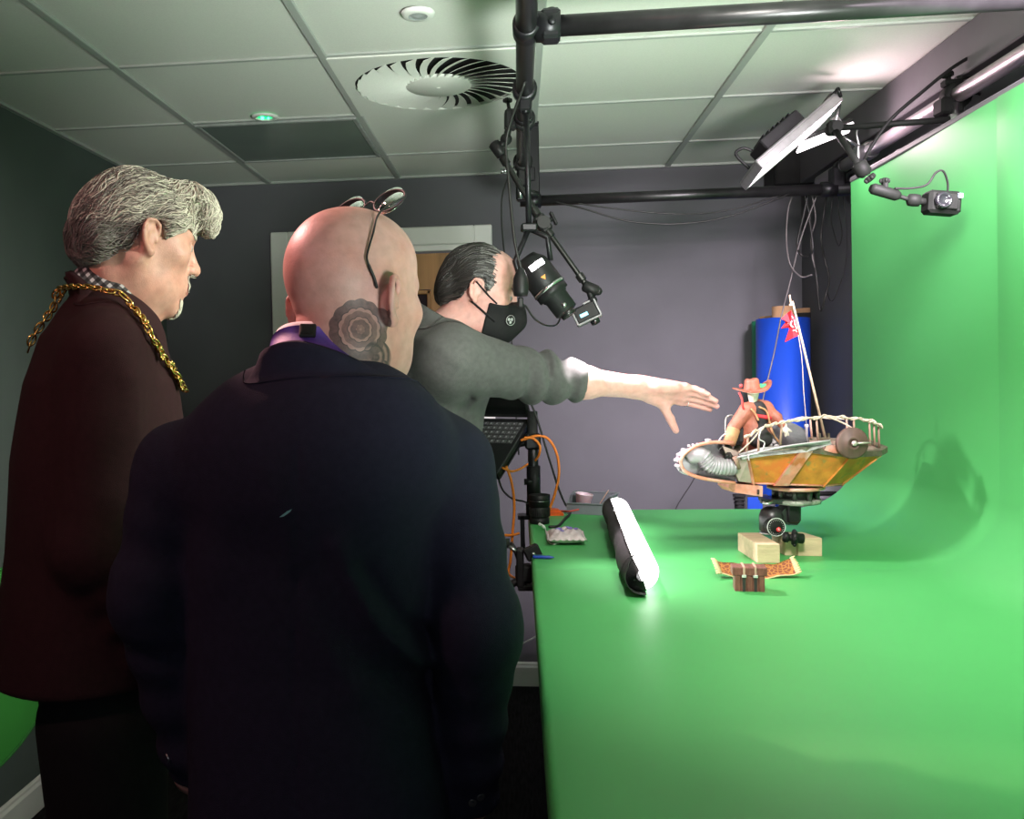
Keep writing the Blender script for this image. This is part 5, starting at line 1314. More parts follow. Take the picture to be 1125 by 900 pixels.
obj('crate_body', MB().box((x_+.0, 3.62, z_/2), (.115, .12, z_+.0), bev=.008), mat('dark_grey_crate', (.07, .07, .08), .55), t)
obj('panel', MB().box((x_-.02, 3.557, z_-.02), (.055, .006, .05), bev=.002), BLUE, t)
# green fabric disc on the left wall
t = thing('pop_up_backdrop', 'green fabric pop-up backdrop disc on the left wall below the maroon coat', 'backdrop', (XL+.02, 2.62, .24))
N = 48; ring = [V(XL+.008, 2.62+.50*math.cos(a), .55+.31*math.sin(a)) for a in np.linspace(0, 2*PI, N, endpoint=False)]
obj('fabric', MB().add([V(XL+.012, 2.62, .55)]+ring+[p-V(.006, 0, 0) for p in ring], [(0, 1+k, 1+(k+1) % N) for k in range(N)]+[(1+k, 1+N+k, 1+N+(k+1) % N, 1+(k+1) % N) for k in range(N)]), mat('green_backdrop_fabric', (.05, .34, .05), .8, var=.06, vscale=4), t)
m_ = MB(); m_.tube(ring+[ring[0]], .006, 8, caps=False); obj('sprung_rim', m_, M['black'] if False else mat('dark_green_binding', (.03, .20, .035), .8), t)
# ================================================================== LAPTOP, ITS STAND AND THE TABLE CLAMP
R0 = aY(583, 460, 3.0); F0 = aY(547, 519, 2.84); vf = F0-R0; ul = nrm(V(vf[1], -vf[0], 0)); ul = ul if ul[0] < 0 else -ul; Lf = np.linalg.norm(vf); vf = nrm(vf); nu = np.cross(vf, ul); nu = nu if nu[2] > 0 else -nu
WL = .33
t = thing('laptop', 'open black laptop on a tilted tray behind the masked person', 'laptop', R0+ul*WL/2+vf*Lf/2)
LAP = mat('black_laptop_plastic', (.016, .016, .018), .4, var=.15)
base = obj('base', MB().box(R0+ul*WL/2+vf*Lf/2-nu*.009, (WL, Lf, .018), (ul, vf, nu), bev=.003), LAP, t)
m_ = MB()
for r_ in range(5):
    for c_ in range(13): m_.box(R0+ul*(.024+.0225*c_+.004*r_*0)+vf*(.030+.0205*r_)+nu*.0018, (.0185, .0165, .0036), (ul, vf, nu), bev=.001)
kb = obj('keyboard', m_, mat('grey_key_caps', (.10, .10, .105), .5, var=.1), base)
# pale legends on the keys
lg = MB(); rr_ = random.Random(3)
for r_ in range(5):
    for c_ in range(13):
        o_ = R0+ul*(.024+.0225*c_)+vf*(.030+.0205*r_)+nu*.0038
        lg.box(o_, (.0045, .0055, .0003), (ul, vf, nu))
KE = obj('key_legends', lg, mat('pale_key_print', (.42, .42, .44), .6), base)
obj('touchpad', MB().box(R0+ul*WL*.52+vf*(Lf-.06)+nu*.0006, (.10, .065, .0012), (ul, vf, nu)), mat('dark_touchpad', (.024, .024, .026), .3), base)
sd = nrm(nu*.96-vf*.28); SH = .215
obj('screen', MB().box(R0+ul*WL/2+sd*SH/2-vf*.006, (WL, .009, SH), (ul, np.cross(sd, ul), sd), bev=.003), LAP, t)
fn_ = np.cross(sd, ul); fn_ = fn_ if fn_@vf > 0 else -fn_
obj('display', MB().box(R0+ul*WL/2+sd*SH/2-vf*.006+fn_*.0046, (WL-.02, .0008, SH-.024), (ul, np.cross(sd, ul), sd)), mat('dark_display', (.006, .006, .007), .15), t)
# post with tray
XP, YP = aY(586, 520, 2.96)[0], 2.96; zt = aY(586, 452, 2.96)[2]
t = thing('laptop_stand', 'black upright post clamped to the table corner carrying the laptop tray', 'stand', (XP, YP, .90))
obj('post', MB().cyl((XP, YP, .93), (XP, YP, zt), .0165, n=24), M['pipe'], t)
obj('post_sleeve', MB().cyl((XP, YP, TOP+.05), (XP, YP, TOP+.17), .022, n=24).cyl((XP-.03, YP-.012, TOP+.12), (XP+.0, YP-.012, TOP+.12), .010), M['black'], t)
obj('table_clamp', MB().box((XP-.015, YP, TOP+.008), (.075, .06, .012), bev=.002).box((.006, YP, TOP-.045), (.014, .06, .12), bev=.002).box((.03, YP, TOP-.10), (.06, .05, .012), bev=.002).cyl((.045, YP, TOP-.16), (.045, YP, TOP-.055), .007).cyl((.045, YP, TOP-.056), (.045, YP, TOP-.05), .017).cyl((.02, YP, TOP-.16), (.07, YP, TOP-.16), .005).cyl((XP, YP, TOP+.01), (XP, YP, TOP+.05), .026), M['blackmetal'], t)
m_ = MB().box(R0+ul*(WL/2-.0)+vf*(Lf/2)-nu*.022, (WL+.004, Lf+.006, .006), (ul, vf, nu), bev=.001).box(R0+ul*WL/2+vf*(Lf+.004)-nu*.012, (WL, .004, .026), (ul, vf, nu)); obj('tray', m_, M['blackmetal'], t)
pp = V(XP, YP, R0[2]-.07); obj('bracket', MB().tube([pp, R0+ul*.05+vf*.10-nu*.03], .011, 12).box(pp, (.05, .05, .05), bev=.006).box(R0+ul*.06+vf*.10-nu*.03, (.09, .08, .014), (ul, vf, nu), bev=.002), M['blackmetal'], t)
d = lambda x, y, k=0: aY(x, y, 2.93+k)
cable('orange_cable', [d(572, 484), d(590, 479), d(603, 483), d(612, 500), d(614, 522), d(609, 545), d(603, 562), d(602, 572)], .0042, M['orange'], 'orange cable arching from the laptop tray down to the table corner', group='orange cables around the laptop stand')
cable('orange_cable', [d(576, 481, -.03), d(586, 482, -.03), d(593, 490, -.03), d(592, 500, -.02), d(588, 506, .0)], .0040, M['orange'], 'short orange cable curl beside the laptop post', group='orange cables around the laptop stand')
cable('orange_cable', [d(556, 512, -.06), d(562, 530, -.06), d(565, 556, -.05), d(563, 588, -.05), d(561, 615, -.04), d(559, 630, -.05), d(568, 636, -.25), d(574, 634, -.44)], .0042, M['orange'], 'orange cable hanging straight down below the laptop', group='orange cables around the laptop stand')
cable('orange_cable', [d(552, 514, -.08), d(562, 518, -.05), d(572, 515, -.03), d(580, 510, -.01)], .0036, M['orange'], 'orange cable crossing under the laptop to the post', group='orange cables around the laptop stand')
cable('orange_cable', [d(543, 585, -.1), d(553, 588, -.08), d(563, 588, -.06), d(570, 586, -.04)], .0042, M['orange'], 'orange cable level with the table clamp', group='orange cables around the laptop stand')
cable('black_cable', [d(581, 438), d(590, 460), d(602, 500), d(613, 535), d(620, 552), d(622, 556)], .0032, M['rubber'], 'thin black cable slanting from the laptop to the parts bin')
cable('black_cable', [d(546, 520, -.08), d(552, 538, -.06), d(563, 548, -.05), d(575, 551, -.02), d(588, 556, .0)], .0030, M['rubber'], 'black cable sagging from the laptop to the post')
wc = aY(590, 705, 4.0)
cable('white_cable', [V(-.30, 3.8, .004), V(-.24, 3.86, .02), aY(540, 722, 3.95), aY(560, 715, 3.95), aY(575, 707, 3.97), aY(590, 699, 3.99), aY(605, 694, 4.0)], .004, M['white'], 'white cable slanting under the table near the skirting')
cable('thin_cable', [aY(765, 522, 3.9), aY(758, 534, 3.9), aY(750, 546, 3.9), aY(742, 560, 3.9), aY(730, 590, 3.9), V(aY(700, 690, 3.9)[0], 3.9, .4), V(aY(690, 720, 3.9)[0], 3.9, .003)], .0022, M['rubber'], 'thin black cable behind the table left of the model boat')
# clamp arm on the table edge
YC = 2.42; d = lambda x, y, k=0: aY(x, y, YC+k)
t = thing('table_clamp', 'black clamp arm gripping the left edge of the green table', 'clamp', d(583, 620))
m_ = MB().box(d(585, 607, -.02), (.042, .03, .034), (axes_img(.9, -.42), CF, axes_img(.42, .9)), bev=.004).box(V(-.003, YC, TOP-.04), (.02, .045, .10), bev=.004).box(V(.02, YC, TOP-.092), (.06, .04, .014), bev=.003); obj('jaw', m_, M['black'], t)
m_ = MB().ball(d(586, 609, -.045), .005, 10); obj('rivet', m_, M['steel'], t)
m_ = MB().tube([d(545, 598), d(552, 597), d(560, 597)], [.011, .013, .013], 14).tube([d(560, 597), d(567, 606), d(572, 616)], [.008, .007, .010], 12); obj('stud', m_, M['black'], t)
obj('pin', MB().cyl(d(559, 600, -.01), d(569, 608, -.012), .0045), M['steel'], t)
m_ = MB().tube([d(578, 640), d(566, 640), d(557, 645)], [.012, .010, .012], 14).box(d(576, 630), (.045, .04, .05), (CR, CF, CU), bev=.008); knob(m_, d(556, 645), axes_img(-1, .3), .016, .014, 5); obj('screw_handle', m_, M['black'], t)
# ================================================================== THINGS ON THE TABLE
ct = aZ(593, 575, TOP); z0 = TOP
t = thing('camera_lens', 'black camera lens standing upright at the table corner', 'lens', ct)
obj('barrel', MB().lathe([(0, 0), (.029, 0), (.030, .002), (.030, .018), (.027, .019), (.027, .021), (.031, .022), (.031, .05), (.029, .051), (.029, .053), (.032, .054), (.033, .088), (.031, .090), (.027, .088), (.024, .080), (0, .078)], ct, n=40), M['black'], t)
m_ = MB()
for k in range(36):
    a = 2*PI*k/36; m_.box(ct+V(.0315*math.cos(a), .0315*math.sin(a), .036), (.0022, .003, .024), (V(math.cos(a), math.sin(a), 0), V(-math.sin(a), math.cos(a), 0), V(0, 0, 1)))
obj('grip_ring', m_, M['rubber'], t)
obj('index_line', MB().lathe([(.0333, .071), (.0336, .0715), (.0333, .072)], ct, n=40), M['steel'], t)
q = aZ(597, 583, TOP)+V(0, 0, .012); q2 = q+axes_img(-.5, -.5)*.02
t = thing('white_plug', 'small white plug on a thin white lead in front of the lens', 'plug', q)
obj('plug_body', MB().box(q, (.014, .022, .010), (axes_img(.8, .5), CF, CU), bev=.003).cyl(q-axes_img(.8, .5)*.008, q-axes_img(.8, .5)*.016, .004), M['white'], t)
obj('lead', MB().tube(catmull([q+axes_img(.8, .5)*.007, aZ(602, 594, TOP+.003), aZ(608, 598, TOP+.003), aZ(614, 597, TOP+.003)], 6), .0014, 8), M['white'], t)
cable('black_cable', [aZ(603, 579, TOP+.004), aZ(613, 578, TOP+.004), aZ(620, 571, TOP+.004), aZ(625, 566, TOP+.004), aZ(628, 560, TOP+.004)], .0042, M['rubber'], 'thick black cable lying on the table between lens and parts bin')
q = aZ(609, 566, TOP)
t = thing('orange_wedge', 'small orange plastic wedge beside the lens', 'wedge', q)
obj('wedge_body', MB().prism([q+V(-.022, -.015, 0), q+V(.03, -.015, 0), q+V(.030, -.015, .006), q+V(.012, -.015, .020), q+V(-.022, -.015, .022)], V(0, .03, 0)), mat('orange_plastic', (.85, .12, .01), .4), t)
obj('rib', MB().box(q+V(.002, -.016, .010), (.03, .003, .004), bev=.001), mat('orange_plastic_rib', (.75, .10, .01), .4), t)
cable('red_cable', [aZ(603, 561, TOP+.004), aZ(612, 561, TOP+.006), aZ(624, 562, TOP+.02), aZ(636, 560, TOP+.025)], .0028, mat('red_cable_sheath', (.62, .08, .06), .5), 'red cable running from the post into the grey parts bin')
# parts bin
c = aZ(652, 566, TOP); c = V(c[0]+.0, c[1]+.05, TOP); bw, bd_, bh = .145, .095, .062
ang = .35; bxx = V(math.cos(ang), -math.sin(ang), 0); byy = V(math.sin(ang), math.cos(ang), 0); bzz = V(0, 0, 1)
t = thing('parts_bin', 'small grey open-fronted plastic parts bin on the table', 'bin', c)
GP = mat('blue_grey_plastic', (.17, .19, .20), .45, var=.04)
m_ = MB(); A4 = (bxx, byy, bzz)
m_.box(c+bzz*.002, (bw, bd_, .004), A4, bev=.001)
m_.box(c+byy*bd_/2+bzz*bh/2, (bw, .003, bh), A4)
m_.prism([c+bxx*bw/2-byy*bd_/2, c+bxx*bw/2+byy*bd_/2, c+bxx*bw/2+byy*bd_/2+bzz*bh, c+bxx*bw/2-byy*bd_/2+bzz*bh], -bxx*.003)
m_.prism([c-bxx*bw/2-byy*bd_/2, c-bxx*bw/2+byy*bd_/2, c-bxx*bw/2+byy*bd_/2+bzz*bh, c-bxx*bw/2-byy*bd_*.1+bzz*bh*.95, c-bxx*bw/2-byy*bd_/2+bzz*bh*.5], bxx*.003)
m_.box(c-byy*bd_/2+bzz*bh*.30, (bw, .003, bh*.58), A4)
obj('tray', m_, GP, t)
m_ = MB().box(c+byy*(bd_/2+.002)+bzz*bh, (bw+.012, .010, .004), A4, bev=.001).box(c+bxx*(bw/2+.002)+bzz*bh, (.010, bd_+.01, .004), A4, bev=.001).box(c-byy*bd_/2+bzz*bh*.58-byy*.002, (bw*.98, .008, .004), A4, bev=.001); obj('lip', m_, GP, t)
q = c-bxx*.035+byy*.005+bzz*.005
t = thing('plastic_cup', 'pale pink plastic cup lying in the grey parts bin', 'cup', q)
obj('cup_wall', MB().lathe([(.0, .002), (.022, .003), (.028, .055), (.0295, .057), (.027, .054), (.021, .006), (0, .005)], q, nrm(bzz+bxx*.15), n=28), mat('translucent_pink_plastic', (.70, .52, .56), .35, var=.04, sss=.2), t)
obj('cup_rim', MB().torus(q+nrm(bzz+bxx*.15)*.056, .0288, .0014, nrm(bzz+bxx*.15), n=32, k=6), mat('pale_cup_rim', (.75, .60, .63), .35), t)
q = c+bxx*.012-byy*.01+bzz*.006; dd = nrm(bxx*.55+bzz*.85)
o = obj('wooden_stick', MB().box(q+dd*.04, (.080, .012, .0022), (dd, byy, np.cross(dd, byy)), bev=.0008).cyl(q+dd*.080-np.cross(dd, byy)*.0011, q+dd*.080+np.cross(dd, byy)*.0011, .006), mat('pale_wood_stick', (.72, .47, .36), .6, var=.1)); recenter(o); tag(o, 'pale wooden craft stick poking up from the parts bin', 'stick')
q = c+bxx*.03+byy*.0+bzz*.03; dd = nrm(bxx*.85+bzz*.38)
o = obj('metal_rod', MB().tube([q, q+dd*.06, q+dd*.064], [.0026, .0026, .001], 10), mat('pale_green_plastic', (.55, .62, .55), .4)); recenter(o); tag(o, 'thin pale rod lying over the right rim of the parts bin', 'rod')
# plastic pouch
c = (aZ(597, 601, TOP)+aZ(640, 604, TOP)+aZ(601, 583, TOP)+aZ(640, 584, TOP))/4
c = c+V(.004, -.035, 0); pw, ph_ = .108, .15; rows_ = []; NB = 22
def pil(sgn):
    R_ = []
    for i in range(NB+1):
        r_ = []
        for j in range(NB+1):
            a, b_ = i/NB*2-1, j/NB*2-1
            pf = (max(0, 1-abs(a)**3)*max(0, 1-abs(b_)**2.2))**.55
            z_ = .018+sgn*.017*pf+.0035*math.sin(7*a+4*b_)*pf*(sgn > 0)+.0025*math.sin(13*a-9*b_)*pf*(sgn > 0)
            if abs(a) > .86 or abs(b_) > .93: z_ = .018+.002*math.sin(20*a+17*b_)
            pinch = 1-.05*(1-abs(a)**2)*0
            r_.append(c+V(a*pw/2*(1-.06*(1-b_*b_)), b_*ph_/2*(1-.05*(1-a*a)), z_-.0015))
        R_.append(r_)
    return R_
t = thing('plastic_pouch', 'small printed plastic pouch lying on the table in front of the lens', 'pouch', c)
PM = mat('pinkish_white_pouch_film', (.66, .56, .58), .3, var=.14, vscale=60, coat=.3)
mbp = MB().sheet(pil(1)).sheet([r[::-1] for r in pil(-1)]); obj('film', mbp, PM, t)
for k, (a, b_, s_) in enumerate(((-.35, .05, .011), (.2, -.05, .009), (.55, .45, .007), (-.2, -.45, .006), (.1, .5, .006))):
    pf = (max(0, 1-abs(a)**3)*max(0, 1-abs(b_)**2.2))**.55
    q = c+V(a*pw/2, b_*ph_/2, .0175+.017*pf+.0035*math.sin(7*a+4*b_)*pf+.0025*math.sin(13*a-9*b_)*pf+.0006)
    obj('printed_mark', MB().torus(q, s_*.7, s_*.22, (0, 0, 1), n=20, k=6).ball(q, (s_*.3, s_*.3, .0006), 8), mat('violet_print', (.22, .17, .50), .5), t)
# pen
a = aZ(585, 612, TOP+.005); b_ = aZ(609, 612.5, TOP+.005)
t = thing('pen', 'blue pen lying by the left edge of the green table', 'pen', (a+b_)/2-V(0, 0, .005))
dd = nrm(b_-a); L = np.linalg.norm(b_-a)
obj('barrel', MB().lathe([(0, 0), (.003, .0005), (.0042, .004), (.0042, L*.78), (.0018, L*.95), (.0006, L)], a, dd, n=16), mat('blue_pen_plastic', (.02, .06, .42), .3), t)
obj('clip', MB().box(a+dd*L*.25+V(0, 0, .0055), (L*.4, .0022, .0012), (dd, np.cross(V(0, 0, 1), dd), V(0, 0, 1))).box(a+dd*L*.07+V(0, 0, .0045), (.004, .0022, .003), (dd, np.cross(V(0, 0, 1), dd), V(0, 0, 1))), mat('dark_blue_clip', (.01, .02, .12), .3), t)
# tube light
pn0 = aZ(703, 662, TOP); pf0 = aZ(672, 588, TOP); dd = pn0-pf0; dd[2] = 0; dd = nrm(dd)
rT = .038; cA = V(*(aZ(677, 574, TOP)))+V(0, 0, rT+.006); cB = V(*(aZ(706, 656, TOP)))+V(0, 0, rT+.006); dd = nrm(cB-cA); L = np.linalg.norm(cB-cA); sd_ = nrm(np.cross(dd, V(0, 0, 1))); sd_ = sd_ if sd_[0] > 0 else -sd_
t = thing('tube_light', 'lit white tube lamp in a black fabric sleeve lying on the table', 'lamp', (cA+cB)/2-V(0, 0, rT+.006))
rows_ = []; NT = 26
def tring(s_, rr, a0, a1, n=20): return [cA+dd*s_*L+rr*(math.cos(a)*sd_+math.sin(a)*V(0, 0, 1)) for a in np.linspace(a0, a1, n)]
def endr(s_): return math.sqrt(max(.0, 1-max(0, (abs(s_*2-1)-.90)/.10)**2))
ss = np.concatenate([np.linspace(0, .08, 6), np.linspace(.1, .9, 14), np.linspace(.92, 1, 6)])
obj('diffuser', MB().sheet([tring(s_, rT*(.18+.82*endr(s_)), -1.35, 2.15, 24) for s_ in ss]), M['tubelamp'], t)
wob = lambda s_: .0025*math.sin(17*s_)+.002*math.sin(41*s_)
obj('sleeve', MB().sheet([tring(s_, (rT+.003+wob(s_))*(.3+.7*endr(s_)), 2.05, 4.99, 24) for s_ in ss], thick=.002), mat('black_sleeve_fabric', (.035, .033, .036), .75, var=.2, bump=.4, bscale=500), t)
obj('seam_cord', MB().tube([cA+dd*s_*L+(rT+.0055+wob(s_))*(math.cos(2.08)*sd_+math.sin(2.08)*V(0, 0, 1)) for s_ in np.linspace(.05, .95, 30)], .0016, 6), M['rubber'], t)
obj('end_flap', MB().sheet([[cB-dd*(.03-.016*k)+(rT*(1.09-.05*k))*(math.cos(a)*sd_+math.sin(a)*V(0, 0, 1)) for a in np.linspace(1.9+.25*k, 4.9, 16)] for k in range(4)], thick=.0015), mat('black_flap_fabric', (.02, .02, .021), .75, bump=.4, bscale=500), t)
obj('end_cap', MB().lathe([(rT*.75, -.005), (rT*.7, .004), (rT*.4, .010), (0, .011)], cA-dd*.0, -dd, n=24), M['black'], t)
# timber blocks
WOOD = mat('pale_sawn_timber', (.60, .43, .29), .75, var=.16, vscale=45, bump=.3, bscale=200, stretch=(.25, 1, 1))
bz = .046
def block(label, pxs, h_=bz):
    P = [aZ(x, y, TOP) for x, y in pxs]; c = sum(P)/4
    t = MB().prism([p for p in P], V(0, 0, h_)); o = obj('timber_block', t, WOOD); m = o.modifiers.new('edge', 'BEVEL'); m.width = .0015; m.segments = 2
    recenter(o); return tag(o, label, 'wood block', 'timber blocks under the boat stand')
pA = aZ(832, 619, TOP); pB = aZ(857, 619, TOP); pb = aZ(817, 609, TOP)
dx_ = pB-pA; dep = pb-pA; dep = dep*1.0
def prism4(p, q, r_): return p, q
def blk(p, u_, v_, label):
    o = obj('timber_block', MB().prism([p, p+u_, p+u_+v_, p+v_], V(0, 0, bz)), WOOD); m = o.modifiers.new('edge', 'BEVEL'); m.width = .0015; m.segments = 2
    recenter(o); return tag(o, label, 'wood block', 'timber blocks under the boat stand')
blk(pA, dx_, nrm(dep)*.16, 'pale timber block nearest the viewer under the boat stand, end grain facing out')
q1 = aZ(857.5, 611, TOP); q2 = aZ(876.5, 611, TOP); q3 = aZ(903, 611.5, TOP)
vb = V(-.01, .085, 0)
blk(q1+V(.012, .004, 0), (q2-q1)-V(.013, 0, 0), vb, 'middle timber block of the three under the boat stand')
blk(q2+V(.001, 0, 0), (q3-q2), V(-.022, .085, 0), 'right-hand timber block of the three under the boat stand')
# geared head
zh = 2.36; g = lambda x, y, k=0: aD(x, y, zh+k)
cy0 = g(848, 594); cyt = TOP+bz
t = thing('geared_head', 'black geared tripod head with a red dot on timber blocks, holding up the boat', 'tripod head', V(cy0[0], cy0[1], cyt))
hb = V(cy0[0], cy0[1], cyt)
obj('foot', MB().lathe([(0, 0), (.030, 0), (.030, .004), (.026, .006), (0, .006)], hb, n=32), M['steel'], t)
HEADM = mat('dark_grey_cast_metal', (.040, .038, .042), .35, metal=.4, var=.15)
obj('turret', MB().lathe([(.028, .006), (.031, .010), (.031, .045), (.026, .060), (.015, .068), (0, .070)], hb, n=36), HEADM, t)
fc = g(852, 579, -.040); fx = -CF
obj('dial', MB().lathe([(0, -.03), (.022, -.03), (.0235, -.004), (.0235, .004), (.021, .006), (0, .006)], fc, fx, n=36), M['black'], t)
obj('dial_ring', MB().torus(fc+fx*.0055, .0222, .0013, fx, n=40, k=6), mat('pale_dial_ring', (.55, .58, .57), .3), t)
m_ = MB()
for k in range(24):
    a = 2*PI*k/24; m_.box(fc+fx*.0064+.0175*(math.cos(a)*CR+math.sin(a)*CU), (.003, .0006, .0005), (math.cos(a)*CR+math.sin(a)*CU, -math.sin(a)*CR+math.cos(a)*CU, fx))
obj('dial_scale', m_, mat('white_scale_marks', (.6, .6, .6), .5), t)
obj('red_dot', MB().lathe([(0, .0012), (.0058, .001), (.0062, 0)], fc+fx*.006+CR*.006-CU*.006, fx, n=24), mat('red_badge', (.75, .03, .04), .35), t)
obj('badge_mark', MB().box(fc+fx*.0074+CR*.006-CU*.0075, (.005, .0012, .0006), (CR, CU, fx)).box(fc+fx*.0074+CR*.006-CU*.005, (.0014, .005, .0006), (CR, CU, fx)), mat('white_badge_mark', (.75, .75, .75), .5), t)
kb0 = g(860, 590, -.085); kb1 = g(882, 592, -.095); kd = nrm(kb1-kb0); KL = np.linalg.norm(kb1-kb0)
m_ = MB().lathe([(0, 0), (.010, 0), (.013, .004), (.013, .012), (.009, .014), (.009, .020), (.016, .021), (.018, .024), (.018, .030), (.015, .033), (.0125, .034), (.0125, KL), (.010, KL+.003), (0, KL+.003)], kb0, kd, n=28); obj('crank_knob', m_, M['black'], t)
m_ = MB()
for k in range(6):
    a = 2*PI*k/6; x_, y_, _ = frame(kd); m_.ball(kb0+kd*.027+.018*(math.cos(a)*x_+math.sin(a)*y_), .005, 8)
obj('crank_lobes', m_, M['black'], t)
# arm up to the plate
aw = [(853, 568), (866, 556), (868, 550), (880, 550), (880, 572), (876, 577), (866, 577), (862, 573)]
obj('tilt_arm', MB().prism([g(x, y, -.022) for x, y in aw], CF*.05), HEADM, t)
obj('tilt_cheek', MB().box(g(872, 562, -.026), (.030, .008, .058), (CR, CF, CU), bev=.003), M['black'], t)
pz_ = g(860, 549)[2]; obj('plate', MB().box(V(*(g(858, 549)[:2]), pz_), (.095, .075, .012), bev=.002).box(g(842, 551, -.03), (.03, .012, .010), (CR, CF, CU), bev=.002), mat('dark_green_black_plate', (.02, .028, .024), .35, metal=.3), t)
obj('plate_lever', MB().tube([g(838, 552, -.035), g(843, 554, -.04), g(849, 551, -.04)], .004, 8), M['steel'], t)
# ================================================================== MODEL BOAT
zb = 2.36; B = lambda x, y, k=0: aD(x, y, zb+k)
def rust(name, c1, c2, c3, rough=.5, metal=0, sc=18):
    m = mat(name, c1, rough, metal=metal, var=.25, vscale=sc*2, bump=.2, bscale=120)
    nt = m.node_tree; b_ = nt.nodes['Principled BSDF']; src = b_.inputs['Base Color'].links[0].from_socket
    tc = nt.nodes.new('ShaderNodeTexCoord')
    for i, (c, s_, lo) in enumerate(((c2, sc, .50), (c3, sc*1.7, .58))):
        n = nt.nodes.new('ShaderNodeTexNoise'); n.inputs['Scale'].default_value = s_; n.inputs['Detail'].default_value = 5
        mp = nt.nodes.new('ShaderNodeMapping'); mp.inputs['Location'].default_value = (3.1*i, 1.7*i, .4); nt.links.new(tc.outputs['Object'], mp.inputs[0]); nt.links.new(mp.outputs[0], n.inputs['Vector'])
        r_ = nt.nodes.new('ShaderNodeMapRange'); r_.inputs['From Min'].default_value = lo; r_.inputs['From Max'].default_value = lo+.10; nt.links.new(n.outputs['Fac'], r_.inputs['Value'])
        mx = nt.nodes.new('ShaderNodeMix'); mx.data_type = 'RGBA'; nt.links.new(r_.outputs['Result'], mx.inputs[0]); nt.links.new(src, mx.inputs[6]); mx.inputs[7].default_value = (*c, 1); src = mx.outputs[2]
    nt.links.new(src, b_.inputs['Base Color']); return m
AMB = rust('rusted_amber_hull', (.54, .205, .032), (.60, .16, .03), (.22, .20, .06))
PNK = rust('worn_copper_trim', (.72, .27, .20), (.72, .40, .35), (.62, .17, .07), .4, .2)
GRYM = rust('weathered_grey_metal', (.36, .34, .35), (.46, .44, .45), (.22, .19, .18), .4, .4, 30)
BRZ = rust('dark_bronze_rim', (.13, .10, .075), (.20, .15, .11), (.09, .12, .08), .45, .4, 30)
WHT = mat('chalky_lilac_fittings', (.50, .45, .49), .5, var=.12)
ROPE = mat('pale_rope', (.58, .46, .36), .85, var=.2, vscale=220, bump=.6, bscale=700)
OLD = mat('dark_brown_wood', (.10, .055, .045), .55, var=.3, vscale=60, stretch=(1, 1, .2))
boat = thing('model_boat', 'weathered model flying boat with rope rail and mast held up on the tripod head', 'model boat', B(872, 549))
T = [B(800, 499, -.02), B(822, 503, -.085), B(886, 497, -.11), B(933, 503, -.10), B(966, 501, -.05), B(973, 497, .02), B(955, 489, .10), B(890, 486, .12), B(830, 489, .10), B(803, 494, .03)]
Bt = [B(812, 529, 0), B(828, 531, -.05), B(857, 532, -.07), B(905, 534, -.07), B(925, 532, -.03), B(928, 530, .02), B(915, 528, .06), B(880, 527, .07), B(830, 528, .06), B(815, 528, .03)]
n = 10; cen = sum(T)/n
def facet(mb, i, mi, inset=0): j = (i+1) % n; mb.add([T[i], T[j], Bt[j], Bt[i]], [(0, 1, 2, 3)], mi)
hull = MB(); 
for i in range(n): facet(hull, i, 1 if i in (0, 9) else 0)
hull.add(Bt, [tuple(range(n))[::-1]], 0)
hu = obj('hull', hull, [AMB, PNK], boat)
def strip(p0, p1, w, th=.005):
    d_ = p1-p0; m_ = (p0+p1)/2; out = m_-cen; out[2] = 0; out = nrm(out); out = nrm(out-(out@nrm(d_))*nrm(d_)); s_ = np.cross(nrm(d_), out)
    return MB().box(m_+out*th*.3, (np.linalg.norm(d_)+.006, w, th), (d_, s_, out), bev=.001)
for i, w in ((1, .010), (3, .004), (4, .004), (0, .006)): obj('hull_rib', strip(T[i], Bt[i], w), PNK if i in (0, 1) else AMB, boat)
wedge = [B(878, 498, -.116), B(893, 496, -.116), B(866, 534, -.078), B(851, 534, -.076)]
obj('hull_rib', MB().prism(wedge, CF*.012), PNK, boat)
m_ = MB()
for i in range(n):
    j = (i+1) % n; d_ = Bt[j]-Bt[i]; m_.tube([Bt[i], Bt[j]], .0028, 6)
obj('chine_moulding', m_, PNK, boat)
# rim and deck
rim = MB()
for i in range(n):
    j = (i+1) % n
    o0 = T[i]-cen; o1 = T[j]-cen; o0[2] = 0; o1[2] = 0; o0 = nrm(o0); o1 = nrm(o1)
    a, b_ = T[i]+o0*.006, T[j]+o1*.006; c_, d_ = T[j]-o1*.016, T[i]-o0*.016; up = V(0, 0, .014)
    rim.add([a, b_, c_, d_, a+up, b_+up, c_+up, d_+up], [(0, 3, 2, 1), (4, 5, 6, 7), (0, 1, 5, 4), (2, 3, 7, 6)])
obj('rim', rim, BRZ, boat)
obj('deck', MB().add([p+V(0, 0, .008) for p in T], [tuple(range(n))]), rust('planked_deck', (.20, .13, .10), (.28, .20, .16), (.12, .10, .08)), boat)
ledge = [B(812, 499, -.088), B(836, 492, -.10), B(870, 489, -.118), B(912, 484, -.118), B(914, 488, -.118), B(886, 497, -.116), B(850, 500, -.11), B(815, 505, -.088)]
obj('side_plate', MB().prism(ledge, CF*.010), GRYM, boat)
obj('side_trim', MB().tube(catmull([B(808, 503, -.09), B(822, 500, -.095), B(860, 491, -.125), B(912, 484, -.125)], 5), .0022, 8), mat('lilac_grey_trim', (.50, .46, .50), .4, metal=.3), boat)
obj('stern_plate', MB().prism([B(908, 489, -.116), B(930, 490, -.112), B(932, 499, -.112), B(916, 498, -.115), B(906, 495, -.116)], CF*.01), PNK, boat)
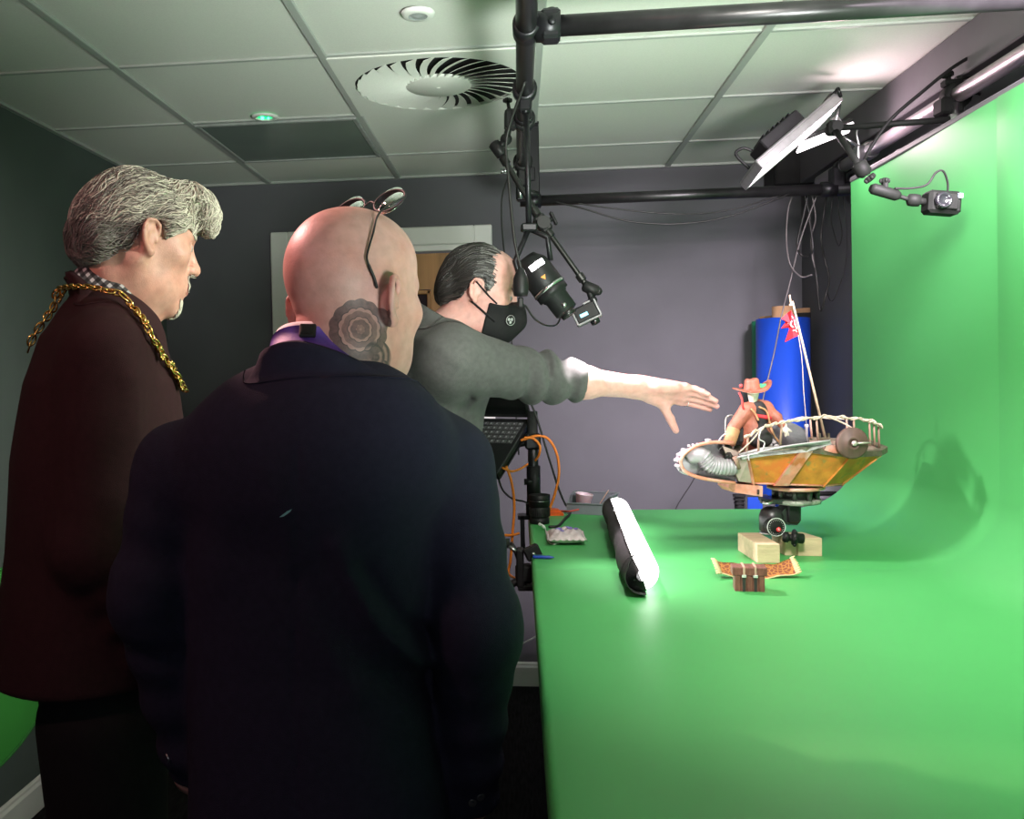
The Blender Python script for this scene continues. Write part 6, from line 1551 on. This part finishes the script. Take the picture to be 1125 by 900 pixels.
# engine at the bow
cs = [(806, 487), (786, 486), (768, 489), (754, 497), (748, 507), (752, 517), (766, 524), (786, 528), (808, 531)]
rows_ = [[B(x, y, -.075+.15*k/6) for k in range(7)] for x, y in [tuple(p[:2]) for p in catmull([V(x, y, 0) for x, y in cs], 4)]]
obj('engine_cowl', MB().sheet(rows_, thick=.004), GRYM, boat)
obj('cowl_panel', MB().prism([B(x, y, -.03) for x, y in cs], CF*.006), mat('mauve_metal_panel', (.40, .34, .38), .5, var=.2), boat)
obj('cowl_edge', MB().tube([B(p[0], p[1], -.077) for p in catmull([V(x, y, 0) for x, y in cs], 4)], .0045, 8), PNK, boat)
obj('cowl_cheek', MB().prism([B(794, 490, -.07), B(808, 495, -.07), B(823, 503, -.085), B(828, 531, -.05), B(812, 529, -.06), B(800, 505, -.07)], CF*.008), mat('pale_copper_plate', (.55, .40, .38), .4, metal=.2, var=.15), boat)
obj('cheek_slot', MB().tube([B(807, 502, -.088), B(812, 515, -.080)], [.006, .005], 10), mat('brown_slot', (.28, .17, .13), .5), boat)
hp = catmull([B(758, 505, -.055), B(764, 500, -.065), B(772, 502, -.07), B(780, 510, -.07), B(792, 513, -.068), B(806, 513, -.06)], 14)
rs = []; LAV = mat('lilac_grey_metal', (.42, .38, .43), .35, metal=.15, var=.1)
for i in range(len(hp)):
    s_ = i/(len(hp)-1); rs.append(.021*(1 if s_ < .42 else 1+.13*math.sin((s_-.42)*130)) if s_ > .06 else .016)
obj('exhaust_hose', MB().tube(hp, rs, 20), LAV, boat)
obj('nose_disc', MB().lathe([(0, .004), (.020, .003), (.030, 0), (.034, -.006), (.034, -.02)], B(759, 508, -.05), -CF, n=28), LAV, boat)
m_ = MB()
for k, (x, y) in enumerate(((747, 500), (744, 506), (745, 512), (749, 517), (752, 495))): m_.box(B(x, y, -.05), (.009, .04, .008), (axes_img(1, .2*k), CF, axes_img(-.2*k, 1)), bev=.002)
obj('nose_fins', m_, WHT, boat)
m_ = MB()
for k in range(9):
    x = 757+4.6*k; y = 493-.9*k+.03*k*k*2; m_.lathe([(0, .006), (.0032, .005), (.004, 0)], B(x, y-2, -.07), CU, n=10)
obj('rivet_row', m_, WHT, boat)
obj('filler_cap', MB().lathe([(0, .016), (.007, .015), (.008, .012), (.007, .010), (.008, .006), (.009, 0)], B(778, 489, -.03), CU, n=18), WHT, boat)
obj('windscreen_loop', MB().tube(catmull([B(787, 490, -.05), B(792, 481, -.05), B(797, 477, -.05), B(799, 481, -.05), B(795, 489, -.05), B(789, 495, -.05)], 6), .0018, 8), WHT, boat)
obj('windscreen_loop', MB().tube(catmull([B(797, 482, .02), B(797, 462, .03), B(801, 457, .03), B(806, 460, .03), B(806, 484, .03)], 6), .0032, 8), mat('silver_tube', (.55, .53, .56), .3, metal=.6), boat)
obj('seat', MB().box(B(809, 474, .02), (.03, .05, .055), (CR, CF, CU), bev=.008), mat('black_seat', (.015, .015, .016), .6), boat)
# lower parts
obj('keel_block', MB().prism([B(801, 531, -.05), B(838, 534, -.055), B(838, 546, -.055), B(806, 541, -.05), B(801, 536, -.05)], CF*.09), PNK, boat)
obj('keel_slot', MB().tube([B(833, 538, -.058), B(833, 543, -.058)], .003, 8), mat('dark_slot', (.06, .035, .03), .6), boat)
tc0 = V(*(B(874, 531)[:2]), B(874, 533)[2]); hT = .034
obj('turntable_ring', MB().lathe([(.066, 0), (.070, -.002), (.070, -.008), (.064, -.010), (0, -.010)], tc0, n=40), PNK, boat)
m_ = MB()
for k in range(9):
    a = 2*PI*k/9+.2; m_.cyl(tc0+V(.052*math.cos(a), .052*math.sin(a), -.009), tc0+V(.052*math.cos(a), .052*math.sin(a), -hT), .006, n=10)
m_.cyl(tc0+V(0, 0, -.009), tc0+V(0, 0, -hT), .040)
obj('turntable_pillars', m_, rust('dark_greenish_metal', (.05, .06, .055), (.10, .11, .10), (.03, .03, .03), .4, .4), boat)
obj('turntable_base', MB().lathe([(0, -hT), (.058, -hT), (.062, -hT-.003), (.060, -hT-.011), (.045, -hT-.014), (0, -hT-.014)], tc0, n=32), rust('mossy_grey_base', (.20, .22, .19), (.40, .40, .36), (.10, .15, .09), .5, .2, 40), boat)
# rope rail: near side, stern, far side
rl = [B(818, 481, -.085), B(832, 473, -.095), B(846, 467, -.10), B(860, 464, -.105), B(880, 461, -.105), B(905, 458, -.10), B(930, 459, -.085), B(952, 462, -.06), B(965, 467, -.02), B(968, 469, .02), B(958, 463, .06), B(935, 460, .09), B(900, 459, .10), B(870, 461, .10)]
rp_ = catmull(rl, 10); rp_ = [p+.0012*V(0, 0, math.sin(i*.9)) for i, p in enumerate(rp_)]
obj('rail', MB().tube(rp_, [.0030+.0010*math.sin(i*1.1) for i in range(len(rp_))], 8), ROPE, boat)
m_ = []
for i, p in enumerate(rp_): 
    a = i*.75; m_.append(p+.0042*(math.cos(a)*V(0, 0, 1)+math.sin(a)*CF))
obj('rail_wrap', MB().tube(m_, .0016, 6), ROPE, boat)
for (x0, y0, k0), (x1, y1, k1) in (((822, 480, -.088), (820, 500, -.088)), ((834, 473, -.095), (833, 498, -.098)), ((859, 465, -.103), (857, 489, -.108)), ((897, 460, -.10), (899, 484, -.10)), ((938, 461, -.075), (938, 480, -.08)), ((955, 463, -.05), (956, 490, -.055)), ((960, 465, -.03), (961, 489, -.03)), ((965, 467, -.01), (966, 492, .0)), ((890, 460, .10), (892, 482, .10)), ((930, 460, .09), (931, 482, .09))):
    obj('rail_post', MB().tube([B(x1, y1, k1), B(x0, y0, k0)], [.0032, .0026], 8), mat('brown_post_wood', (.30, .19, .14), .6, var=.2), boat)
obj('loose_rope', MB().tube(catmull([B(912, 459, -.098), B(922, 463, -.105), B(932, 468, -.115), B(938, 473, -.12), B(937, 481, -.125)], 6), .0022, 8), ROPE, boat)
obj('loose_rope', MB().tube(catmull([B(834, 474, -.10), B(828, 482, -.10), B(820, 490, -.098), B(812, 497, -.09)], 6), .0018, 8), ROPE, boat)
obj('loose_rope', MB().tube(catmull([B(836, 472, -.10), B(834, 482, -.105), B(840, 487, -.105), B(835, 497, -.105), B(823, 500, -.10), B(823, 506, -.098)], 6), .0016, 8), mat('pale_lilac_cord', (.62, .56, .60), .7), boat)
obj('rope_tail', MB().tube(catmull([B(964, 466, -.02), B(968, 467, -.03), B(970, 471, -.03)], 5), [.003]*6+[.001]*5, 8), ROPE, boat)
# wheel at the stern
wc_ = B(937, 487, -.135)
obj('wheel', MB().lathe([(0, .004), (.010, .004), (.010, .006), (.016, .006), (.018, .003), (.034, .002), (.038, 0), (.038, -.010), (.034, -.012), (0, -.012)], wc_, -CF, n=40), OLD, boat)
obj('wheel_hub', MB().ball(wc_-CF*.009, .007, 12).tube([wc_-CF*.010, wc_-CF*.014+CR*.036+CU*.002], [.003, .0018], 8).cyl(wc_-CF*.002, wc_+CF*.03, .006), mat('pale_metal_pin', (.45, .40, .36), .4, metal=.4), boat)
# mast, stay, flag and peg
m0, m1 = B(907, 483, .02), B(870.5, 331, .02)
mast = obj('mast', MB().tube([m0, m1], [.0034, .0026], 10).tube([B(867.5, 324, .02), B(869, 336, .019)], .0022, 8).box(B(869, 335, .02), (.010, .006, .004), (CR, CF, CU)), mat('pale_mast_wood', (.44, .33, .22), .6, var=.2, vscale=80), boat)
fl = [(869, 341), (865, 344), (858, 350), (863, 354), (858, 361), (866, 360), (869, 366), (862, 376), (872, 371), (879, 368), (877, 358), (873, 349)]
def flagpt(x, y): return B(x, y, .02+.010*math.sin((x-858)*.35)+.004*math.sin(y*.4))
mbf = MB(); cpt = flagpt(869, 356)
N = len(fl); P_ = [flagpt(*p) for p in fl]
mbf.add([cpt]+P_, [(0, 1+i, 1+(i+1) % N) for i in range(N)])
fo = obj('flag', mbf, mat('red_flag_cloth', (.55, .012, .025), .8, var=.2, vscale=120), mast); sm = fo.modifiers.new('cloth', 'SOLIDIFY'); sm.thickness = .0012
m_ = MB()
for pts in (((866, 350), (869, 353), (868, 357), (871, 360)), ((872, 352), (873, 357), (875, 362)), ((864, 357), (866, 355), (867, 352)), ((870, 364), (873, 363), (875, 365)), ((868, 346), (871, 350))):
    m_.tube(catmull([flagpt(x, y)-CF*.003 for x, y in pts], 4), .0016, 6)
obj('flag_motif', m_, mat('white_flag_print', (.72, .66, .66), .8), fo)
obj('stay_line', MB().tube(catmull([B(877, 368, .02), B(881, 395, .02), B(883, 430, .02), B(886, 466, .02)], 5), .0009, 6), ROPE, boat)
obj('belaying_pin', MB().tube([B(886, 488, .0), B(886, 470, .0), B(886, 469, .0), B(886, 466, .0)], [.0042, .0038, .0058, .0050], 12), WHT, boat)
def tarp(P): 
    d_ = ell(P, B(868, 484, .03), (.045, .045, .042)); d_ = smin(d_, ell(P, B(856, 482, .04), (.035, .04, .046)), .03); return d_-.003*wav(P, 90, 3)
Vt, Ft = nets(tarp, B(865, 480, .03)-.10, B(865, 480, .03)+.10, .0035); sdfobj('tarpaulin', [(Vt, Ft)], mat('grey_tarpaulin', (.10, .10, .105), .7, bump=.3, bscale=150), boat)
m_ = MB()
for x, y in ((846, 489), (850, 486), (853, 490), (848, 484)): m_.ball(B(x, y, -.05), (.007, .006, .005), 8)
obj('crumpled_cloth', m_, WHT, boat)
obj('deck_cleat', MB().box(B(905, 482, -.03), (.03, .012, .006), (CR, CF, CU), bev=.001).box(B(900, 479, -.03), (.005, .008, .014), (CR, CF, CU)).box(B(910, 479, -.03), (.005, .008, .014), (CR, CF, CU)), BRZ, boat)
# ================================================================== PUPPET IN A BROAD HAT
zk = 2.33; K = lambda x, y, k=0: aD(x, y, zk+k)
pup = thing('puppet', 'small cowboy puppet in a brown coat and broad hat sitting in the model boat', 'puppet', K(830, 492))
LEA = mat('red_brown_leather', (.36, .115, .075), .5, var=.18, vscale=60, bump=.3, bscale=300); TAN = mat('tan_suede', (.50, .26, .13), .7, var=.15, vscale=80)
def coatp(P):
    d_ = ell(P, K(831, 462, .01), (.034, .026, .055)); d_ = smin(d_, ell(P, K(829, 480, .01), (.040, .032, .040)), .02)
    d_ = smin(d_, cap(P, K(821, 450), K(842, 448, .01), .016, .016), .015)
    d_ = smin(d_, smin(cap(P, K(820, 450), K(806, 470, -.01), .0175, .0150), cap(P, K(806, 470, -.01), K(801, 487, -.02), .0145, .0135), .004), .008)
    d_ = smin(d_, smin(cap(P, K(841, 448, .01), K(853, 459, .0), .0155, .0130), cap(P, K(853, 459, .0), K(859, 467, -.02), .0125, .0095), .006), .008)
    d_ = d_+fold(P, [K(806, 467, -.03), K(800, 473, -.03)], .003, .003)+fold(P, [K(808, 474, -.03), K(799, 478, -.03)], .002, .003)
    # opening at the front
    d_ = smax(d_, -ell(P, K(838, 456, -.03), (.013, .020, .035)), .004)
    return d_-.0010*wav(P, 120, 2)
Vt, Ft = nets(coatp, K(830, 468)-V(.11, .09, .11), K(830, 468)+V(.11, .09, .11), .0024); Vt = relax(Vt, Ft, 1, .3)
sdfobj('coat', [(Vt, Ft)], LEA, pup)
def und(P):
    d_ = ell(P, K(835, 458, .0), (.020, .024, .040)); d_ = smin(d_, cap(P, K(829.5, 446, -.002), K(832, 452, .0), .012, .015), .01)
    d_ = smin(d_, ell(P, K(835, 482, -.02), (.030, .026, .024)), .02); return d_
Vt, Ft = nets(und, K(834, 465)-.08, K(834, 465)+.08, .003)
sdfobj('shirt', [(Vt, Ft)], mat('black_knit', (.018, .016, .017), .8), pup)
obj('belt', MB().torus(K(836, 458, .0), .022, .0055, nrm(CU+CR*.2), n=24, k=8), mat('red_sash', (.55, .03, .04), .7), pup)
for pts in (((834, 447), (842, 452), (846, 466), (850, 478), (858, 488)), ((825, 449), (830, 455), (833, 462))):
    obj('lapel', MB().tube(catmull([K(x, y, -.024) for x, y in pts], 5), .0042, 8, flat=.6), TAN, pup)
obj('cuff', MB().tube([K(806, 472, -.012), K(801, 487, -.022)], [.0165, .0160], 14), TAN, pup)
gl_ = MB()
def glove(P):
    d_ = ell(P, K(800, 493, -.025), (.010, .010, .014))
    for k, (x, y, kk) in enumerate(((797, 506, -.035), (800, 507, -.03), (803, 506, -.025), (805, 503, -.04))): d_ = smin(d_, smin(cap(P, K(800, 494, -.025), K((800+x)/2, 501, kk-.008), .0050, .0044), cap(P, K((800+x)/2, 501, kk-.008), K(x, y, kk), .0044, .0036), .002), .003)
    return d_
Vt, Ft = nets(glove, K(800, 498, -.03)-.05, K(800, 498, -.03)+.05, .0018); sdfobj('glove', [(Vt, Ft)], mat('black_glove_leather', (.018, .017, .018), .5), pup)
def handr(P):
    d_ = ell(P, K(861, 468, -.02), (.008, .008, .009))
    for x, y in ((866, 478), (863, 479), (869, 474), (858, 476)): d_ = smin(d_, cap(P, K(861, 469, -.02), K(x, y, -.03), .0042, .0030), .003)
    return d_
Vt, Ft = nets(handr, K(862, 470, -.02)-.05, K(862, 470, -.02)+.05, .0018); sdfobj('hand', [(Vt, Ft)], mat('pale_puppet_resin', (.68, .62, .54), .5), pup)
def headp(P): 
    q = P-K(827.5, 437); y_ = q@CU; w_ = np.interp(y_, [-.016, .016], [.008, .0155])
    d_ = np.sqrt((q@CR)**2+(q@CF)**2)-w_; return smax(d_, np.abs(y_)-.016, .005)
Vt, Ft = nets(headp, K(827, 437)-.04, K(827, 437)+.04, .0018); sdfobj('head', [(Vt, Ft)], mat('cream_head_resin', (.66, .62, .52), .5), pup)
# hat
hc = K(826.5, 428.5); hu = nrm(CU+CR*-.10-CF*.10); hr = nrm(CR-(CR@hu)*hu); hf = np.cross(hu, hr)
rows_ = []
for i in range(7):
    r_ = .014+.033*i/6; row = []
    for k in range(37):
        a = 2*PI*k/36; x_ = math.cos(a)*r_*1.02; y_ = math.sin(a)*r_*.98
        lift = .32*max(0, r_-.018)*(abs(math.cos(a))**2.2)*1.1-.05*(r_-.014)*abs(math.sin(a)); lift += (.012*max(0, math.cos(a))**3-.002)*(i/6)**2
        row.append(hc+hr*x_+hf*y_+hu*lift)
    rows_.append(row)
hat = obj('hat_brim', MB().sheet(rows_, thick=.0026), LEA, pup)
def crown(P):
    q = np.stack([(P-hc)@hr, (P-hc)@hf, (P-hc)@hu], 1); w_ = np.interp(q[:, 2], [0, .03], [.0205, .0165]); d_ = np.sqrt(q[:, 0]**2+(q[:, 1]*.92)**2)-w_
    d_ = smax(d_, q[:, 2]-.030, .008); d_ = smax(d_, -q[:, 2]-.001, .002); return smax(d_, -ell(q, (0, 0, .036), (.007, .022, .010)), .006)
Vt, Ft = nets(crown, hc-.05, hc+.06, .0018); sdfobj('hat_crown', [(Vt, Ft)], LEA, pup)
obj('hat_patch', MB().box(K(838, 424, -.01), (.016, .004, .010), (CR, CF, CU), bev=.001), mat('bright_green_tape', (.05, .50, .16), .6), pup)
obj('hat_cord', MB().tube(catmull([K(812, 431, -.02), K(815, 438, -.022), K(816, 446, -.02), K(818, 452, -.01)], 5), .0028, 8).ball(K(814, 424, -.02), .005, 10), mat('red_cord', (.58, .06, .06), .6), pup)
obj('rucksack', MB().box(K(812, 478, .015), (.028, .04, .05), (CR, CF, CU), bev=.010), mat('black_rucksack', (.016, .016, .017), .7), pup)
# ================================================================== CHEST AND RUG
c = aZ(824, 651, TOP); w, dpt, hh = .060, .040, .058
a_ = -.12; cx_ = V(math.cos(a_), math.sin(a_), 0); cy_ = V(-math.sin(a_), math.cos(a_), 0); A4 = (cx_, cy_, V(0, 0, 1)); Z = V(0, 0, 1)
c = c+cy_*.022
WD = mat('red_brown_chest_wood', (.20, .07, .055), .5, var=.3, vscale=50, bump=.3, bscale=150, stretch=(4, 1, 1))
t = thing('treasure_chest', 'tiny red-brown wooden chest with strapped lid standing on the green table', 'chest', c)
body = MB()
for k in range(5): body.box(c+cx_*(-w*.4+w*.2*k)+Z*.017, (w*.196, dpt, .034), A4, bev=.0012)
obj('body', body, WD, t)
m_ = MB()
for k in range(4): m_.box(c+Z*.043+cy_*(-dpt*.39+dpt*.26*k), (w*1.16, dpt*.28, .018), A4, bev=.0015)
lid = obj('lid', m_, WD, t)
LIG = mat('pale_leather_strap', (.55, .34, .27), .6, var=.1)
for s_ in (-.19, .19):
    m_ = MB().box(c+cx_*w*s_+Z*.0528, (.0045, dpt*1.14, .0024), A4, bev=.0006).box(c+cx_*w*s_+Z*.043-cy_*(dpt*.56), (.0045, .0022, .020), A4, bev=.0006); obj('strap', m_, LIG, lid)
    obj('strap', MB().box(c+cx_*w*s_+Z*.016-cy_*(dpt*.52), (.0060, .0022, .032), A4, bev=.0006), mat('black_strap', (.03, .025, .028), .5), t)
    obj('buckle', MB().box(c+cx_*w*s_+Z*.0340-cy_*(dpt*.58), (.0090, .0030, .0060), A4, bev=.0008), mat('white_metal_buckle', (.72, .70, .70), .3, metal=.3), t)
# patterned cloth strip behind it
rg0, rg1 = aZ(787, 637, TOP), aZ(880, 636, TOP); du = nrm(rg1-rg0); L = np.linalg.norm(rg1-rg0); dv = V(-du[1], du[0], 0)
RUG = bpy.data.materials.new('animal_patterned_cloth'); RUG.use_nodes = True; nt = RUG.node_tree; bs = nt.nodes['Principled BSDF']
tcn = nt.nodes.new('ShaderNodeTexCoord'); vo = nt.nodes.new('ShaderNodeTexVoronoi'); vo.feature = 'DISTANCE_TO_EDGE'; vo.inputs['Scale'].default_value = 105; nt.links.new(tcn.outputs['Object'], vo.inputs['Vector'])
rp = nt.nodes.new('ShaderNodeValToRGB'); nt.links.new(vo.outputs['Distance'], rp.inputs[0]); rp.color_ramp.elements[0].position = .05; rp.color_ramp.elements[0].color = (.42, .17, .04, 1); rp.color_ramp.elements[1].position = .14; rp.color_ramp.elements[1].color = (.20, .055, .022, 1)
nt.links.new(rp.outputs[0], bs.inputs['Base Color']); bs.inputs['Roughness'].default_value = .85
t = thing('patterned_cloth', 'brown patterned strip of cloth with frayed cream ends behind the tiny chest', 'cloth', (rg0+rg1)/2)
def rpt(u_, v_): 
    s_ = u_/L; lift = .003+.013*abs(s_*2-1)**2+.010*v_; return rg0+du*u_+dv*(v_*.038*(1-.25*math.sin(PI*s_)))+Z*(lift+.002*math.sin(s_*19+v_*3)+.012*v_)
obj('cloth_strip', MB().sheet([[rpt(L*(.05+.9*i/30), v) for v in np.linspace(0, 1, 7)] for i in range(31)], thick=.0014), RUG, t)
CRM = mat('cream_fringe', (.66, .52, .30), .85, var=.15)
for e_ in (0, 1):
    m_ = MB()
    for k in range(9):
        v = k/8; b0 = rpt(L*(.06 if e_ == 0 else .94), v); b1 = rpt(L*(-.005 if e_ == 0 else 1.005), v*1.15-.07)
        m_.tube([b0, (b0+b1)/2+Z*.001, b1+Z*rng.uniform(-.001, .004)], [.0030, .0030, .0016], 6)
    obj('fringe', m_, CRM, t)
obj('hem', MB().tube([rpt(L*s_, -.02) for s_ in np.linspace(.05, .95, 20)], .0016, 6), CRM, t)
# ================================================================== LIGHT
W = bpy.data.worlds.new('world'); scene.world = W; W.use_nodes = True
W.node_tree.nodes['Background'].inputs['Color'].default_value = (.75, .8, 1, 1); W.node_tree.nodes['Background'].inputs['Strength'].default_value = .12
def area(name, loc, to, size, power, col=(1, 1, 1), sy=None, spread=180):
    d = bpy.data.lights.new(name, 'AREA'); d.energy = power; d.color = col; d.size = size
    if sy: d.shape = 'RECTANGLE'; d.size_y = sy
    d.spread = math.radians(spread)
    o = bpy.data.objects.new(name, d); COL.objects.link(o); o.location = tuple(map(float, loc))
    o.rotation_euler = (Vector(tuple(map(float, to)))-Vector(tuple(map(float, loc)))).to_track_quat('-Z', 'Y').to_euler(); return o
def spot(name, loc, to, power, col, ang, blend=.3, size=.03):
    d = bpy.data.lights.new(name, 'SPOT'); d.energy = power; d.color = col; d.spot_size = math.radians(ang); d.spot_blend = blend; d.shadow_soft_size = size
    o = bpy.data.objects.new(name, d); COL.objects.link(o); o.location = tuple(map(float, loc))
    o.rotation_euler = (Vector(tuple(map(float, to)))-Vector(tuple(map(float, loc)))).to_track_quat('-Z', 'Y').to_euler(); return o
# studio lamp above the table just right of the frame, washing the green sweep
area('wash_light', (.35, 1.05, 2.14), (1.08, 2.0, 1.40), .30, 18, (1, .97, .88), spread=125)
# beam of the spot lamp, leaving its lens
spot('spot_beam', SPOT_P, SPOT_T, 36, (1, .82, .87), 98, .8, .02)
# light of the lit LED panel
area('panel_light', PANEL_P, PANEL_T, .26, .9, (1, .84, .88), .16)
# glow of the smaller LED strip along the pipe and the wall above the sweep
area('strip_light', P1+V(.0, -.06, -.02), (1.22, 2.0, 2.20), .12, 1.8, (1, .70, .80), .06)
# added unseen fill over the near cross pipe, turned to the back wall
area('back_wall_fill', (.98, 1.6, 2.10), (.75, 4.2, 1.15), .3, 16, (1, .84, .96), .3, spread=56)
# added unseen fill over the near end of the table, aimed at the ceiling
area('ceiling_fill', (.75, .30, 1.08), (.15, 2.3, 2.33), .5, 20, (.93, 1, .92), .5, spread=66)
# soft fill added out of view behind the viewer
area('rear_fill', (.55, -1.6, 1.75), (.0, 4.2, 1.5), 1.1, 5, (.93, .96, 1), .8)
# key light added out of view at the right, brightening the visitors' faces
area('face_fill', (.98, 1.25, 1.95), (-.45, 1.85, 1.55), .2, 4, (1, .97, .86), .2, spread=44)
# warm lamp on the ceiling at the left
area('warm_light', (-1.15, .55, 2.27), (-.35, 1.35, 1.6), .10, 5, (1, .42, .42))
# added pinkish spot without a fixture, catching the crown of the bald head
spot('crown_light', (-1.02, 1.66, 2.30), (-.27, 1.24, 1.66), 110, (1, .48, .44), 24, .5, .02)
scene.view_settings.view_transform = 'Standard'; scene.view_settings.look = 'None'; scene.view_settings.gamma = 1; scene.view_settings.use_curve_mapping = False
scene.view_settings.exposure = 0
